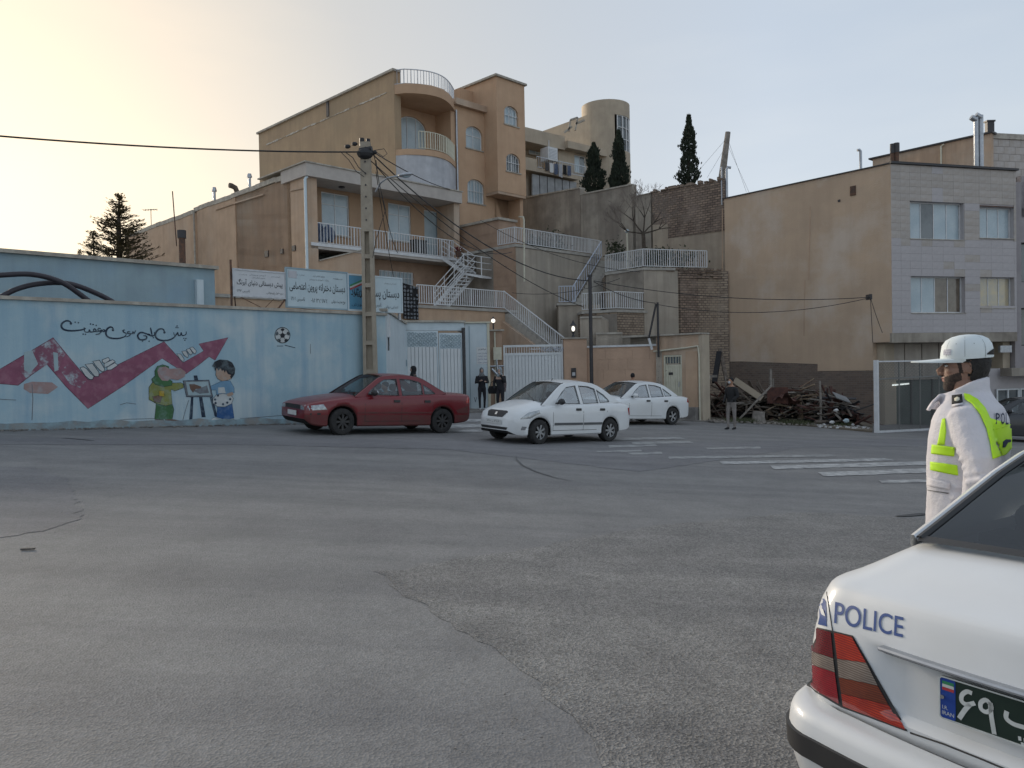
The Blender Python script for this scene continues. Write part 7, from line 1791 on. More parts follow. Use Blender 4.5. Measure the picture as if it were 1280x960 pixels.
   r.build('rim', rim, wl, fix=True)
   MB().loft([ringp(R*.6, yo*.3), ringp(R*.6, yo*.25)]).build('brake_disc', 'underbody', wl)
 return body, decal, ys, zbelt
def ground_matrix(x, y, deg):
 nrm = Vector((.06, 0, 1)).normalized(); f = Vector((math.cos(R_(deg)), math.sin(R_(deg)), 0)); f = (f-nrm*f.dot(nrm)).normalized(); l_ = nrm.cross(f)
 return Matrix(((f.x, l_.x, nrm.x, x), (f.y, l_.y, nrm.y, y), (f.z, l_.z, nrm.z, gz(x)), (0, 0, 0, 1)))
# ---- red saloon (long, low, three box)
red = thing('red_car', 'dark red dusty saloon car with dark wheels passing in front of the mural wall', 'car')
sp = dict(x0=-2.22, x1=2.20, W=1.70, R=.305, axles=(-1.33, 1.34), paint='red_car_paint', low='red_dusty', zmid=.46, ztop=1.39, wr=.55, cab=(-1.42, .98), steer=R_(6),
 w=[(-2.22, .80), (-2.15, .90), (-1.9, .96), (-1.3, .99), (0, 1.0), (1.2, .99), (1.8, .94), (2.08, .90), (2.17, .84), (2.20, .80)],
 zb=[(-2.22, .40), (-2.1, .30), (-1.7, .24), (-1, .20), (1.7, .20), (2.05, .24), (2.20, .36)],
 zs=[(-2.22, .90), (-2.12, .955), (-1.5, .96), (-.6, .93), (.4, .89), (1.0, .86), (1.7, .77), (2.08, .70), (2.20, .655)],
 zc=[(-2.22, .92), (-2.10, .99), (-1.45, 1.0), (.95, .93), (1.3, .89), (1.8, .81), (2.1, .735), (2.20, .67)],
 side=[(1.02, .875), (.72, 1.08), (.40, 1.29), (.22, 1.36), (-.2, 1.395), (-.62, 1.375), (-.88, 1.30), (-1.20, 1.12), (-1.46, .975)], roof=(3, 5),
 windows=[[(.70, .925), (.66, 1.00), (.42, 1.18), (.22, 1.29), (-.12, 1.315), (-.12, .915)], [(-.20, .915), (-.20, 1.315), (-.50, 1.305), (-.72, 1.255), (-.78, 1.22), (-.78, .945)], [(-.82, .95), (-.82, 1.195), (-1.0, 1.09), (-1.13, .985), (-1.12, .965)]],
 seams=(.80, -.16, -1.02), handles=(-.02, -.86), zh=.76, moulding=None, seatx=.02, spokes=8, rim='rim_dark')
body, decal, ys_, zb_f = car(sp, red)
S1 = lambda pts, m, nm, **k: [decal([(x, 0, z) for x, z in pts], (0, -s, 0), m, nm, **k) for s in (1, -1)]
F1_ = lambda pts, m, nm, **k: decal([(0, y, z) for y, z in pts], (-1, 0, 0), m, nm, **k)
B1_ = lambda pts, m, nm, **k: decal([(0, y, z) for y, z in pts], (1, 0, 0), m, nm, **k)
S1([(1.72, .58), (2.12, .56), (2.14, .66), (1.80, .70)], 'lamp_clear', 'headlight', cuts=3)
for s in (1, -1): F1_([(s*.45, .57), (s*.72, .56), (s*.70, .68), (s*.45, .665)], 'lamp_clear', 'headlight', cuts=3)
F1_([(-.43, .57), (.43, .57), (.42, .665), (-.42, .665)], 'black_plastic', 'grille', cuts=3)
F1_([(-.26, .42), (.26, .42), (.26, .53), (-.26, .53)], 'plate_white', 'number_plate', off=.02, cuts=2)
S1([(.95, .48), (2.10, .46), (2.10, .50), (.95, .52)], 'seam_dark', 'bumper_line', cuts=4); 
S1([(-1.75, .50), (-2.20, .50), (-2.20, .72), (-1.72, .58)], 'red_dusty', 'rear_bumper', cuts=3)
S1([(-2.02, .76), (-2.19, .76), (-2.19, .90), (-2.06, .90)], 'lamp_red', 'tail_light', cuts=3)
S1([(-1.0, .50), (1.0, .50), (1.0, .535), (-1.0, .535)], 'red_dusty', 'side_moulding', off=0, thick=.012, cuts=4)
MB().tube([(.95, .25, .935), (.80, -.1, .95), (.62, -.30, 1.0)], .012, 5).build('wiper', 'black_plastic', red)
g1v, g2v = G(417, 544), G(549, 541); f_ = (g1v-g2v); f_.z = 0; hd = math.degrees(math.atan2(f_.y, f_.x))
mid_c = (g1v+g2v)/2; f_.normalize(); lft = Vector((-f_.y, f_.x, 0)); ctr = mid_c-lft*.80*1.05
red.matrix_world = ground_matrix(ctr.x+.16, ctr.y, hd-2) @ Matrix.Scale(1.03, 4)
# ---- near white saloon
tib = thing('white_car', 'white compact saloon with black grille and grey side mouldings, nearer of the two', 'car')
sp = dict(x0=-1.98, x1=1.95, W=1.64, R=.285, axles=(-1.13, 1.22), paint='white_car_paint', zmid=.50, ztop=1.46, wr=.53, cab=(-1.42, 1.02), steer=R_(6),
 w=[(-1.98, .78), (-1.9, .88), (-1.6, .95), (-1.0, .99), (0, 1.0), (1.1, .99), (1.55, .93), (1.80, .83), (1.95, .62)],
 zb=[(-1.98, .42), (-1.85, .30), (-1.5, .25), (-1, .21), (1.5, .20), (1.8, .22), (1.95, .30)],
 zs=[(-1.98, .84), (-1.9, .92), (-1.5, .955), (-.6, .94), (.4, .90), (1.0, .885), (1.5, .80), (1.80, .69), (1.95, .56)],
 zc=[(-1.98, .86), (-1.88, .97), (-1.45, 1.01), (.98, 1.0), (1.3, .95), (1.65, .84), (1.85, .73), (1.95, .58)],
 side=[(1.12, .89), (.80, 1.12), (.48, 1.33), (.28, 1.41), (-.15, 1.465), (-.60, 1.44), (-.88, 1.36), (-1.20, 1.18), (-1.50, .985)], roof=(3, 5),
 windows=[[(.72, .935), (.66, 1.02), (.44, 1.21), (.26, 1.33), (-.06, 1.375), (-.10, .935)], [(-.20, .94), (-.16, 1.375), (-.48, 1.365), (-.70, 1.31), (-.73, .96)], [(-.78, .965), (-.75, 1.29), (-.98, 1.16), (-1.13, 1.02), (-1.12, .985)]],
 seams=(.84, -.15, -.98), handles=(.02, -.80), zh=.78, moulding=[(-.12, .80), (-.80, -.17)], zmould=.44, seatx=.08, spokes=7)
body, decal, ys_, zb_f = car(sp, tib)
S1 = lambda pts, m, nm, **k: [decal([(x, 0, z) for x, z in pts], (0, -s, 0), m, nm, **k) for s in (1, -1)]
F1_ = lambda pts, m, nm, **k: decal([(0, y, z) for y, z in pts], (-1, 0, 0), m, nm, **k)
for s in (1, -1):
 decal([(1.2, s*.50, .58), (1.2, s*.66, .60), (1.2, s*.79, .72), (1.2, s*.76, .79), (1.2, s*.62, .74)], (-1, -s*.35, 0), 'lamp_clear', 'headlight', cuts=4, off=.006)
 decal([(1.2, s*.60, .33), (1.2, s*.68, .33), (1.2, s*.70, .40), (1.2, s*.62, .42)], (-1, -s*.2, 0), 'chrome', 'fog_light', cuts=2)
gr = F1_([(-.27, .60), (.27, .60), (.36, .72), (.30, .75), (-.30, .75), (-.36, .72)], 'black_plastic', 'grille', cuts=3, off=.008)
F1_([(-.035, .65), (.035, .65), (.035, .71), (-.035, .71)], 'chrome', 'badge', cuts=1, off=.014)
F1_([(-.30, .44), (.28, .44), (.28, .54), (-.30, .54)], 'plate_white', 'number_plate', off=.02, cuts=1)
F1_([(-.20, .465), (.22, .465), (.22, .515), (-.20, .515)], 'seam_dark', 'plate_digits', off=.024, cuts=1) if False else None
pl = [o for o in tib.children if o.name.startswith('number_plate')][0]
tx = text('۲۱ ب ۵۸۹', -.22, .20, .465, .52, 0, 'seam_dark', pl, 'plate_lettering'); 
for v in tx.data.vertices: v.co = (1.995, -v.co.x, v.co.z)
F1_([(-.45, .32), (.45, .32), (.50, .38), (-.50, .38)], 'black_plastic', 'air_intake', cuts=3, off=.005); F1_([(-.55, .245), (.55, .245), (.55, .275), (-.55, .275)], 'black_plastic', 'lip', cuts=3, off=.01)
S1([(-1.85, .66), (-1.96, .66), (-1.96, .86), (-1.80, .84)], 'lamp_red', 'tail_light', cuts=3)
MB().tube([(1.06, .35, .99), (.86, .0, 1.055), (.72, -.28, 1.14)], .013, 5).build('wiper', 'black_plastic', tib); MB().tube([(1.05, -.2, .99), (.88, -.45, 1.03)], .012, 5).build('wiper', 'black_plastic', tib)
MB().tube([(.22, 0, 1.455), (.16, 0, 1.52)], .008, 5).build('aerial', 'black_plastic', tib)
g1v, g2v = G(673, 555.5), G(762, 552); f_ = (g1v-g2v); f_.z = 0; hd = math.degrees(math.atan2(f_.y, f_.x)); mid_c = (g1v+g2v)/2; f_.normalize(); lft = Vector((-f_.y, f_.x, 0)); ctr = mid_c-lft*.77-f_*.045
tib.matrix_world = ground_matrix(ctr.x, ctr.y, hd) @ Matrix.Scale(1.0, 4)
# ---- farther white saloon
sah = thing('white_car', 'white four door saloon behind the nearer white car, parked by the garden wall', 'car')
sp = dict(x0=-2.12, x1=2.08, W=1.72, R=.30, axles=(-1.22, 1.28), paint='white_car_paint', zmid=.50, ztop=1.46, wr=.56, cab=(-1.45, 1.02), steer=0,
 w=[(-2.12, .80), (-2.03, .90), (-1.7, .96), (-1.0, .99), (0, 1.0), (1.2, .99), (1.65, .94), (1.95, .84), (2.08, .66)],
 zb=[(-2.12, .40), (-2.0, .28), (-1.5, .22), (-1, .20), (1.5, .20), (1.95, .22), (2.08, .32)],
 zs=[(-2.12, .88), (-2.03, .95), (-1.5, .985), (-.6, .96), (.4, .91), (1.0, .88), (1.6, .80), (1.95, .69), (2.08, .58)],
 zc=[(-2.12, .90), (-2.0, 1.0), (-1.5, 1.03), (.98, .98), (1.4, .92), (1.8, .82), (2.0, .72), (2.08, .60)],
 side=[(1.14, .885), (.80, 1.11), (.45, 1.32), (.25, 1.40), (-.2, 1.46), (-.66, 1.43), (-.95, 1.34), (-1.28, 1.15), (-1.52, 1.0)], roof=(3, 5),
 windows=[[(.74, .935), (.68, 1.01), (.42, 1.20), (.24, 1.32), (-.10, 1.375), (-.12, .935)], [(-.20, .945), (-.18, 1.375), (-.52, 1.355), (-.76, 1.29), (-.80, .975)], [(-.85, .98), (-.82, 1.265), (-1.02, 1.14), (-1.18, 1.03), (-1.16, 1.0)]],
 seams=(.86, -.16, -1.02), handles=(0.0, -.84), zh=.80, moulding=None, seatx=.05, spokes=5, mirror_mat='white_car_paint')
body, decal, ys_, zb_f = car(sp, sah)
for s in (1, -1): decal([(1.2, s*.48, .60), (1.2, s*.70, .62), (1.2, s*.80, .72), (1.2, s*.60, .74)], (-1, -s*.3, 0), 'lamp_clear', 'headlight', cuts=3, off=.006)
decal([(0, -.35, .62), (0, .35, .62), (0, .38, .70), (0, -.38, .70)], (-1, 0, 0), 'black_plastic', 'grille', cuts=3)
for s in (1, -1): decal([(-1.92, 0, .80), (-2.09, 0, .76), (-2.09, 0, .92), (-1.96, 0, .93)], (0, -s, 0), 'lamp_red', 'tail_light', cuts=3)
MB().tube([(1.06, .35, .98), (.84, .0, 1.06), (.70, -.28, 1.14)], .013, 5).build('wiper', 'black_plastic', sah)
gr_ = G(840, 531); hd = -146; f_ = Vector((math.cos(R_(hd)), math.sin(R_(hd)), 0)); lft = Vector((-f_.y, f_.x, 0)); ctr = gr_-lft*.80+f_*1.22
sah.matrix_world = ground_matrix(ctr.x, ctr.y, hd)
# ---- dark car at the right edge behind the officer (only its roof and flank seen) and the car nose at the left edge
def simple_dark(label, px, hd, off, sc=1.0):
 t = thing('dark_car', label, 'car'); s2 = dict(sp); s2['paint'] = 'black_car_paint'; s2['mirror_mat'] = 'black_plastic'; b_, dc, _, _ = car(s2, t); c = G(*px)
 for s in (1, -1): dc([(1.2, s*.48, .60), (1.2, s*.70, .62), (1.2, s*.80, .72), (1.2, s*.60, .74)], (-1, -s*.3, 0), 'lamp_clear', 'headlight', cuts=3, off=.006)
 for s in (1, -1): dc([(-1.92, 0, .80), (-2.09, 0, .76), (-2.09, 0, .92), (-1.96, 0, .93)], (0, -s, 0), 'lamp_red', 'tail_light', cuts=3)
 t.matrix_world = ground_matrix(c.x+off[0], c.y+off[1], hd) @ Matrix.Scale(sc, 4); return t
simple_dark('black car mostly hidden behind the officer at the right edge', (1290, 560), 165, (1.6, 3.0))
simple_dark('black car whose rear end just enters at the left edge', (0, 532), 232, (-1.63, -1.32))
# ================================================================== POLICE CAR (rear corner close to the camera)
PH = R_(56.1); pcx, pcy = 1.361, 2.049
pol = thing('police_car', 'white police saloon seen from behind at the lower right, dark green number plate', 'car', (pcx, pcy, -.08), -PH)
PM = Matrix.Translation((pcx, pcy, -.08)) @ Matrix.Rotation(-PH, 4, 'Z'); PMi = PM.inverted()
def outline(w, b0, bf, z, rc=.13, crown=.0, bow=.07, rec=0.0, n1=14):
 """closed plan outline: x right, y forward; rear at b0, front at bf"""
 pts = []
 half = []
 for i in range(n1):                                   # rear, centre to the corner
  a = (w-rc)*i/(n1-1); half.append((a, b0+bow*(a/w)**2))
 bc = b0+bow*((w-rc)/w)**2
 for i in range(1, 9):
  t_ = i/8*math.pi/2; half.append((w-rc+rc*math.sin(t_), bc+rc*1.15*(1-math.cos(t_))))
 L_ = bf-bc-rc*1.15
 for i in range(1, 11): half.append((w*(1-.03*(i/10)**2), bc+rc*1.15+(L_-.3)*i/10))
 yb2_ = half[-1][1]; wb2 = half[-1][0]
 for i in range(1, 8):
  t_ = i/7*math.pi/2; half.append((wb2-.3*(1-math.cos(t_)), yb2_+.3*math.sin(t_)))
 half.append((0, bf+.02))
 def zz(a, b): return z+crown*(1-(min(1, abs(a)/w))**2)
 left = [(-a, b) for a, b in half]; right = [(a, b) for a, b in half[1:-1]][::-1]
 out = []
 for a, b in left+right:
  bb = b
  if rec and abs(a) < .50: bb += rec*min(1, (.50-abs(a))/.10)
  out.append((a, bb, zz(a, b)))
 return out
lv = [(.605, .795, .055, 4.30, 0, 0), (.64, .80, .035, 4.30, 0, 0), (.665, .802, .03, 4.30, 0, .0), (.69, .802, .028, 4.3, 0, .028), (.74, .80, .026, 4.29, 0, .034), (.80, .795, .026, 4.28, 0, .034), (.855, .787, .03, 4.26, 0, .030), (.875, .782, .032, 4.25, 0, .026), (.885, .78, .034, 4.22, 0, 0), (.90, .782, .036, 4.15, .0, 0),
   (.93, .780, .045, 4.0, .008, 0), (.96, .774, .050, 3.8, .010, 0), (.985, .764, .055, 3.6, .010, 0), (1.008, .755, .061, 3.5, .010, 0), (1.020, .746, .070, 3.4, .010, 0), (1.030, .733, .092, 3.3, .011, 0), (1.046, .704, .140, 3.2, .013, 0), (1.073, .664, .19, 3.1, .015, 0), (1.098, .632, .245, 3.05, .015, 0), (1.118, .607, .31, 3.0, .016, 0), (1.134, .59, .37, 2.98, .018, 0), (1.148, .578, .43, 2.95, .015, 0)]
b = MB(); b.loft([outline(w, b0, bf, z, crown=cr_, rec=rc_, bow=.07 if z < .93 else .07+.05*(z-.93)/.2) for z, w, b0, bf, cr_, rc_ in lv], cap=False)
shell = b.build('body', 'police_white', pol, smooth=33)
MB().loft([outline(.79, .06, 4.28, .22), outline(.80, .045, 4.30, .60)], cap=True).build('lower_body', 'police_white', pol, smooth=40)
bl = [(.20, .80, .10), (.26, .835, .03), (.36, .86, -.03), (.455, .872, -.062), (.458, .878, -.068), (.53, .880, -.072), (.533, .872, -.064), (.57, .868, -.06), (.592, .862, -.052), (.606, .852, -.036), (.612, .838, -.015), (.614, .80, .03)]
def bump_ring(z, w, b0):
 o = outline(w, b0, 4.3, z, rc=.20, bow=.09); n = len(o)
 # keep the rear part only: from the left flank round to the right flank
 left = [p for p in o if p[0] <= 0 and p[1] < .75]; right = [p for p in o if p[0] > 0 and p[1] < .75]
 return left[::-1]+right[::-1]
rg = [bump_ring(*q) for q in bl]; m_ = min(len(r) for r in rg); rg = [r[(len(r)-m_)//2:(len(r)-m_)//2+m_] for r in rg]
b = MB(); nseg = m_-1; mats_ = []
for i in range(len(rg)-1):
 for k in range(nseg): mats_.append(1 if 3 <= i <= 5 else 0)
k0 = 0; b.v = [p for r in rg for p in r]
for i in range(len(rg)-1):
 for k in range(nseg): b.f.append((i*m_+k, i*m_+k+1, (i+1)*m_+k+1, (i+1)*m_+k)); b.mi.append(mats_[i*nseg+k])
bumper = b.build('bumper', ['police_white', 'black_plastic'], pol, smooth=35, fix=True)
# cabin: rear glass, pillars, roof, front glass
gl = [(.44, 1.158, .545), (.56, 1.205, .532), (.711, 1.262, .520), (.95, 1.345, .508), (1.15, 1.40, .50), (1.28, 1.425, .495)]
glass_mat('police_glass', (.22, .24, .25), .30)
b = MB(); b.loft([[(w*q, bb-.06*(1-q*q), z+.02*(1-q*q)) for q in (-1, -.8, -.55, -.3, 0, .3, .55, .8, 1)] for bb, z, w in gl], closed=False, cap=False); rw = b.build('rear_window', 'police_glass', pol, smooth=60)
for s in (-1, 1):
 b = MB(); b.loft([[(s*(w-.010), bb+.004, z-.002), (s*(w+.004), bb, z+.012), (s*(w+.020), bb+.004, z+.008), (s*(w+.022), bb+.004, z-.01)] for bb, z, w in gl], closed=False, cap=False); b.build('glass_seal', 'black_plastic', pol, smooth=40)
 b = MB(); b.loft([[(s*(w+.018), bb+.004, z-.004), (s*(w+.032), bb+.008, z+.010), (s*(w+.055), bb+.03, z+.004), (s*(w+.085), bb+.08, z-.04), (s*(w+.12), bb+.2, z-.12), (s*(w+.14+(1.43-z)*.1), bb+.3, max(1.0, z-.25))] for bb, z, w in gl], closed=False, cap=False); b.build('rear_pillar', 'police_white', pol, smooth=50)
b = MB(); b.loft([[(w*q, bb, z+.045*(1-q*q)) for q in (-1, -.85, -.6, -.3, 0, .3, .6, .85, 1)] for bb, z, w in ((1.281, 1.43, .56), (1.5, 1.455, .58), (1.9, 1.46, .58), (2.2, 1.43, .56))], closed=False, cap=False); b.build('roof', 'police_white', pol, smooth=60)
b = MB(); b.loft([[(w*q, bb+.06*(1-q*q), z+.01) for q in (-1, -.5, 0, .5, 1)] for bb, z, w in ((2.21, 1.42, .55), (2.6, 1.28, .60), (2.95, 1.12, .64))], closed=False, cap=False); b.build('windscreen', 'police_glass', pol, smooth=60)
for s in (-1, 1):
 MB().add([(s*.70, 1.45, 1.0), (s*.70, 2.9, 1.0), (s*.58, 2.2, 1.41), (s*.58, 1.5, 1.43)], [(0, 1, 2, 3)]).build('side_window', 'police_glass', pol)
 MB().bar((s*.70, 1.9, 1.0), (s*.58, 1.9, 1.44), .05, .05).build('door_pillar', 'black_plastic', pol); MB().bar((s*.68, 2.95, 1.0), (s*.57, 2.21, 1.43), .06, .05).build('front_pillar', 'police_white', pol)
# black band along the foot of the rear glass
b = MB(); b.loft([[(.556*q, .428-.06*(1-q*q)+d*.9, 1.150+.02*(1-q*q)+d*.42+.004) for q in (-1, -.8, -.55, -.3, 0, .3, .55, .8, 1)] for d in (0, .035)], closed=False, cap=False); b.build('glass_seal', 'black_plastic', pol)
# interior
MB().box(-.54, .54, .50, .86, 1.075, 1.10).build('parcel_shelf', 'seat_cloth', pol)
MB().box(-.56, .56, .87, 1.05, .5, 1.12).build('rear_seat', 'seat_cloth', pol)
for x in (-.33, .33): MB().ell((x, .93, 1.19), .13, .05, .08, 14, 10).build('headrest', 'seat_cloth', pol, smooth=60)
for x in (-.36, .36):
 MB().loft([[(x+dx, 1.85+dy+z*.0, z) for dx, dy in ((-.23, -.06), (.23, -.06), (.23, .06), (-.23, .06))] for z in (.5, .95)]+[[(x+dx, 1.78+dy, 1.12) for dx, dy in ((-.17, -.04), (.17, -.04), (.17, .04), (-.17, .04))]]).build('seat', 'seat_cloth', pol, smooth=40)
 MB().ell((x, 1.77, 1.22), .13, .05, .08, 12, 8).build('headrest', 'seat_cloth', pol, smooth=60)
# wheels
for s in (-1, 1):
 for yy in (.98, 3.5):
  n2 = 32; Rw = .305; prof = [(.62, -.09), (.68, -.10), (.9, -.10), (1, -.07), (1, .07), (.9, .10), (.68, .10), (.62, .09)]
  b = MB(); rg2 = [[(q, Rw*p*math.cos(2*math.pi*k/n2), Rw*p*math.sin(2*math.pi*k/n2)) for p, q in prof] for k in range(n2)]; rg2.append(rg2[0]); b.loft(rg2, cap=False); wl_ = b.build('wheel', 'tyre_rubber', pol, smooth=40, fix=True); wl_.location = (s*.74, yy, Rw)
  b = MB(); rp_ = lambda r, x: [(x, r*math.cos(2*math.pi*k/24), r*math.sin(2*math.pi*k/24)) for k in range(24)]
  b.loft([rp_(.19, s*.095), rp_(.17, s*.08), rp_(.05, s*.09)]); b.build('rim', 'rim_silver', wl_, fix=True)
# surface helper: throw pixels of outlines onto the shell along the sight line, so each part lies on the metal at its true place
bpy.context.view_layer.update()
def bvh_of(objs):
 V = []; Fc = []
 for o in objs:
  k = len(V); V += [v.co.copy() for v in o.data.vertices]; Fc += [tuple(i+k for i in p.vertices) for p in o.data.polygons]
 return BVHTree.FromPolygons(V, Fc)
pb_ = bvh_of([shell, bumper])
def cast(u, v, bv=pb_, off=.0015):
 o = PMi @ EYE; d = (PMi.to_3x3() @ ray(u, v)).normalized(); h, nn, i, ds = bv.ray_cast(o, d)
 if h is None: return None
 if nn.dot(d) > 0: nn = -nn
 return h+nn*off
def pdecal(px, m, name, off=.0015, cuts=2, parent=None, thick=0.0, grid=None):
 bm = bmesh.new(); vv = [bm.verts.new((u, v, 0)) for u, v in px]; bm.faces.new(vv); bmesh.ops.triangulate(bm, faces=bm.faces)
 if cuts: bmesh.ops.subdivide_edges(bm, edges=bm.edges, cuts=cuts, use_grid_fill=True); bmesh.ops.triangulate(bm, faces=bm.faces)
 bad = []
 for v in bm.verts:
  h = cast(v.co.x, v.co.y, off=off)
  if h is None: bad.append(v)
  else: v.co = h
 bmesh.ops.delete(bm, geom=bad, context='VERTS')
 bmesh.ops.recalc_face_normals(bm, faces=bm.faces)
 me = bpy.data.meshes.new(name); bm.to_mesh(me); bm.free(); me.materials.append(M[m])
 me.polygons.foreach_set('use_smooth', [True]*len(me.polygons))
 o = bpy.data.objects.new(name, me); COL.objects.link(o); o.parent = parent or pol
 if thick:
  md = o.modifiers.new('s', 'SOLIDIFY'); md.thickness = thick; md.offset = 1
 return o
def ptext(s, quad, m, name, off=.003, parent=None, bold=.0):
 o = text(s, 0, 1, 0, 1, 0, m, parent or pol, name, bold=bold, res=6)
 (ulx, uly), (urx, ury), (lrx, lry), (llx, lly) = quad
 bm = bmesh.new(); bm.from_mesh(o.data); bmesh.ops.triangulate(bm, faces=bm.faces); bmesh.ops.subdivide_edges(bm, edges=[e for e in bm.edges if e.calc_length() > .06], cuts=4, use_grid_fill=True); bmesh.ops.triangulate(bm, faces=bm.faces); bm.to_mesh(o.data); bm.free()
 for v in o.data.vertices:
  x, z = v.co.x, v.co.z; u = (llx*(1-x)+lrx*x)*(1-z)+(ulx*(1-x)+urx*x)*z; vv = (lly*(1-x)+lry*x)*(1-z)+(uly*(1-x)+ury*x)*z
  h = cast(u, vv, off=off)
  if h is not None: v.co = h
 return o
def lamp_mat(name, c1, c2, rr_=.12, e=0):
 m = bpy.data.materials.new(name); m.use_nodes = True; n, l = m.node_tree.nodes, m.node_tree.links; b_ = n['Principled BSDF']
 b_.inputs['Roughness'].default_value = rr_; b_.inputs['Coat Weight'].default_value = 1; b_.inputs['Coat Roughness'].default_value = .04
 t_ = n.new('ShaderNodeTexCoord'); w_ = n.new('ShaderNodeTexWave'); w_.wave_type = 'BANDS'; w_.bands_direction = 'Z'; w_.inputs['Scale'].default_value = 42; w_.inputs['Distortion'].default_value = .6
 z_ = n.new('ShaderNodeTexNoise'); z_.inputs['Scale'].default_value = 22; z_.inputs['Detail'].default_value = 3
 mu = n.new('ShaderNodeMath'); mu.operation = 'MULTIPLY'; r_ = n.new('ShaderNodeValToRGB'); r_.color_ramp.elements[0].color = (*c1, 1); r_.color_ramp.elements[1].color = (*c2, 1); r_.color_ramp.elements[1].position = .55
 l.new(t_.outputs['Object'], w_.inputs[0]); l.new(t_.outputs['Object'], z_.inputs[0]); l.new(w_.outputs['Color'], mu.inputs[0]); l.new(z_.outputs['Fac'], mu.inputs[1]); l.new(mu.outputs[0], r_.inputs[0]); l.new(r_.outputs[0], b_.inputs['Base Color']); M[name] = m
lamp_mat('tail_red', (.16, .004, .010), (.36, .010, .02)); lamp_mat('tail_dark_red', (.09, .004, .006), (.17, .006, .010)); lamp_mat('tail_amber', (.20, .010, .008), (.50, .045, .015)); lamp_mat('tail_clear', (.13, .10, .085), (.30, .25, .21)); lamp_mat('tail_brown', (.10, .018, .008), (.22, .045, .015))
pdecal([(1007, 781), (1042, 788.5), (1067, 794.5), (1135.5, 914), (1130, 912.5), (1052, 883.5), (1008, 857.5)], 'black_plastic', 'lamp_surround', .003, 6)
O_ = [((1010, 783), (1040, 790), (1043, 822), (1010, 812)), ((1010, 812.5), (1043, 822.5), (1045, 840), (1010, 828)), ((1010, 828.5), (1045, 840.5), (1050, 879), (1011, 856))]
for q, m in zip(O_, ('tail_dark_red', 'tail_clear', 'tail_red')): pdecal(q, m, 'tail_lamp', .006, 4)
I_ = [((1044, 791), (1066, 796), (1084, 828), (1048, 823)), ((1048, 823.5), (1084, 828.5), (1098, 856), (1050, 846)), ((1050, 846.5), (1098, 856.5), (1111, 880), (1053, 866)), ((1053, 866.5), (1111, 880.5), (1133, 911), (1055, 882))]
for q, m in zip(I_, ('tail_amber', 'tail_clear', 'tail_brown', 'tail_amber')): pdecal(q, m, 'tail_lamp', .006, 4)
mat('police_blue', (.015, .06, .24), (.012, .05, .2), 6, .4, .4, coat=.4)
pdecal([(1019, 746), (1028, 745), (1033, 752), (1034, 783), (1012, 778), (1016, 760)], 'police_blue', 'blue_marking', .002, 3)
pdecal([(1025, 758), (1030, 762), (1033, 771), (1028, 768)], 'police_white', 'white_swoosh', .004, 2)
for a, c in (((1033.5, 740), (1041, 790)),):
 L = [(a[0]+(c[0]-a[0])*i/8, a[1]+(c[1]-a[1])*i/8) for i in range(9)]; MB().tube([q for q in [cast(u, v, off=.0) for u, v in L] if q], .0022, 5).build('lid_seam', 'seam_dark', pol)
L = [(1138, 916), (1180, 930), (1230, 950), (1256, 961)]; L = [cast(u, v, off=.0) for u, v in L]; MB().tube([p for p in L if p], .003, 5).build('lid_seam', 'seam_dark', pol)
ptext('POLICE', [(1044.5, 752), (1130, 771.5), (1129, 797), (1043, 779)], 'police_blue', 'police_lettering', .0022, bold=.008)
# ledge above the plate with the dark handle strip
p0_ = PMi @ Vector((0, 0, 0))
b = MB(); b.loft([[(a, .006+.07*(a/.8)**2+dy, z) for dy, z in ((.05, .890), (.0, .893), (-.004, .887), (.0, .880), (.05, .876))] for a in [(-.46+.92*i/16) for i in range(17)]], closed=False, cap=False); b.build('handle_strip', 'galvanised', pol, smooth=50)
b = MB(); b.loft([[(a, .030+.07*(a/.8)**2+dy, z) for dy, z in ((.03, .876), (-.012, .874), (.03, .868))] for a in [(-.45+.90*i/16) for i in range(17)]], closed=False, cap=False); b.build('lid_seam', 'seam_dark', pol)
# number plate
PLn = bpy.data.objects.new('number_plate', None)
pa = Vector((-.270, .030, .739)); pbw, pbh = .52, .126
mat('plate_green', (.008, .022, .016), (.01, .026, .02), 6, .4, .35); mat('plate_blue', (.01, .05, .28), None, 6, .4, .4); mat('plate_text', (.55, .58, .58), (.42, .45, .45), 20, .6, .5); mat('flag_red2', (.4, .04, .05), None); mat('flag_green2', (.03, .22, .10), None)
b = MB(); r_ = .012
def rrect(x0, x1, z0, z1, r, n=4):
 out = []
 for cx5, cz5, a0 in ((x1-r, z0+r, -90), (x1-r, z1-r, 0), (x0+r, z1-r, 90), (x0+r, z0+r, 180)):
  for i in range(n+1): a = R_(a0+90*i/n); out.append((cx5+r*math.cos(a), cz5+r*math.sin(a)))
 return out
plate = MB().panel(rrect(0, pbw, 0, pbh, r_), [], -.004, .0).build('number_plate', 'plate_green', pol); plate.location = pa
MB().panel(rrect(0, pbw, 0, pbh, r_), [rrect(.004, pbw-.004, .004, pbh-.004, r_-.004)], -.0075, -.0042).build('plate_rim', 'plate_text', plate)
MB().panel(rrect(.0045, .047, .0045, pbh-.0045, .006), [], -.0055, -.0042).build('blue_field', 'plate_blue', plate)
for i, m in enumerate(('flag_green2', 'plate_text', 'flag_red2')): MB().box(.010, .043, -.0064, -.0057, pbh-.022-.009*i, pbh-.0135-.009*i).build('flag_stripe', m, plate)
text('I.R.', .010, .026, .030, .041, -.0062, 'plate_text', plate); text('IRAN', .009, .043, .014, .025, -.0062, 'plate_text', plate)
MB().tube([(.012, -.0056, .066), (.012, -.012, .066)], .006, 10).build('screw', 'chrome', plate)
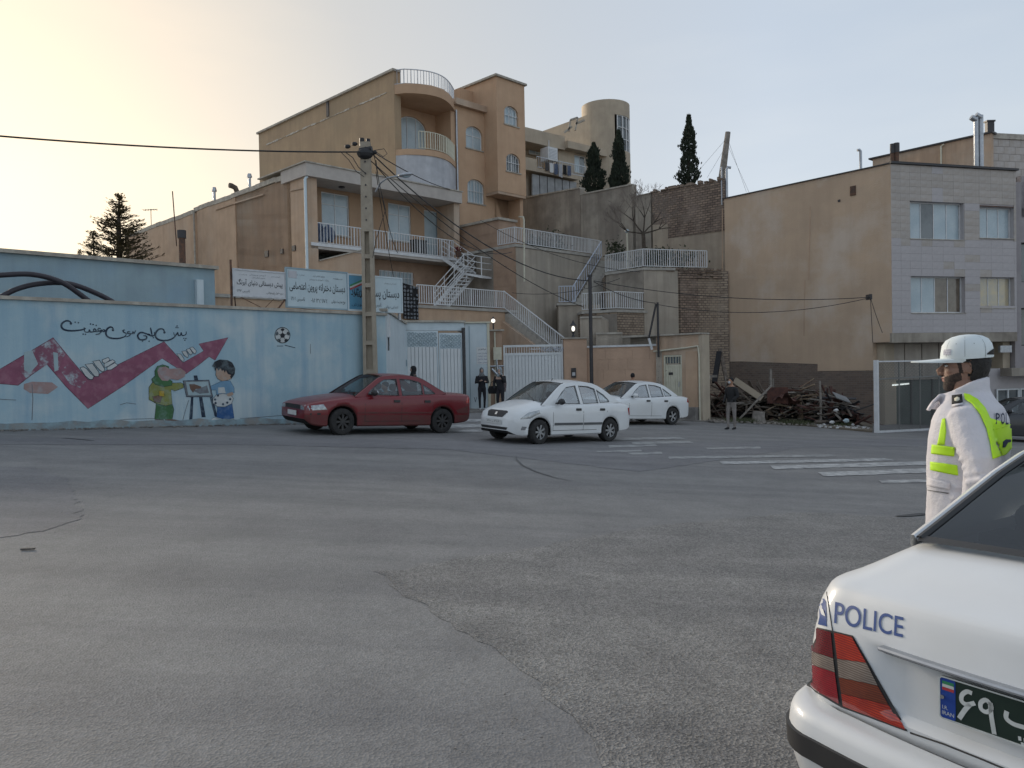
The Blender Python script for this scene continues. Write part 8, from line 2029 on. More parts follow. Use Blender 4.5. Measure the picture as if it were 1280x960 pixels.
def digit(pts, w, nm='plate_digit'):
 L = catmull([((X-103)/1320, .126-((Y-608)-.29*(X-103))/1246) for X, Y in pts], 5); n = len(L); vs = []
 for i, p in enumerate(L):
  d = (L[min(i+1, n-1)]-L[max(i-1, 0)]).normalized(); q = Vector((-d.y, d.x))*w
  for r in (p+q, p-q): vs.append((r.x, -.0056, r.y))
 MB().add(vs, [(2*i, 2*i+1, 2*i+3, 2*i+2) for i in range(n-1)]).build(nm, 'plate_text', plate)
digit([(226, 674), (208, 668), (190, 680), (188, 702), (206, 714), (236, 708)], .0062); digit([(218, 713), (198, 736), (178, 766)], .0066)
digit([(292, 712), (275, 696), (257, 706), (258, 728), (276, 738), (292, 728), (292, 712)], .006); digit([(290, 704), (293, 750), (303, 814)], .0062)
digit([(346, 732), (344, 756), (366, 774), (400, 784), (440, 794), (458, 770)], .0062)
for X, Y in ((388, 822), (406, 828), (397, 842)): digit([(X-5, Y), (X+5, Y+2)], .0055, 'plate_dot')
# ================================================================== PEOPLE
def organic(name, b, mats, parent, voxel, pick=None, smooth_it=3, noise=0.0, nscale=6.0):
 """fuse overlapping shapes into one continuous skin"""
 me = bpy.data.meshes.new(name); me.from_pydata(b.v, [], b.f); me.update()
 bm = bmesh.new(); bm.from_mesh(me); bmesh.ops.recalc_face_normals(bm, faces=bm.faces); bm.to_mesh(me); bm.free()
 o = bpy.data.objects.new(name, me); COL.objects.link(o)
 md = o.modifiers.new('r', 'REMESH'); md.mode = 'VOXEL'; md.voxel_size = voxel; md.use_smooth_shade = True
 ms = o.modifiers.new('s', 'SMOOTH'); ms.iterations = smooth_it; ms.factor = .6
 if noise:
  tx_ = bpy.data.textures.new('folds', 'CLOUDS'); tx_.noise_scale = 1/nscale; dm = o.modifiers.new('d', 'DISPLACE'); dm.texture = tx_; dm.strength = noise; dm.mid_level = .5; dm.texture_coords = 'LOCAL'
 dg = bpy.context.evaluated_depsgraph_get(); me2 = bpy.data.meshes.new_from_object(o.evaluated_get(dg)); bpy.data.objects.remove(o)
 me2.name = name; me2.materials.clear()
 mats = [mats] if isinstance(mats, str) else mats
 for m in mats: me2.materials.append(M[m])
 if pick:
  for p in me2.polygons: p.material_index = pick(p.center)
 me2.polygons.foreach_set('use_smooth', [True]*len(me2.polygons))
 o = bpy.data.objects.new(name, me2); COL.objects.link(o); o.parent = parent; return o
def ringe(cx, cy, z, rx, ry, n=20, tilt=0.0, p=2.3):
 out = []
 for k in range(n):
  a = 2*math.pi*k/n; c, s = math.cos(a), math.sin(a); x = rx*math.copysign(abs(c)**(2/p), c); y = ry*math.copysign(abs(s)**(2/p), s); out.append((cx+x, cy+y, z+tilt*y))
 return out
def hand(b, w, d, s=1.0, up=Vector((0, 0, 1)), lat=Vector((1, 0, 0))):
 """palm, five unequal fingers bent a little, thumb from the side of the palm"""
 d = d.normalized(); q = d.cross(lat).normalized(); l_ = lat.normalized()
 b.tube([w, w+d*.05*s, w+d*.095*s], [.026*s, .038*s, .034*s], 8)
 for i, (o_, L_) in enumerate(((-.030, .068), (-.010, .078), (.011, .073), (.030, .058))):
  p0 = w+d*.085*s+l_*o_*s; p1 = p0+d*L_*.5*s+q*.008*s; p2 = p1+d*L_*.45*s+q*.028*s; b.tube([p0, p1, p2], [.010*s, .009*s, .007*s], 6)
 p0 = w+d*.03*s-l_*.03*s; b.tube([p0, p0-l_*.03*s+d*.03*s+q*.01*s, p0-l_*.036*s+d*.062*s+q*.02*s], [.013*s, .011*s, .008*s], 6)
def person(label, loc, face_deg, H, mats, pick, arms, coat=None, scarf=None, voxel=.022, hair=None, legs=((-.09, 0), (.10, .03)), group=None):
 """x right, y forward"""
 t = thing('person', label, 'person', loc, R_(face_deg-90)); k = H/1.75; b = MB(); V = lambda x, y, z: Vector((x, y, z))*k
 b.loft([[tuple(Vector(p)*k) for p in ringe(0, cy, z, rx, ry)] for z, cy, rx, ry in ((.88, 0, .14, .10), (.95, -.01, .165, .115), (1.08, 0, .15, .105), (1.25, .01, .175, .115), (1.38, 0, .19, .11), (1.45, -.01, .15, .09), (1.49, -.01, .07, .06))])
 b.tube([V(0, -.01, 1.46), V(0, .005, 1.54), V(0, .02, 1.58)], [.06*k, .052*k, .05*k], 10)
 b.ell(V(0, .02, 1.645), .074*k, .094*k, .115*k, 14, 12); b.ell(V(0, .045, 1.585), .05*k, .06*k, .055*k, 10, 8); b.tube([V(0, .10, 1.66), V(0, .132, 1.625), V(0, .105, 1.615)], [.008*k, .014*k, .012*k], 6)
 for i, (s, (dx, dy)) in enumerate(zip((-1, 1), legs)):
  b.tube([V(s*.085, 0, .92), V(s*.09+dx*.2, dy*.5+.02, .5), V(dx+s*.0, dy, .09)], [.095*k, .062*k, .045*k], 10)
  b.tube([V(dx, dy-.05, .045), V(dx+s*.01, dy+.04, .045), V(dx+s*.02, dy+.16, .03)], [.038*k, .042*k, .03*k], 8)
 for s, (el, wr_) in zip((-1, 1), arms):
  sh = V(s*.185, 0, 1.40); e = V(*el); w_ = V(*wr_); b.tube([sh, (sh+e)/2, e, (e+w_)/2, w_], [.058*k, .05*k, .043*k, .038*k, .028*k], 10); hand(b, w_, (w_-e), 1.0*k)
 o = organic('body', b, mats, t, voxel, lambda c: pick(c.x/k, c.y/k, c.z/k))
 if coat:
  c = MB(); c.loft([[tuple(Vector(p)*k) for p in ringe(0, cy, z, rx, ry)] for z, cy, rx, ry in coat[1]], cap=False)
  for s, (el, wr_) in zip((-1, 1), arms):
   sh = V(s*.17, 0, 1.41); e = V(*el); w_ = V(*wr_); c.tube([sh, (sh+e)/2, e, (e+w_)/2, e+(w_-e)*.93], [.075*k, .066*k, .058*k, .054*k, .046*k], 10)
  organic('coat', c, coat[0], t, voxel*.9, noise=.012)
 if scarf:
  c = MB(); c.ell(V(0, -.005, 1.655), .095*k, .115*k, .13*k, 16, 12)
  c.loft([[tuple(Vector(p)*k) for p in ringe(0, cy, z, rx, ry)] for z, cy, rx, ry in ((1.62, -.02, .09, .10), (1.55, .0, .085, .09), (1.48, .01, .115, .105), (1.40, .03, .13, .11))])
  so = organic('headscarf', c, scarf, t, voxel*.7, noise=.01, nscale=12)
  # open the face
  bm = bmesh.new(); bm.from_mesh(so.data); rem = [f for f in bm.faces if (f.calc_center_median()-V(0, .115, 1.635)).length < .066*k and f.calc_center_median().y > .06*k]; bmesh.ops.delete(bm, geom=rem, context='FACES'); bm.to_mesh(so.data); bm.free()
 if hair:
  c = MB(); c.ell(V(0, 0, 1.675), .083*k, .098*k, .10*k, 14, 10); organic('hair', c, hair, t, voxel*.7)
 for s in (-1, 1): MB().ell(V(s*.03, .103, 1.648), .009*k, .006*k, .006*k, 8, 6).build('eye', 'dark_paint', o, smooth=60)
 return t
mat('shoe_white', (.6, .6, .6), None, 5, .3, .6); mat('scarf_grey', (.20, .21, .22), (.09, .095, .10), 25, .9, .9); mat('scarf_light', (.34, .38, .40), (.20, .23, .25), 30, .9, .9); mat('coat_black', (.013, .013, .015), (.022, .022, .025), 8, .6, .85); mat('coat_pattern', (.30, .25, .25), (.08, .06, .065), 18, .9, .9)
mat('skin_pale', (.48, .32, .25), None, 10, .4, .5); mat('trousers_grey', (.25, .225, .21), (.19, .17, .16), 6, .7, .9); mat('jacket_dark', (.018, .018, .02), None, 8, .5, .85)
p = G(603, 514); p.z = gz(p.x)+.05
person('woman in short black coat and grey headscarf with white shoes by the booth', p, -80, 1.66, ['skin_pale', 'denim_dark', 'shoe_white'], lambda x, y, z: 2 if z < .085 else (1 if z < 1.45 and abs(x) < .30 and not (z > 1.1 and y > .2) else 0), [((-.26, .02, 1.14), (-.14, .20, 1.18)), ((.26, .02, 1.14), (.10, .22, 1.22))], coat=('coat_black', ((.72, 0, .23, .17), (.85, 0, .20, .155), (1.05, 0, .175, .135), (1.25, .01, .20, .145), (1.40, 0, .215, .13), (1.47, 0, .13, .10))), scarf='scarf_grey')
p = G(626, 517); p.z = gz(p.x)+.05
w2 = person('woman in long black coat and pale headscarf with a hand raised to her face', p, -115, 1.70, ['skin_pale', 'denim_dark', 'black_cloth'], lambda x, y, z: 2 if z < .085 else (1 if z < 1.3 else 0), [((-.27, .10, 1.18), (-.10, .22, 1.50)), ((.27, .0, 1.14), (.20, .15, 1.02))], coat=('coat_black', ((.16, 0, .24, .20), (.5, 0, .225, .18), (.85, 0, .21, .165), (1.05, 0, .185, .14), (1.25, .01, .21, .15), (1.40, 0, .225, .135), (1.47, 0, .13, .10))), scarf='scarf_light')
hb_ = thing('handbag', 'black handbag held by the woman in the long black coat', 'bag', P(617, 487, 30.6)); MB().loft([[(x*w_, y*.5*w_, z) for x, y in ((-.2, -.13), (.2, -.13), (.22, .13), (-.22, .13))] for z, w_ in ((-.16, .9), (0, 1.05), (.14, .8))]).build('bag_body', 'black_cloth', hb_, smooth=40)
MB().tube([(-.13, 0, .13), (-.10, 0, .28), (0, 0, .34), (.10, 0, .28), (.13, 0, .13)], .012, 6).build('handle', 'black_cloth', hb_)
ph_ = thing('scarf_bundle', 'patterned shawl end hanging down the front of the woman in the long coat', 'shawl', P(629.5, 478, 30.3)); MB().loft([ringe(0, 0, z, rx, .05, 12) for z, rx in ((.26, .05), (.12, .10), (-.05, .12), (-.22, .10), (-.36, .07))]).build('cloth', 'coat_pattern', ph_, smooth=50)
# woman behind the red car: only the black veiled head shows
c = P(517, 478, 25.3); person('woman in a black chador standing behind the red car, head above its roof', (c.x, c.y, gz(c.x)+.05), 200, 1.62, ['skin_pale', 'black_cloth', 'black_cloth'], lambda x, y, z: 1 if z < 1.45 else 0, [((-.25, .02, 1.14), (-.2, .18, 1.05)), ((.25, .02, 1.14), (.2, .18, 1.05))], coat=('black_cloth', ((.10, 0, .26, .24), (.6, 0, .24, .21), (1.0, 0, .22, .18), (1.25, .0, .23, .17), (1.42, 0, .20, .14), (1.52, 0, .13, .13))), scarf='black_cloth')
c = P(791, 480, 29.0); person('dark haired man behind the farther white car, only his head showing', (c.x, c.y, gz(c.x)), 60, 1.74, ['skin', 'jacket_dark', 'denim_dark'], lambda x, y, z: (2 if z < .95 else 1) if z < 1.46 else 0, [((-.25, .02, 1.14), (-.24, .1, .9)), ((.25, .02, 1.14), (.24, .1, .9))], hair='black_cloth')
p = G(915, 537); mn = person('man in black jacket and grey trousers walking by the debris yard', (p.x, p.y, gz(p.x)), 215, 1.72, ['skin', 'jacket_dark', 'trousers_grey', 'black_cloth'], lambda x, y, z: 3 if z < .09 else (2 if z < .93 else (1 if z < 1.46 and not (abs(x) > .2 and z < .86) else 0)), [((-.25, -.02, 1.14), (-.17, .16, 1.0)), ((.25, -.02, 1.14), (.17, .17, 1.02))], coat=('jacket_dark', ((.86, 0, .20, .145), (1.0, 0, .21, .15), (1.2, 0, .22, .15), (1.38, 0, .225, .135), (1.47, 0, .13, .10))), hair='black_cloth', legs=((-.07, -.06), (.08, .10)))
mat('mask_pale', (.5, .52, .54), None); MB().ell((0, .105, 1.575), .05, .035, .045, 10, 8).build('face_mask', 'mask_pale', mn, smooth=60)
# driver of the red car
c = red.matrix_world @ Vector((.02, -.36, .0)); dv = thing('person', 'driver seated inside the red car with hands on the wheel', 'person', c, R_(hd)); dv.rotation_euler = (0, 0, math.atan2(red.matrix_world[1][0], red.matrix_world[0][0])-math.pi/2)
dv.location = red.matrix_world @ Vector((.02, .36, .0))
b = MB(); b.loft([ringe(0, cy, z, rx, ry) for z, cy, rx, ry in ((.48, -.05, .17, .13), (.65, -.07, .16, .12), (.85, -.09, .19, .12), (.95, -.09, .16, .10), (1.0, -.08, .07, .06))]); b.tube([(0, -.08, .98), (0, -.05, 1.06)], [.055, .05], 8); b.ell((0, -.03, 1.15), .072, .09, .11, 12, 10)
for s in (-1, 1):
 b.tube([(s*.17, -.08, .92), (s*.24, .1, .74), (s*.14, .36, .86)], [.055, .045, .035], 8); hand(b, Vector((s*.14, .36, .86)), Vector((0, .5, .2)), .9); b.tube([(s*.09, -.02, .5), (s*.12, .42, .56), (s*.12, .62, .24)], [.085, .065, .05], 8)
organic('body', b, ['skin', 'trousers_grey', 'jacket_dark'], dv, .02, lambda c: 0 if (c.z > 1.0 or c.y > .36 and c.z > .75) else (1 if c.z > .6 else 2)); MB().ell((0, -.05, 1.19), .08, .092, .085, 12, 8).build('hair', 'black_cloth', dv, smooth=60)
# ================================================================== TRAFFIC OFFICER
mat('uniform_white', (.60, .59, .63), (.54, .53, .58), 5, .5, .75, .25, 60, patch=(.55, .54, .57), pscale=3, pamt=.4); mat('hi_vis', (.50, .82, .02), (.42, .74, .02), 8, .5, .6); mat('cap_white', (.66, .72, .74), (.60, .66, .68), 6, .4, .6); mat('hair_black', (.010, .009, .009), (.02, .018, .017), 60, .9, .7, .6, 150)
mat('beard', (.020, .014, .012), (.055, .034, .027), 90, .8, .75, .5, 200); mat('officer_skin', (.25, .145, .105), (.20, .115, .085), 14, .6, .45, .15, 120); mat('lip', (.22, .09, .07), None, 20, .4, .45); mat('lettering_navy', (.02, .03, .07), None)
oc = P(1208, 600, 3.9); off_ = thing('person', 'traffic officer in white jacket with yellow green bands and long peaked white cap', 'person', (oc.x, oc.y, gz(oc.x)), R_(139-90))
OM = Matrix.Translation(off_.location) @ Matrix.Rotation(R_(139-90), 4, 'Z'); OMi = OM.inverted(); g0 = -gz(oc.x)
Z_ = lambda v: 1.7+(451-v)*.00396+g0            # height above his feet for an image row at his distance
b = MB(); zs_ = 1.47+g0
# body: legs, trunk, arms, neck in one skin
for s in (-1, 1):
 b.tube([(s*.10, 0, .98), (s*.11, .02, .55), (s*.12, 0, .10)], [.11, .075, .055], 12); b.tube([(s*.12, -.05, .05), (s*.125, .05, .05), (s*.13, .20, .035)], [.045, .05, .035], 10)
b.loft([ringe(0, 0, z, rx, ry) for z, rx, ry in ((.92, .17, .12), (1.1, .165, .115), (1.35, .18, .12), (1.5, .19, .12), (zs_-.02, .16, .10), (zs_+.04, .08, .075))])
b.tube([(0, -.01, zs_), (0, .0, zs_+.10), (0, .015, zs_+.17)], [.07, .062, .06], 12)
arms = {-1: ((-.27, -.115, 1.20+g0), (-.262, -.08, .92+g0)), 1: ((.29, -.03, 1.20+g0), (.28, .12, .97+g0))}
for s in (-1, 1):
 sh = Vector((s*.19, -.04, 1.42+g0)); e = Vector(arms[s][0]); w_ = Vector(arms[s][1]); b.tube([sh, (sh+e)/2, e, (e+w_)/2, w_], [.05, .045, .047, .04, .03], 12); hand(b, w_, w_-e, 1.0, lat=Vector((0, 1, .2)))
organic('body', b, ['officer_skin', 'uniform_white', 'black_cloth'], off_, .012, lambda c: 2 if c.z < .12 else (1 if (c.z < 1.08 and abs(c.x) < .24) or 1.09 < c.z < zs_+.05 else 0))
# jacket with sleeves and standing collar
j = MB()
j.loft([ringe(0, cy, z+g0, rx, ry, 28, 0, 2.5) for z, cy, rx, ry in ((.80, .0, .225, .175), (.92, .0, .225, .17), (1.05, .0, .222, .168), (1.20, -.005, .232, .172), (1.32, -.012, .24, .172), (1.41, -.02, .236, .16), (1.47, -.022, .205, .135), (1.505, -.02, .15, .11), (1.54, -.012, .105, .10))])
for s in (-1, 1):
 sh = Vector((s*.185, -.04, 1.425+g0)); e = Vector(arms[s][0]); w_ = Vector(arms[s][1]); j.tube([sh-Vector((s*.05, 0, -.01)), sh, sh*.6+e*.4, e+Vector((0, -.005, .03)), e, (e+w_)/2, e+(w_-e)*.95], [.075, .088, .083, .078, .076, .068, .058], 16)
 for q in range(7):   # folds round the elbow
  p = sh+(e-sh)*(.25+.15*q); j.tube([p+Vector((s*.03, -.06, .02)), p+Vector((s*.075, 0, -.005)), p+Vector((s*.04, .065, -.03))], .014, 6)
 for q in range(6): a = R_(200+22*q); j.tube([(s*.16, .10-.03*q, 1.02+.045*q+g0), (s*.225, .02-.01*q, 1.0+.05*q+g0), (s*.19, -.10, 1.05+.04*q+g0)], .012, 6)
rg_ = []
for (z_b, z_f, rx, ry, cy) in ((1.50, 1.45, .125, .115, -.01), (1.56, 1.49, .106, .104, -.004), (1.622, 1.525, .100, .104, .0), (1.624, 1.527, .074, .078, .0), (1.50, 1.45, .07, .07, .0)):
 rg_.append([(rx*math.cos(a), cy+ry*math.sin(a)*(1.12 if math.sin(a) > .6 else 1), g0+z_b+(z_f-z_b)*(.5+.5*math.sin(a))) for a in [2*math.pi*k/24 for k in range(24)]])
j.loft(rg_, cap=False)
# open lapel points at the front
for s in (-1, 1): j.loft([[(s*(.03+x), y, z+g0) for x, y, z in q] for q in (((0, .112, 1.53), (.05, .10, 1.54), (.05, .085, 1.54), (0, .095, 1.53)), ((.01, .150, 1.49), (.07, .125, 1.505), (.07, .11, 1.505), (.01, .13, 1.49)), ((.0, .175, 1.455), (.05, .16, 1.45), (.05, .14, 1.45), (.0, .155, 1.455)))])
jk = organic('jacket', j, 'uniform_white', off_, .008, None, 2, .013, 9)
jb = BVHTree.FromPolygons([v.co for v in jk.data.vertices], [tuple(p.vertices) for p in jk.data.polygons])
def ocast(p, d, off=.003):
 h, nn, i, ds = jb.ray_cast(Vector(p), Vector(d).normalized())
 if h is None: return None
 if nn.dot(Vector(d)) > 0: nn = -nn
 return h+nn*off
def opx(px, m, name, off=.003, cuts=4, parent=None):
 """a patch sewn on the jacket, its outline measured in the photograph"""
 bm = bmesh.new(); vv = [bm.verts.new((u, v, 0)) for u, v in px]; bm.faces.new(vv); bmesh.ops.triangulate(bm, faces=bm.faces, ngon_method='BEAUTY')
 bmesh.ops.subdivide_edges(bm, edges=bm.edges, cuts=cuts, use_grid_fill=True); bmesh.ops.triangulate(bm, faces=bm.faces); bad = []
 for v in bm.verts:
  o = OMi @ EYE; d = OMi.to_3x3() @ ray(v.co.x, v.co.y); h = ocast(o, d, off)
  if h is None: bad.append(v)
  else: v.co = h
 if bad: bmesh.ops.delete(bm, geom=bad, context='VERTS')
 if not bm.faces: bm.free(); return None
 long_ = [f for f in bm.faces if max(e.calc_length() for e in f.edges) > .09]
 if long_: bmesh.ops.delete(bm, geom=long_, context='FACES')
 bmesh.ops.recalc_face_normals(bm, faces=bm.faces); me = bpy.data.meshes.new(name); bm.to_mesh(me); bm.free(); me.materials.append(M[m]); me.polygons.foreach_set('use_smooth', [True]*len(me.polygons))
 o = bpy.data.objects.new(name, me); COL.objects.link(o); o.parent = parent or jk
 md = o.modifiers.new('s', 'SOLIDIFY'); md.thickness = .002; md.offset = 0; return o
# vest: bands run right round the trunk, straps over the shoulder
def band(z0, z1, m, name, a0=0, a1=360, n=72, off=.003, zf=None):
 b = MB(); k = 0
 for i in range(n+1):
  a = R_(a0+(a1-a0)*i/n); d = Vector((math.cos(a), math.sin(a), 0)); row = []
  for q in range(5):
   z = z0+(z1-z0)*q/4+(zf(a) if zf else 0); tr_ = TB.ray_cast(d*1.0+Vector((0, 0, z+g0)), -d); h = tr_[0]
   row.append(h+d*off if h is not None else Vector((0, 0, z+g0))+d*.2)
  b.v += [tuple(p) for p in row]
  if i: 
   for q in range(4): b.f.append(((i-1)*5+q, i*5+q, i*5+q+1, (i-1)*5+q+1)); b.mi.append(0)
 return b.build(name, m, jk, smooth=60)
tb_ = MB(); tb_.loft([ringe(0, cy, z+g0, rx+.012, ry+.012, 28, 0, 2.5) for z, cy, rx, ry in ((.80, .0, .225, .175), (.92, .0, .225, .17), (1.05, .0, .222, .168), (1.20, -.005, .232, .172), (1.32, -.012, .24, .172), (1.41, -.02, .236, .16), (1.47, -.022, .205, .135), (1.505, -.02, .15, .11))])
TB = BVHTree.FromPolygons([Vector(p) for p in tb_.v], tb_.f)
opx([(1165.5, 555.5), (1180, 557), (1194, 559), (1193, 570.5), (1180, 569), (1164.5, 567)], 'hi_vis', 'reflective_band'); opx([(1163.5, 577), (1180, 579), (1197, 581.5), (1198, 594.5), (1190, 593), (1163.5, 587.5)], 'hi_vis', 'reflective_band')
opx([(1178, 524), (1182, 523), (1183, 540), (1181, 556), (1172, 556), (1175, 540)], 'hi_vis', 'front_strap')
opx([(1205, 492.5), (1212, 494), (1222, 500), (1231, 511), (1236, 523), (1240, 538), (1255, 534), (1262.5, 531), (1263, 560), (1256, 568), (1240, 574), (1237, 556), (1232, 536), (1224, 518), (1215, 506), (1206, 500)], 'hi_vis', 'back_panel', .006, cuts=11)
opx([(1251.5, 552), (1255, 549), (1261, 549), (1261, 552), (1257, 553), (1254, 559), (1251, 559)], 'lettering_navy', 'back_emblem', .009, 3)
for ch, (x0_, x1_, y0_, y1_) in zip('POLI', ((1242.5, 1247.5, 517, 530), (1248.5, 1253.5, 516.5, 530.5), (1254.5, 1258, 516, 530.5), (1259, 1260.4, 515.5, 530))):
 o = text(ch, 0, 1, 0, 1, 0, 'lettering_navy', jk, 'police_lettering', bold=.012); ok = True
 for v in o.data.vertices:
  u = x0_+(x1_-x0_)*v.co.x; vv = y1_+(y0_-y1_)*v.co.z; h = ocast(OMi @ EYE, OMi.to_3x3() @ ray(u, vv), .009)
  if h is None: ok = False
  else: v.co = h
 if not ok: bpy.data.objects.remove(o)
ep = opx([(1190.5, 495.5), (1203, 494), (1204, 505), (1190.5, 507.5)], 'black_cloth', 'epaulette', .008, 2)
ob_ = opx([(1194, 500), (1197, 498), (1200, 499), (1200, 502), (1197, 504), (1194, 503)], 'cream_paint', 'epaulette_badge', .011, 1)
opx([(1190.5, 507.5), (1204, 505), (1204.5, 507), (1190.5, 510)], 'uniform_white', 'epaulette_base', .008, 1)
opx([(1162, 597), (1188, 603), (1187, 612), (1161, 607)], 'uniform_white', 'pocket_flap', .008, 3)
opx([(1161, 612), (1187, 616), (1186, 617), (1161, 613)], 'moulding_grey', 'pocket_seam', .006, 2)
# head (turned a little further left so that the profile shows)
hd_ = bpy.data.objects.new('head', None)
HA_ = R_(10); hz = Z_(459); h = MB(); hc = Vector((0, .025, hz))
h.ell((0, -.005, hz+.035), .076, .098, .095, 28, 20); h.ell((0, .01, hz-.02), .066, .086, .09, 24, 18)
h.loft([ringe(0, cy, hz+z, rx, ry, 20, 0, 2.2) for z, cy, rx, ry in ((-.02, .03, .062, .066), (-.055, .035, .055, .062), (-.085, .048, .043, .050), (-.110, .062, .030, .034), (-.119, .066, .018, .020))])
h.tube([(0, .078, hz+.028), (0, .095, hz+.005), (0, .117, hz-.018), (0, .112, hz-.028), (0, .09, hz-.034)], [.010, .012, .0145, .014, .010], 10)   # nose
for s in (-1, 1):
 h.ell((s*.012, .103, hz-.026), .010, .010, .008, 10, 8)
 h.ell((s*.030, .078, hz+.030), .022, .014, .009, 12, 8)                    # brow
 h.ell((s*.040, .062, hz-.015), .020, .020, .018, 12, 8)                    # cheek bone
h.ell((0, .094, hz-.052), .022, .012, .0065, 12, 8); h.ell((0, .092, hz-.064), .020, .012, .007, 12, 8); h.ell((0, .082, hz-.092), .022, .018, .018, 12, 8)
h.tube([(0, -.02, hz-.20), (0, -.01, hz-.12), (0, -.005, hz-.05)], [.066, .060, .058], 16)
for s in (-1, 1):
 h.tube([(s*(.072+.006*math.cos(a)), .0+.019*math.sin(a)-.008, hz-.002+.033*math.cos(a)) for a in [R_(d) for d in range(-150, 160, 24)]], .0065, 8); h.ell((s*.071, -.008, hz-.004), .006, .014, .024, 10, 8)
def pick(c):
 x, y, z = c.x, c.y, c.z-hz
 if y < -.012+.0 and z > -.045 and not (abs(x) > .066 and -.038 < y < .02): return 1          # hair at the back
 if z > .0 and y < .028 and y > -.02 and abs(x) > .05 and z > .024: return 1                   # sideburn top
 if abs(x) > .04 and .012+z*.2 < y < .030+z*.2 and z < .03 and z > -.03: return 2                     # sideburn
 if y > .016 and z > -.128 and z < -.020-(y-.016)*.36 and not (y > .088 and -.071 < z < -.046 and abs(x) < .024): return 2
 if y > .09 and -.046 < z < -.038 and abs(x) < .03: return 2                                 # moustache
 if y > .09 and -.070 < z < -.048 and abs(x) < .024: return 3
 return 0
head = organic('head', h, ['officer_skin', 'hair_black', 'beard', 'lip'], off_, .0032, pick, 3); 
hair = MB(); hair.ell((0, -.016, hz+.030), .082, .096, .085, 24, 16); hair.loft([ringe(0, -.035, hz+z, rx, ry, 20) for z, rx, ry in ((.03, .082, .078), (-.02, .078, .070), (-.055, .066, .055), (-.075, .05, .04))])
ho = organic('hair', hair, 'hair_black', head, .006, None, 1, .006, 60)
bm = bmesh.new(); bm.from_mesh(ho.data); bmesh.ops.delete(bm, geom=[f for f in bm.faces if (lambda c: (c.z-hz > -.10 and c.y > -.026+.006*math.sin((c.z-hz)*90) and c.z-hz < .035) or c.y > .03)(f.calc_center_median())], context='FACES'); bm.to_mesh(ho.data); bm.free()
for s in (-1, 1):
 e = MB().ell((s*.031, .081, hz+.009), .012, .010, .0058, 12, 8).build('eye', 'plate_white', head, smooth=60); MB().ell((s*.032, .0895, hz+.009), .006, .003, .005, 10, 6).build('iris', 'hair_black', e, smooth=60)
 MB().tube([(s*.012, .098, hz+.033), (s*.032, .094, hz+.038), (s*.050, .078, hz+.032)], [.003, .0045, .002], 6).build('eyebrow', 'hair_black', head, smooth=60); MB().tube([(s*.020, .093, hz+.016), (s*.032, .094, hz+.019), (s*.045, .084, hz+.015)], .0016, 5).build('eyelid', 'hair_black', head)
# cap
cz = hz+.052; c = MB(); rg_ = []
for z, rx, ry, cy in ((-.012, .090, .112, -.004), (.0, .092, .114, -.004), (.03, .0925, .114, -.006), (.06, .088, .108, -.006), (.085, .074, .092, -.007), (.100, .052, .066, -.008), (.108, .026, .034, -.008), (.110, .004, .005, -.008)):
 rg_.append(ringe(0, cy, cz+z, rx, ry, 32, -.06 if z < .06 else -.03, 2.05))
c.loft(rg_); cap_ = c.build('cap', 'cap_white', head, smooth=60)
c = MB(); top = []; 
for i in range(13):
 a = R_(180*i/12); x = .088*math.cos(a); yb3 = -.004+.110*math.sin(a)*.98; f_ = math.sin(a)**.55; L_ = .138*f_; row = []
 for q in range(6):
  s = q/5; row.append((x*(1-.10*s), yb3+L_*s-.0, cz-.004-.012*s-.006*(x/.09)**2*(s**.5)-.002))
 top.append(row)
for rws, dz in ((top, 0), (top, -.005)): c.loft([[(x, y, z+dz) for x, y, z in r] for r in rws], closed=False, cap=False)
n_ = len(top); edge = [r[-1] for r in top]; c.loft([[(x, y, z) for x, y, z in edge], [(x, y, z-.005) for x, y, z in edge]], closed=False, cap=False)
c.build('peak', 'cap_white', cap_, smooth=50, fix=False)
cbv = BVHTree.FromPolygons([v.co for v in cap_.data.vertices], [tuple(p.vertices) for p in cap_.data.polygons])
def cappatch(fn, m, name, n=8, mm=5, off=.002):
 b = MB(); 
 for i in range(n+1):
  for q in range(mm+1):
   a, z = fn(i/n, q/mm); d = Vector((math.cos(a), math.sin(a), 0)); hh_ = cbv.ray_cast(d*.4+Vector((0, 0, z)), -d)[0] or d*.1+Vector((0, 0, z)); b.v.append(tuple(hh_+d*off))
 for i in range(n):
  for q in range(mm): b.f.append((i*(mm+1)+q, (i+1)*(mm+1)+q, (i+1)*(mm+1)+q+1, i*(mm+1)+q+1)); b.mi.append(0)
 return b.build(name, m, cap_, smooth=60)
mat('badge_grey', (.22, .23, .32), (.45, .46, .52), 160, .9, .6)
cappatch(lambda i, q: (R_(118+24*i), cz+.010+.028*q), 'badge_grey', 'badge')
cappatch(lambda i, q: (R_(236+68*i), cz+.008+.030*q*math.sin(math.pi*max(.02, min(.98, i)))**.6), 'hair_black', 'rear_opening')
cappatch(lambda i, q: (R_(232+76*i), cz-.006+.013*q), 'cap_white', 'strap', off=.004)
for a in (128, 180, 232): cappatch(lambda i, q: (R_(a)+.012*(i-.5), cz+.0+.10*q), 'moulding_grey', 'cap_seam', 1, 10, .0012)
for a in (155, 205): cappatch(lambda i, q: (R_(a)+.03*(i-.5), cz+.062+.004*q), 'moulding_grey', 'eyelet', 2, 1, .0014)
head.matrix_parent_inverse = Matrix.Identity(4); head.rotation_euler.z = HA_
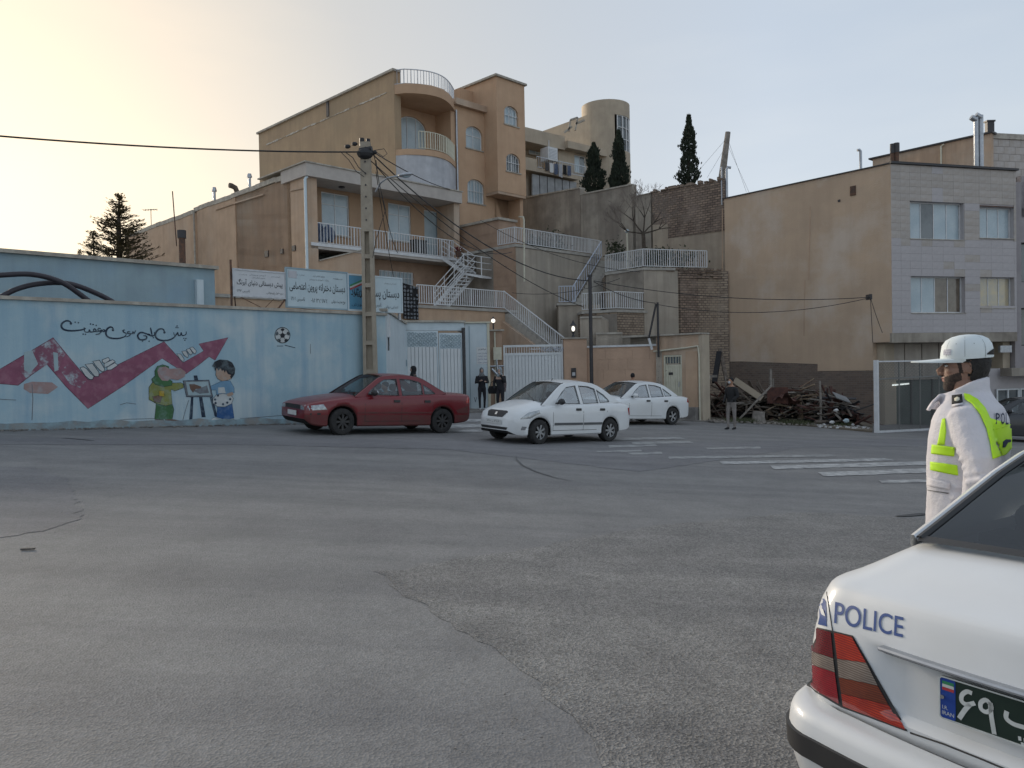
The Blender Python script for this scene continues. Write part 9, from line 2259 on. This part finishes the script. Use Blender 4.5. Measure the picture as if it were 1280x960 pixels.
# ================================================================== DEBRIS YARD
def gp(u, v): p = G(u, v); return p
def yard(u, Y): p = P(u, 460, Y); return Vector((p.x, p.y, gz(p.x)))
slab('yard_verge', [(G(880, 527).x, G(880, 527).y), (G(940, 529).x, G(940, 529).y), (G(1010, 533).x, G(1010, 533).y), (G(1092, 541).x, G(1092, 541).y+.1), (FS.w(xg, -.05, 0).x, FS.w(xg, -.05, 0).y), (FS.w(-LS, -.05, 0).x, FS.w(-LS, -.05, 0).y), (8.9, 39)], .06, 'terrain_soil')
for u, vt, vb, lab, r_, m in ((878.5, 473, 523, 'thick weathered timber post at the left end of the debris yard', .14, 'grey_wood'), (908, 470, 524, 'thin pale post left of the walking man', .035, 'grey_wood'), (967, 473, 522, 'pale fence post in the middle of the debris yard', .045, 'grey_wood'), (1026, 476, 532, 'fence post before the right hand brush heap', .05, 'grey_wood'), (1080, 480, 520, 'short thin post close to the chain link gate', .03, 'rust_metal')):
 p = gp(u, vb); t = thing('fence_post', lab, 'post', p, 0, 'posts of the debris yard'); hh = (vb-vt)/FPX*p.y; MB().tube([(0, 0, -.1), (.01, 0, hh*.5), (rr.uniform(-.03, .03), 0, hh)], [r_, r_*.95, r_*.85], 7).build('shaft', m, t)
t = thing('mossy_beam', 'heavy weathered timber frame leaning at the left end of the yard', 'timber', gp(873, 521)); b = MB(); b.bar((0, .3, 1.75), (.9, .3, 1.72), .12, .1); b.build('beam', 'grey_wood', t)
def beam(lab, a, c, Y0, Y1, w_, m, grp='loose timbers in the debris yard', name='timber', h=None):
 p, q = P(*a, Y0), P(*c, Y1); t = thing(name, lab, 'timber', p, 0, grp); MB().bar((0, 0, 0), q-p, w_, h or w_*.6).build('beam', m, t); return t
beam('long pale diagonal brace rising to the right across the yard', (924, 524), (965, 481), 31.0, 30.8, .10, 'grey_wood')
beam('dark diagonal plank crossing behind the pale brace', (920, 485), (956, 517), 31.4, 31.2, .10, 'old_wood')
beam('broad pale rolled sheet lying on the heap', (918, 475), (952, 498), 32.2, 32.0, .30, 'cream_stucco', h=.25)
beam('vertical grey board against the brick behind the yard', (963, 461), (963, 500), 33.4, 33.4, .14, 'grey_wood')
beam('black leaning board by the brick flank', (899, 440), (893, 478), 36.0, 35.0, .22, 'black_cloth')
beam('second leaning dark board by the party wall corner', (900, 436), (908, 475), 36.2, 35.0, .16, 'old_wood')
beam('short pale plank leaning at the end of the doorway wall', (882, 456), (886, 474), 34, 33.6, .14, 'coping')
rr = random.Random(55)
def pile(lab, u0, u1, vb, Y, hmax, n, mats_, seed, cat='scrap pile', name='scrap_pile', lmin=.6, lmax=1.9):
 a, c = yard(u0, Y), yard(u1, Y); t = thing(name, lab, cat, (a+c)/2, 0); rr = random.Random(seed); W_ = (c-a).length/2; protos = []
 for m in mats_:
  protos.append(m)
 made = {}
 for i in range(n):
  s = rr.random(); x = rr.uniform(-W_, W_); env = (1-(x/W_)**2)**.6*hmax; z = env*s**.8; L_ = rr.uniform(lmin, lmax); m = rr.choice(mats_); k_ = (m, rr.randint(0, 1)); ang = rr.gauss(0, .4); loc = (x, rr.uniform(-.6, .7)*(1-s*.6), z+.04); rot = (rr.gauss(0, .35), rr.gauss(0, .30) if rr.random() < .85 else rr.uniform(.7, 1.3), rr.gauss(0, .8)); sc_ = (L_, rr.uniform(.7, 1.6), rr.uniform(.6, 1.5))
  if k_ not in made:
   o = MB().box(-.5, .5, -.045, .045, -.022, .022).build('plank', m, t) if k_[1] == 0 else MB().tube([(-.5, 0, 0), (0, .02, .02), (.5, 0, 0)], [.03, .026, .02], 6).build('pole', m, t); made[k_] = o; o.location = loc; o.rotation_euler = rot; o.scale = sc_
  else: inst(made[k_], t, loc, sc_, rot)
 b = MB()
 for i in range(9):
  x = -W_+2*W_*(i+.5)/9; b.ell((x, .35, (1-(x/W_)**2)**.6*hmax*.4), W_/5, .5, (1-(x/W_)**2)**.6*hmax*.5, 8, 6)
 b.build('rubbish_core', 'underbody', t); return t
mat('rust_scrap', (.13, .055, .04), (.07, .035, .03), 5, .9, .9, .4, 30); mat('blond_wood', (.30, .23, .16), (.22, .16, .11), 5, .8, .9)
pile('heap of dark boards and broken furniture behind the walking man', 884, 930, 524, 33.2, 1.1, 70, ['old_wood', 'rust_scrap', 'old_wood'], 1)
pile('low heap of old poles between the diagonal brace and the middle post', 926, 975, 522, 32.6, 1.15, 85, ['old_wood', 'grey_wood', 'old_wood'], 2)
pile('tall brush heap of boards and branches in the middle of the yard', 968, 1032, 525, 32.2, 1.4, 130, ['old_wood', 'old_wood', 'grey_wood', 'blond_wood', 'rust_scrap'], 3)
pile('dark slumped heap with sheets and rags near the chain link gate', 1022, 1072, 532, 31.0, 1.1, 95, ['old_wood', 'dark_paint', 'rust_scrap', 'grey_wood'], 4)
# wooden chair frame on the heap
c = P(903, 500, 32.6); t = thing('chair_frame', 'broken reddish wooden chair frame thrown on the left heap', 'chair', c, .5); ch = [(0, 0), (.42, 0), (.42, .4), (0, .4)]
t.rotation_euler = (.45, .5, .4)
for x, y in ch: MB().bar((x, y, 0), (x, y, .45 if y == 0 else .95), .045).build('leg', 'rust_scrap', t)
b = MB().box(-.02, .44, -.02, .42, .44, .47).build('seat', 'rust_scrap', t); MB().bar((0, .4, .9), (.42, .4, .9), .04, .09).build('backrest', 'rust_scrap', t); MB().bar((0, 0, .2), (.42, 0, .2), .03).build('stretcher', 'rust_scrap', t)
c = P(985, 498, 31.5); t = thing('rusty_sheet', 'curled rusty red sheet on top of the middle heap', 'sheet metal', c, .3); b = MB(); b.loft([[(-.5+i*.1, -.3+.6*k/4, .18*math.sin(i*.6)+.1*math.sin(k*1.3+i)) for k in range(5)] for i in range(11)], closed=False, cap=False); b.build('sheet', 'rust_scrap', t, smooth=50)
t = thing('rusty_sheet', 'dull red board tilted left of the middle post', 'sheet metal', P(972, 495, 31.6), -.4); MB().box(-.4, .4, -.02, .02, -.3, .35).build('sheet', 'rust_scrap', t)
c = P(1052, 497, 30.6); t = thing('grey_sheet', 'pale grey sheet sloping on top of the right heap', 'sheet metal', c); t.rotation_euler = (.5, .35, .2); MB().box(-.32, .32, -.25, .25, -.015, .015).build('sheet', 'sheet_metal', t)
c = P(948, 520, 30.6); t = thing('tree_stump', 'short cut stump at the kerb of the yard', 'stump', (c.x, c.y, gz(c.x)+.04)); MB().tube([(0, 0, 0), (0, 0, .2), (.02, 0, .42)], [.30, .24, .23], 12).build('stump', 'grey_wood', t, smooth=50)
for i, (u, v, s, lab) in enumerate(((1040, 528, .10, 'white plastic bag at the foot of the right heap'), (1058, 526, .12, 'larger pale bag under the right heap'), (1030, 531, .07, 'small white scrap beside the right fence post'), (1045, 513, .09, 'pale rag caught halfway up the right heap'), (1066, 531, .07, 'white litter nearest the chain link gate'))):
 c = P(u, v, 30.0); t = thing('plastic_bag', lab, 'litter', (c.x, c.y, max(c.z, gz(c.x)+.05))); b = MB(); b.ell((0, 0, 0), s, s*.7, s*.7, 9, 6); rr = random.Random(i); b.v = [(x*rr.uniform(.7, 1.2), y*rr.uniform(.7, 1.2), z*rr.uniform(.6, 1.2)) for x, y, z in b.v]; b.build('bag', 'shoe_white' if i != 1 else 'sign_pale', t)
rubble('scattered_scraps', lambda rr: (lambda p: (p.x, p.y, gz(p.x)+.05))(yard(rr.uniform(885, 1085), rr.uniform(29.3, 31.2))), 260, .02, .07, 'grey_wood', 9)
rubble('scattered_scraps', lambda rr: (lambda p: (p.x, p.y, gz(p.x)+.05))(yard(rr.uniform(1020, 1085), rr.uniform(28.6, 30.2))), 60, .02, .06, 'shoe_white', 10)
# weeds along the verge
mat('weed_green', (.085, .10, .045), (.06, .065, .035), 5, .8, .9); rr = random.Random(71); b = MB()
for i in range(2600):
 u = rr.uniform(882, 1065); Y = rr.uniform(29.8, 31.5); p = yard(u, Y); 
 if math.sin(u*.09)+rr.gauss(0, .5) < 0: continue
 h_ = rr.uniform(.05, .2); a = rr.uniform(0, 6.28); q = Vector((math.cos(a), math.sin(a), 0))*.018; tp_ = Vector((rr.gauss(0, .05), rr.gauss(0, .05), h_)); p.z += .05; b.add([p-q, p+q, p+tp_], [(0, 1, 2)])
tag(b.build('weeds', 'weed_green'), kind='stuff')
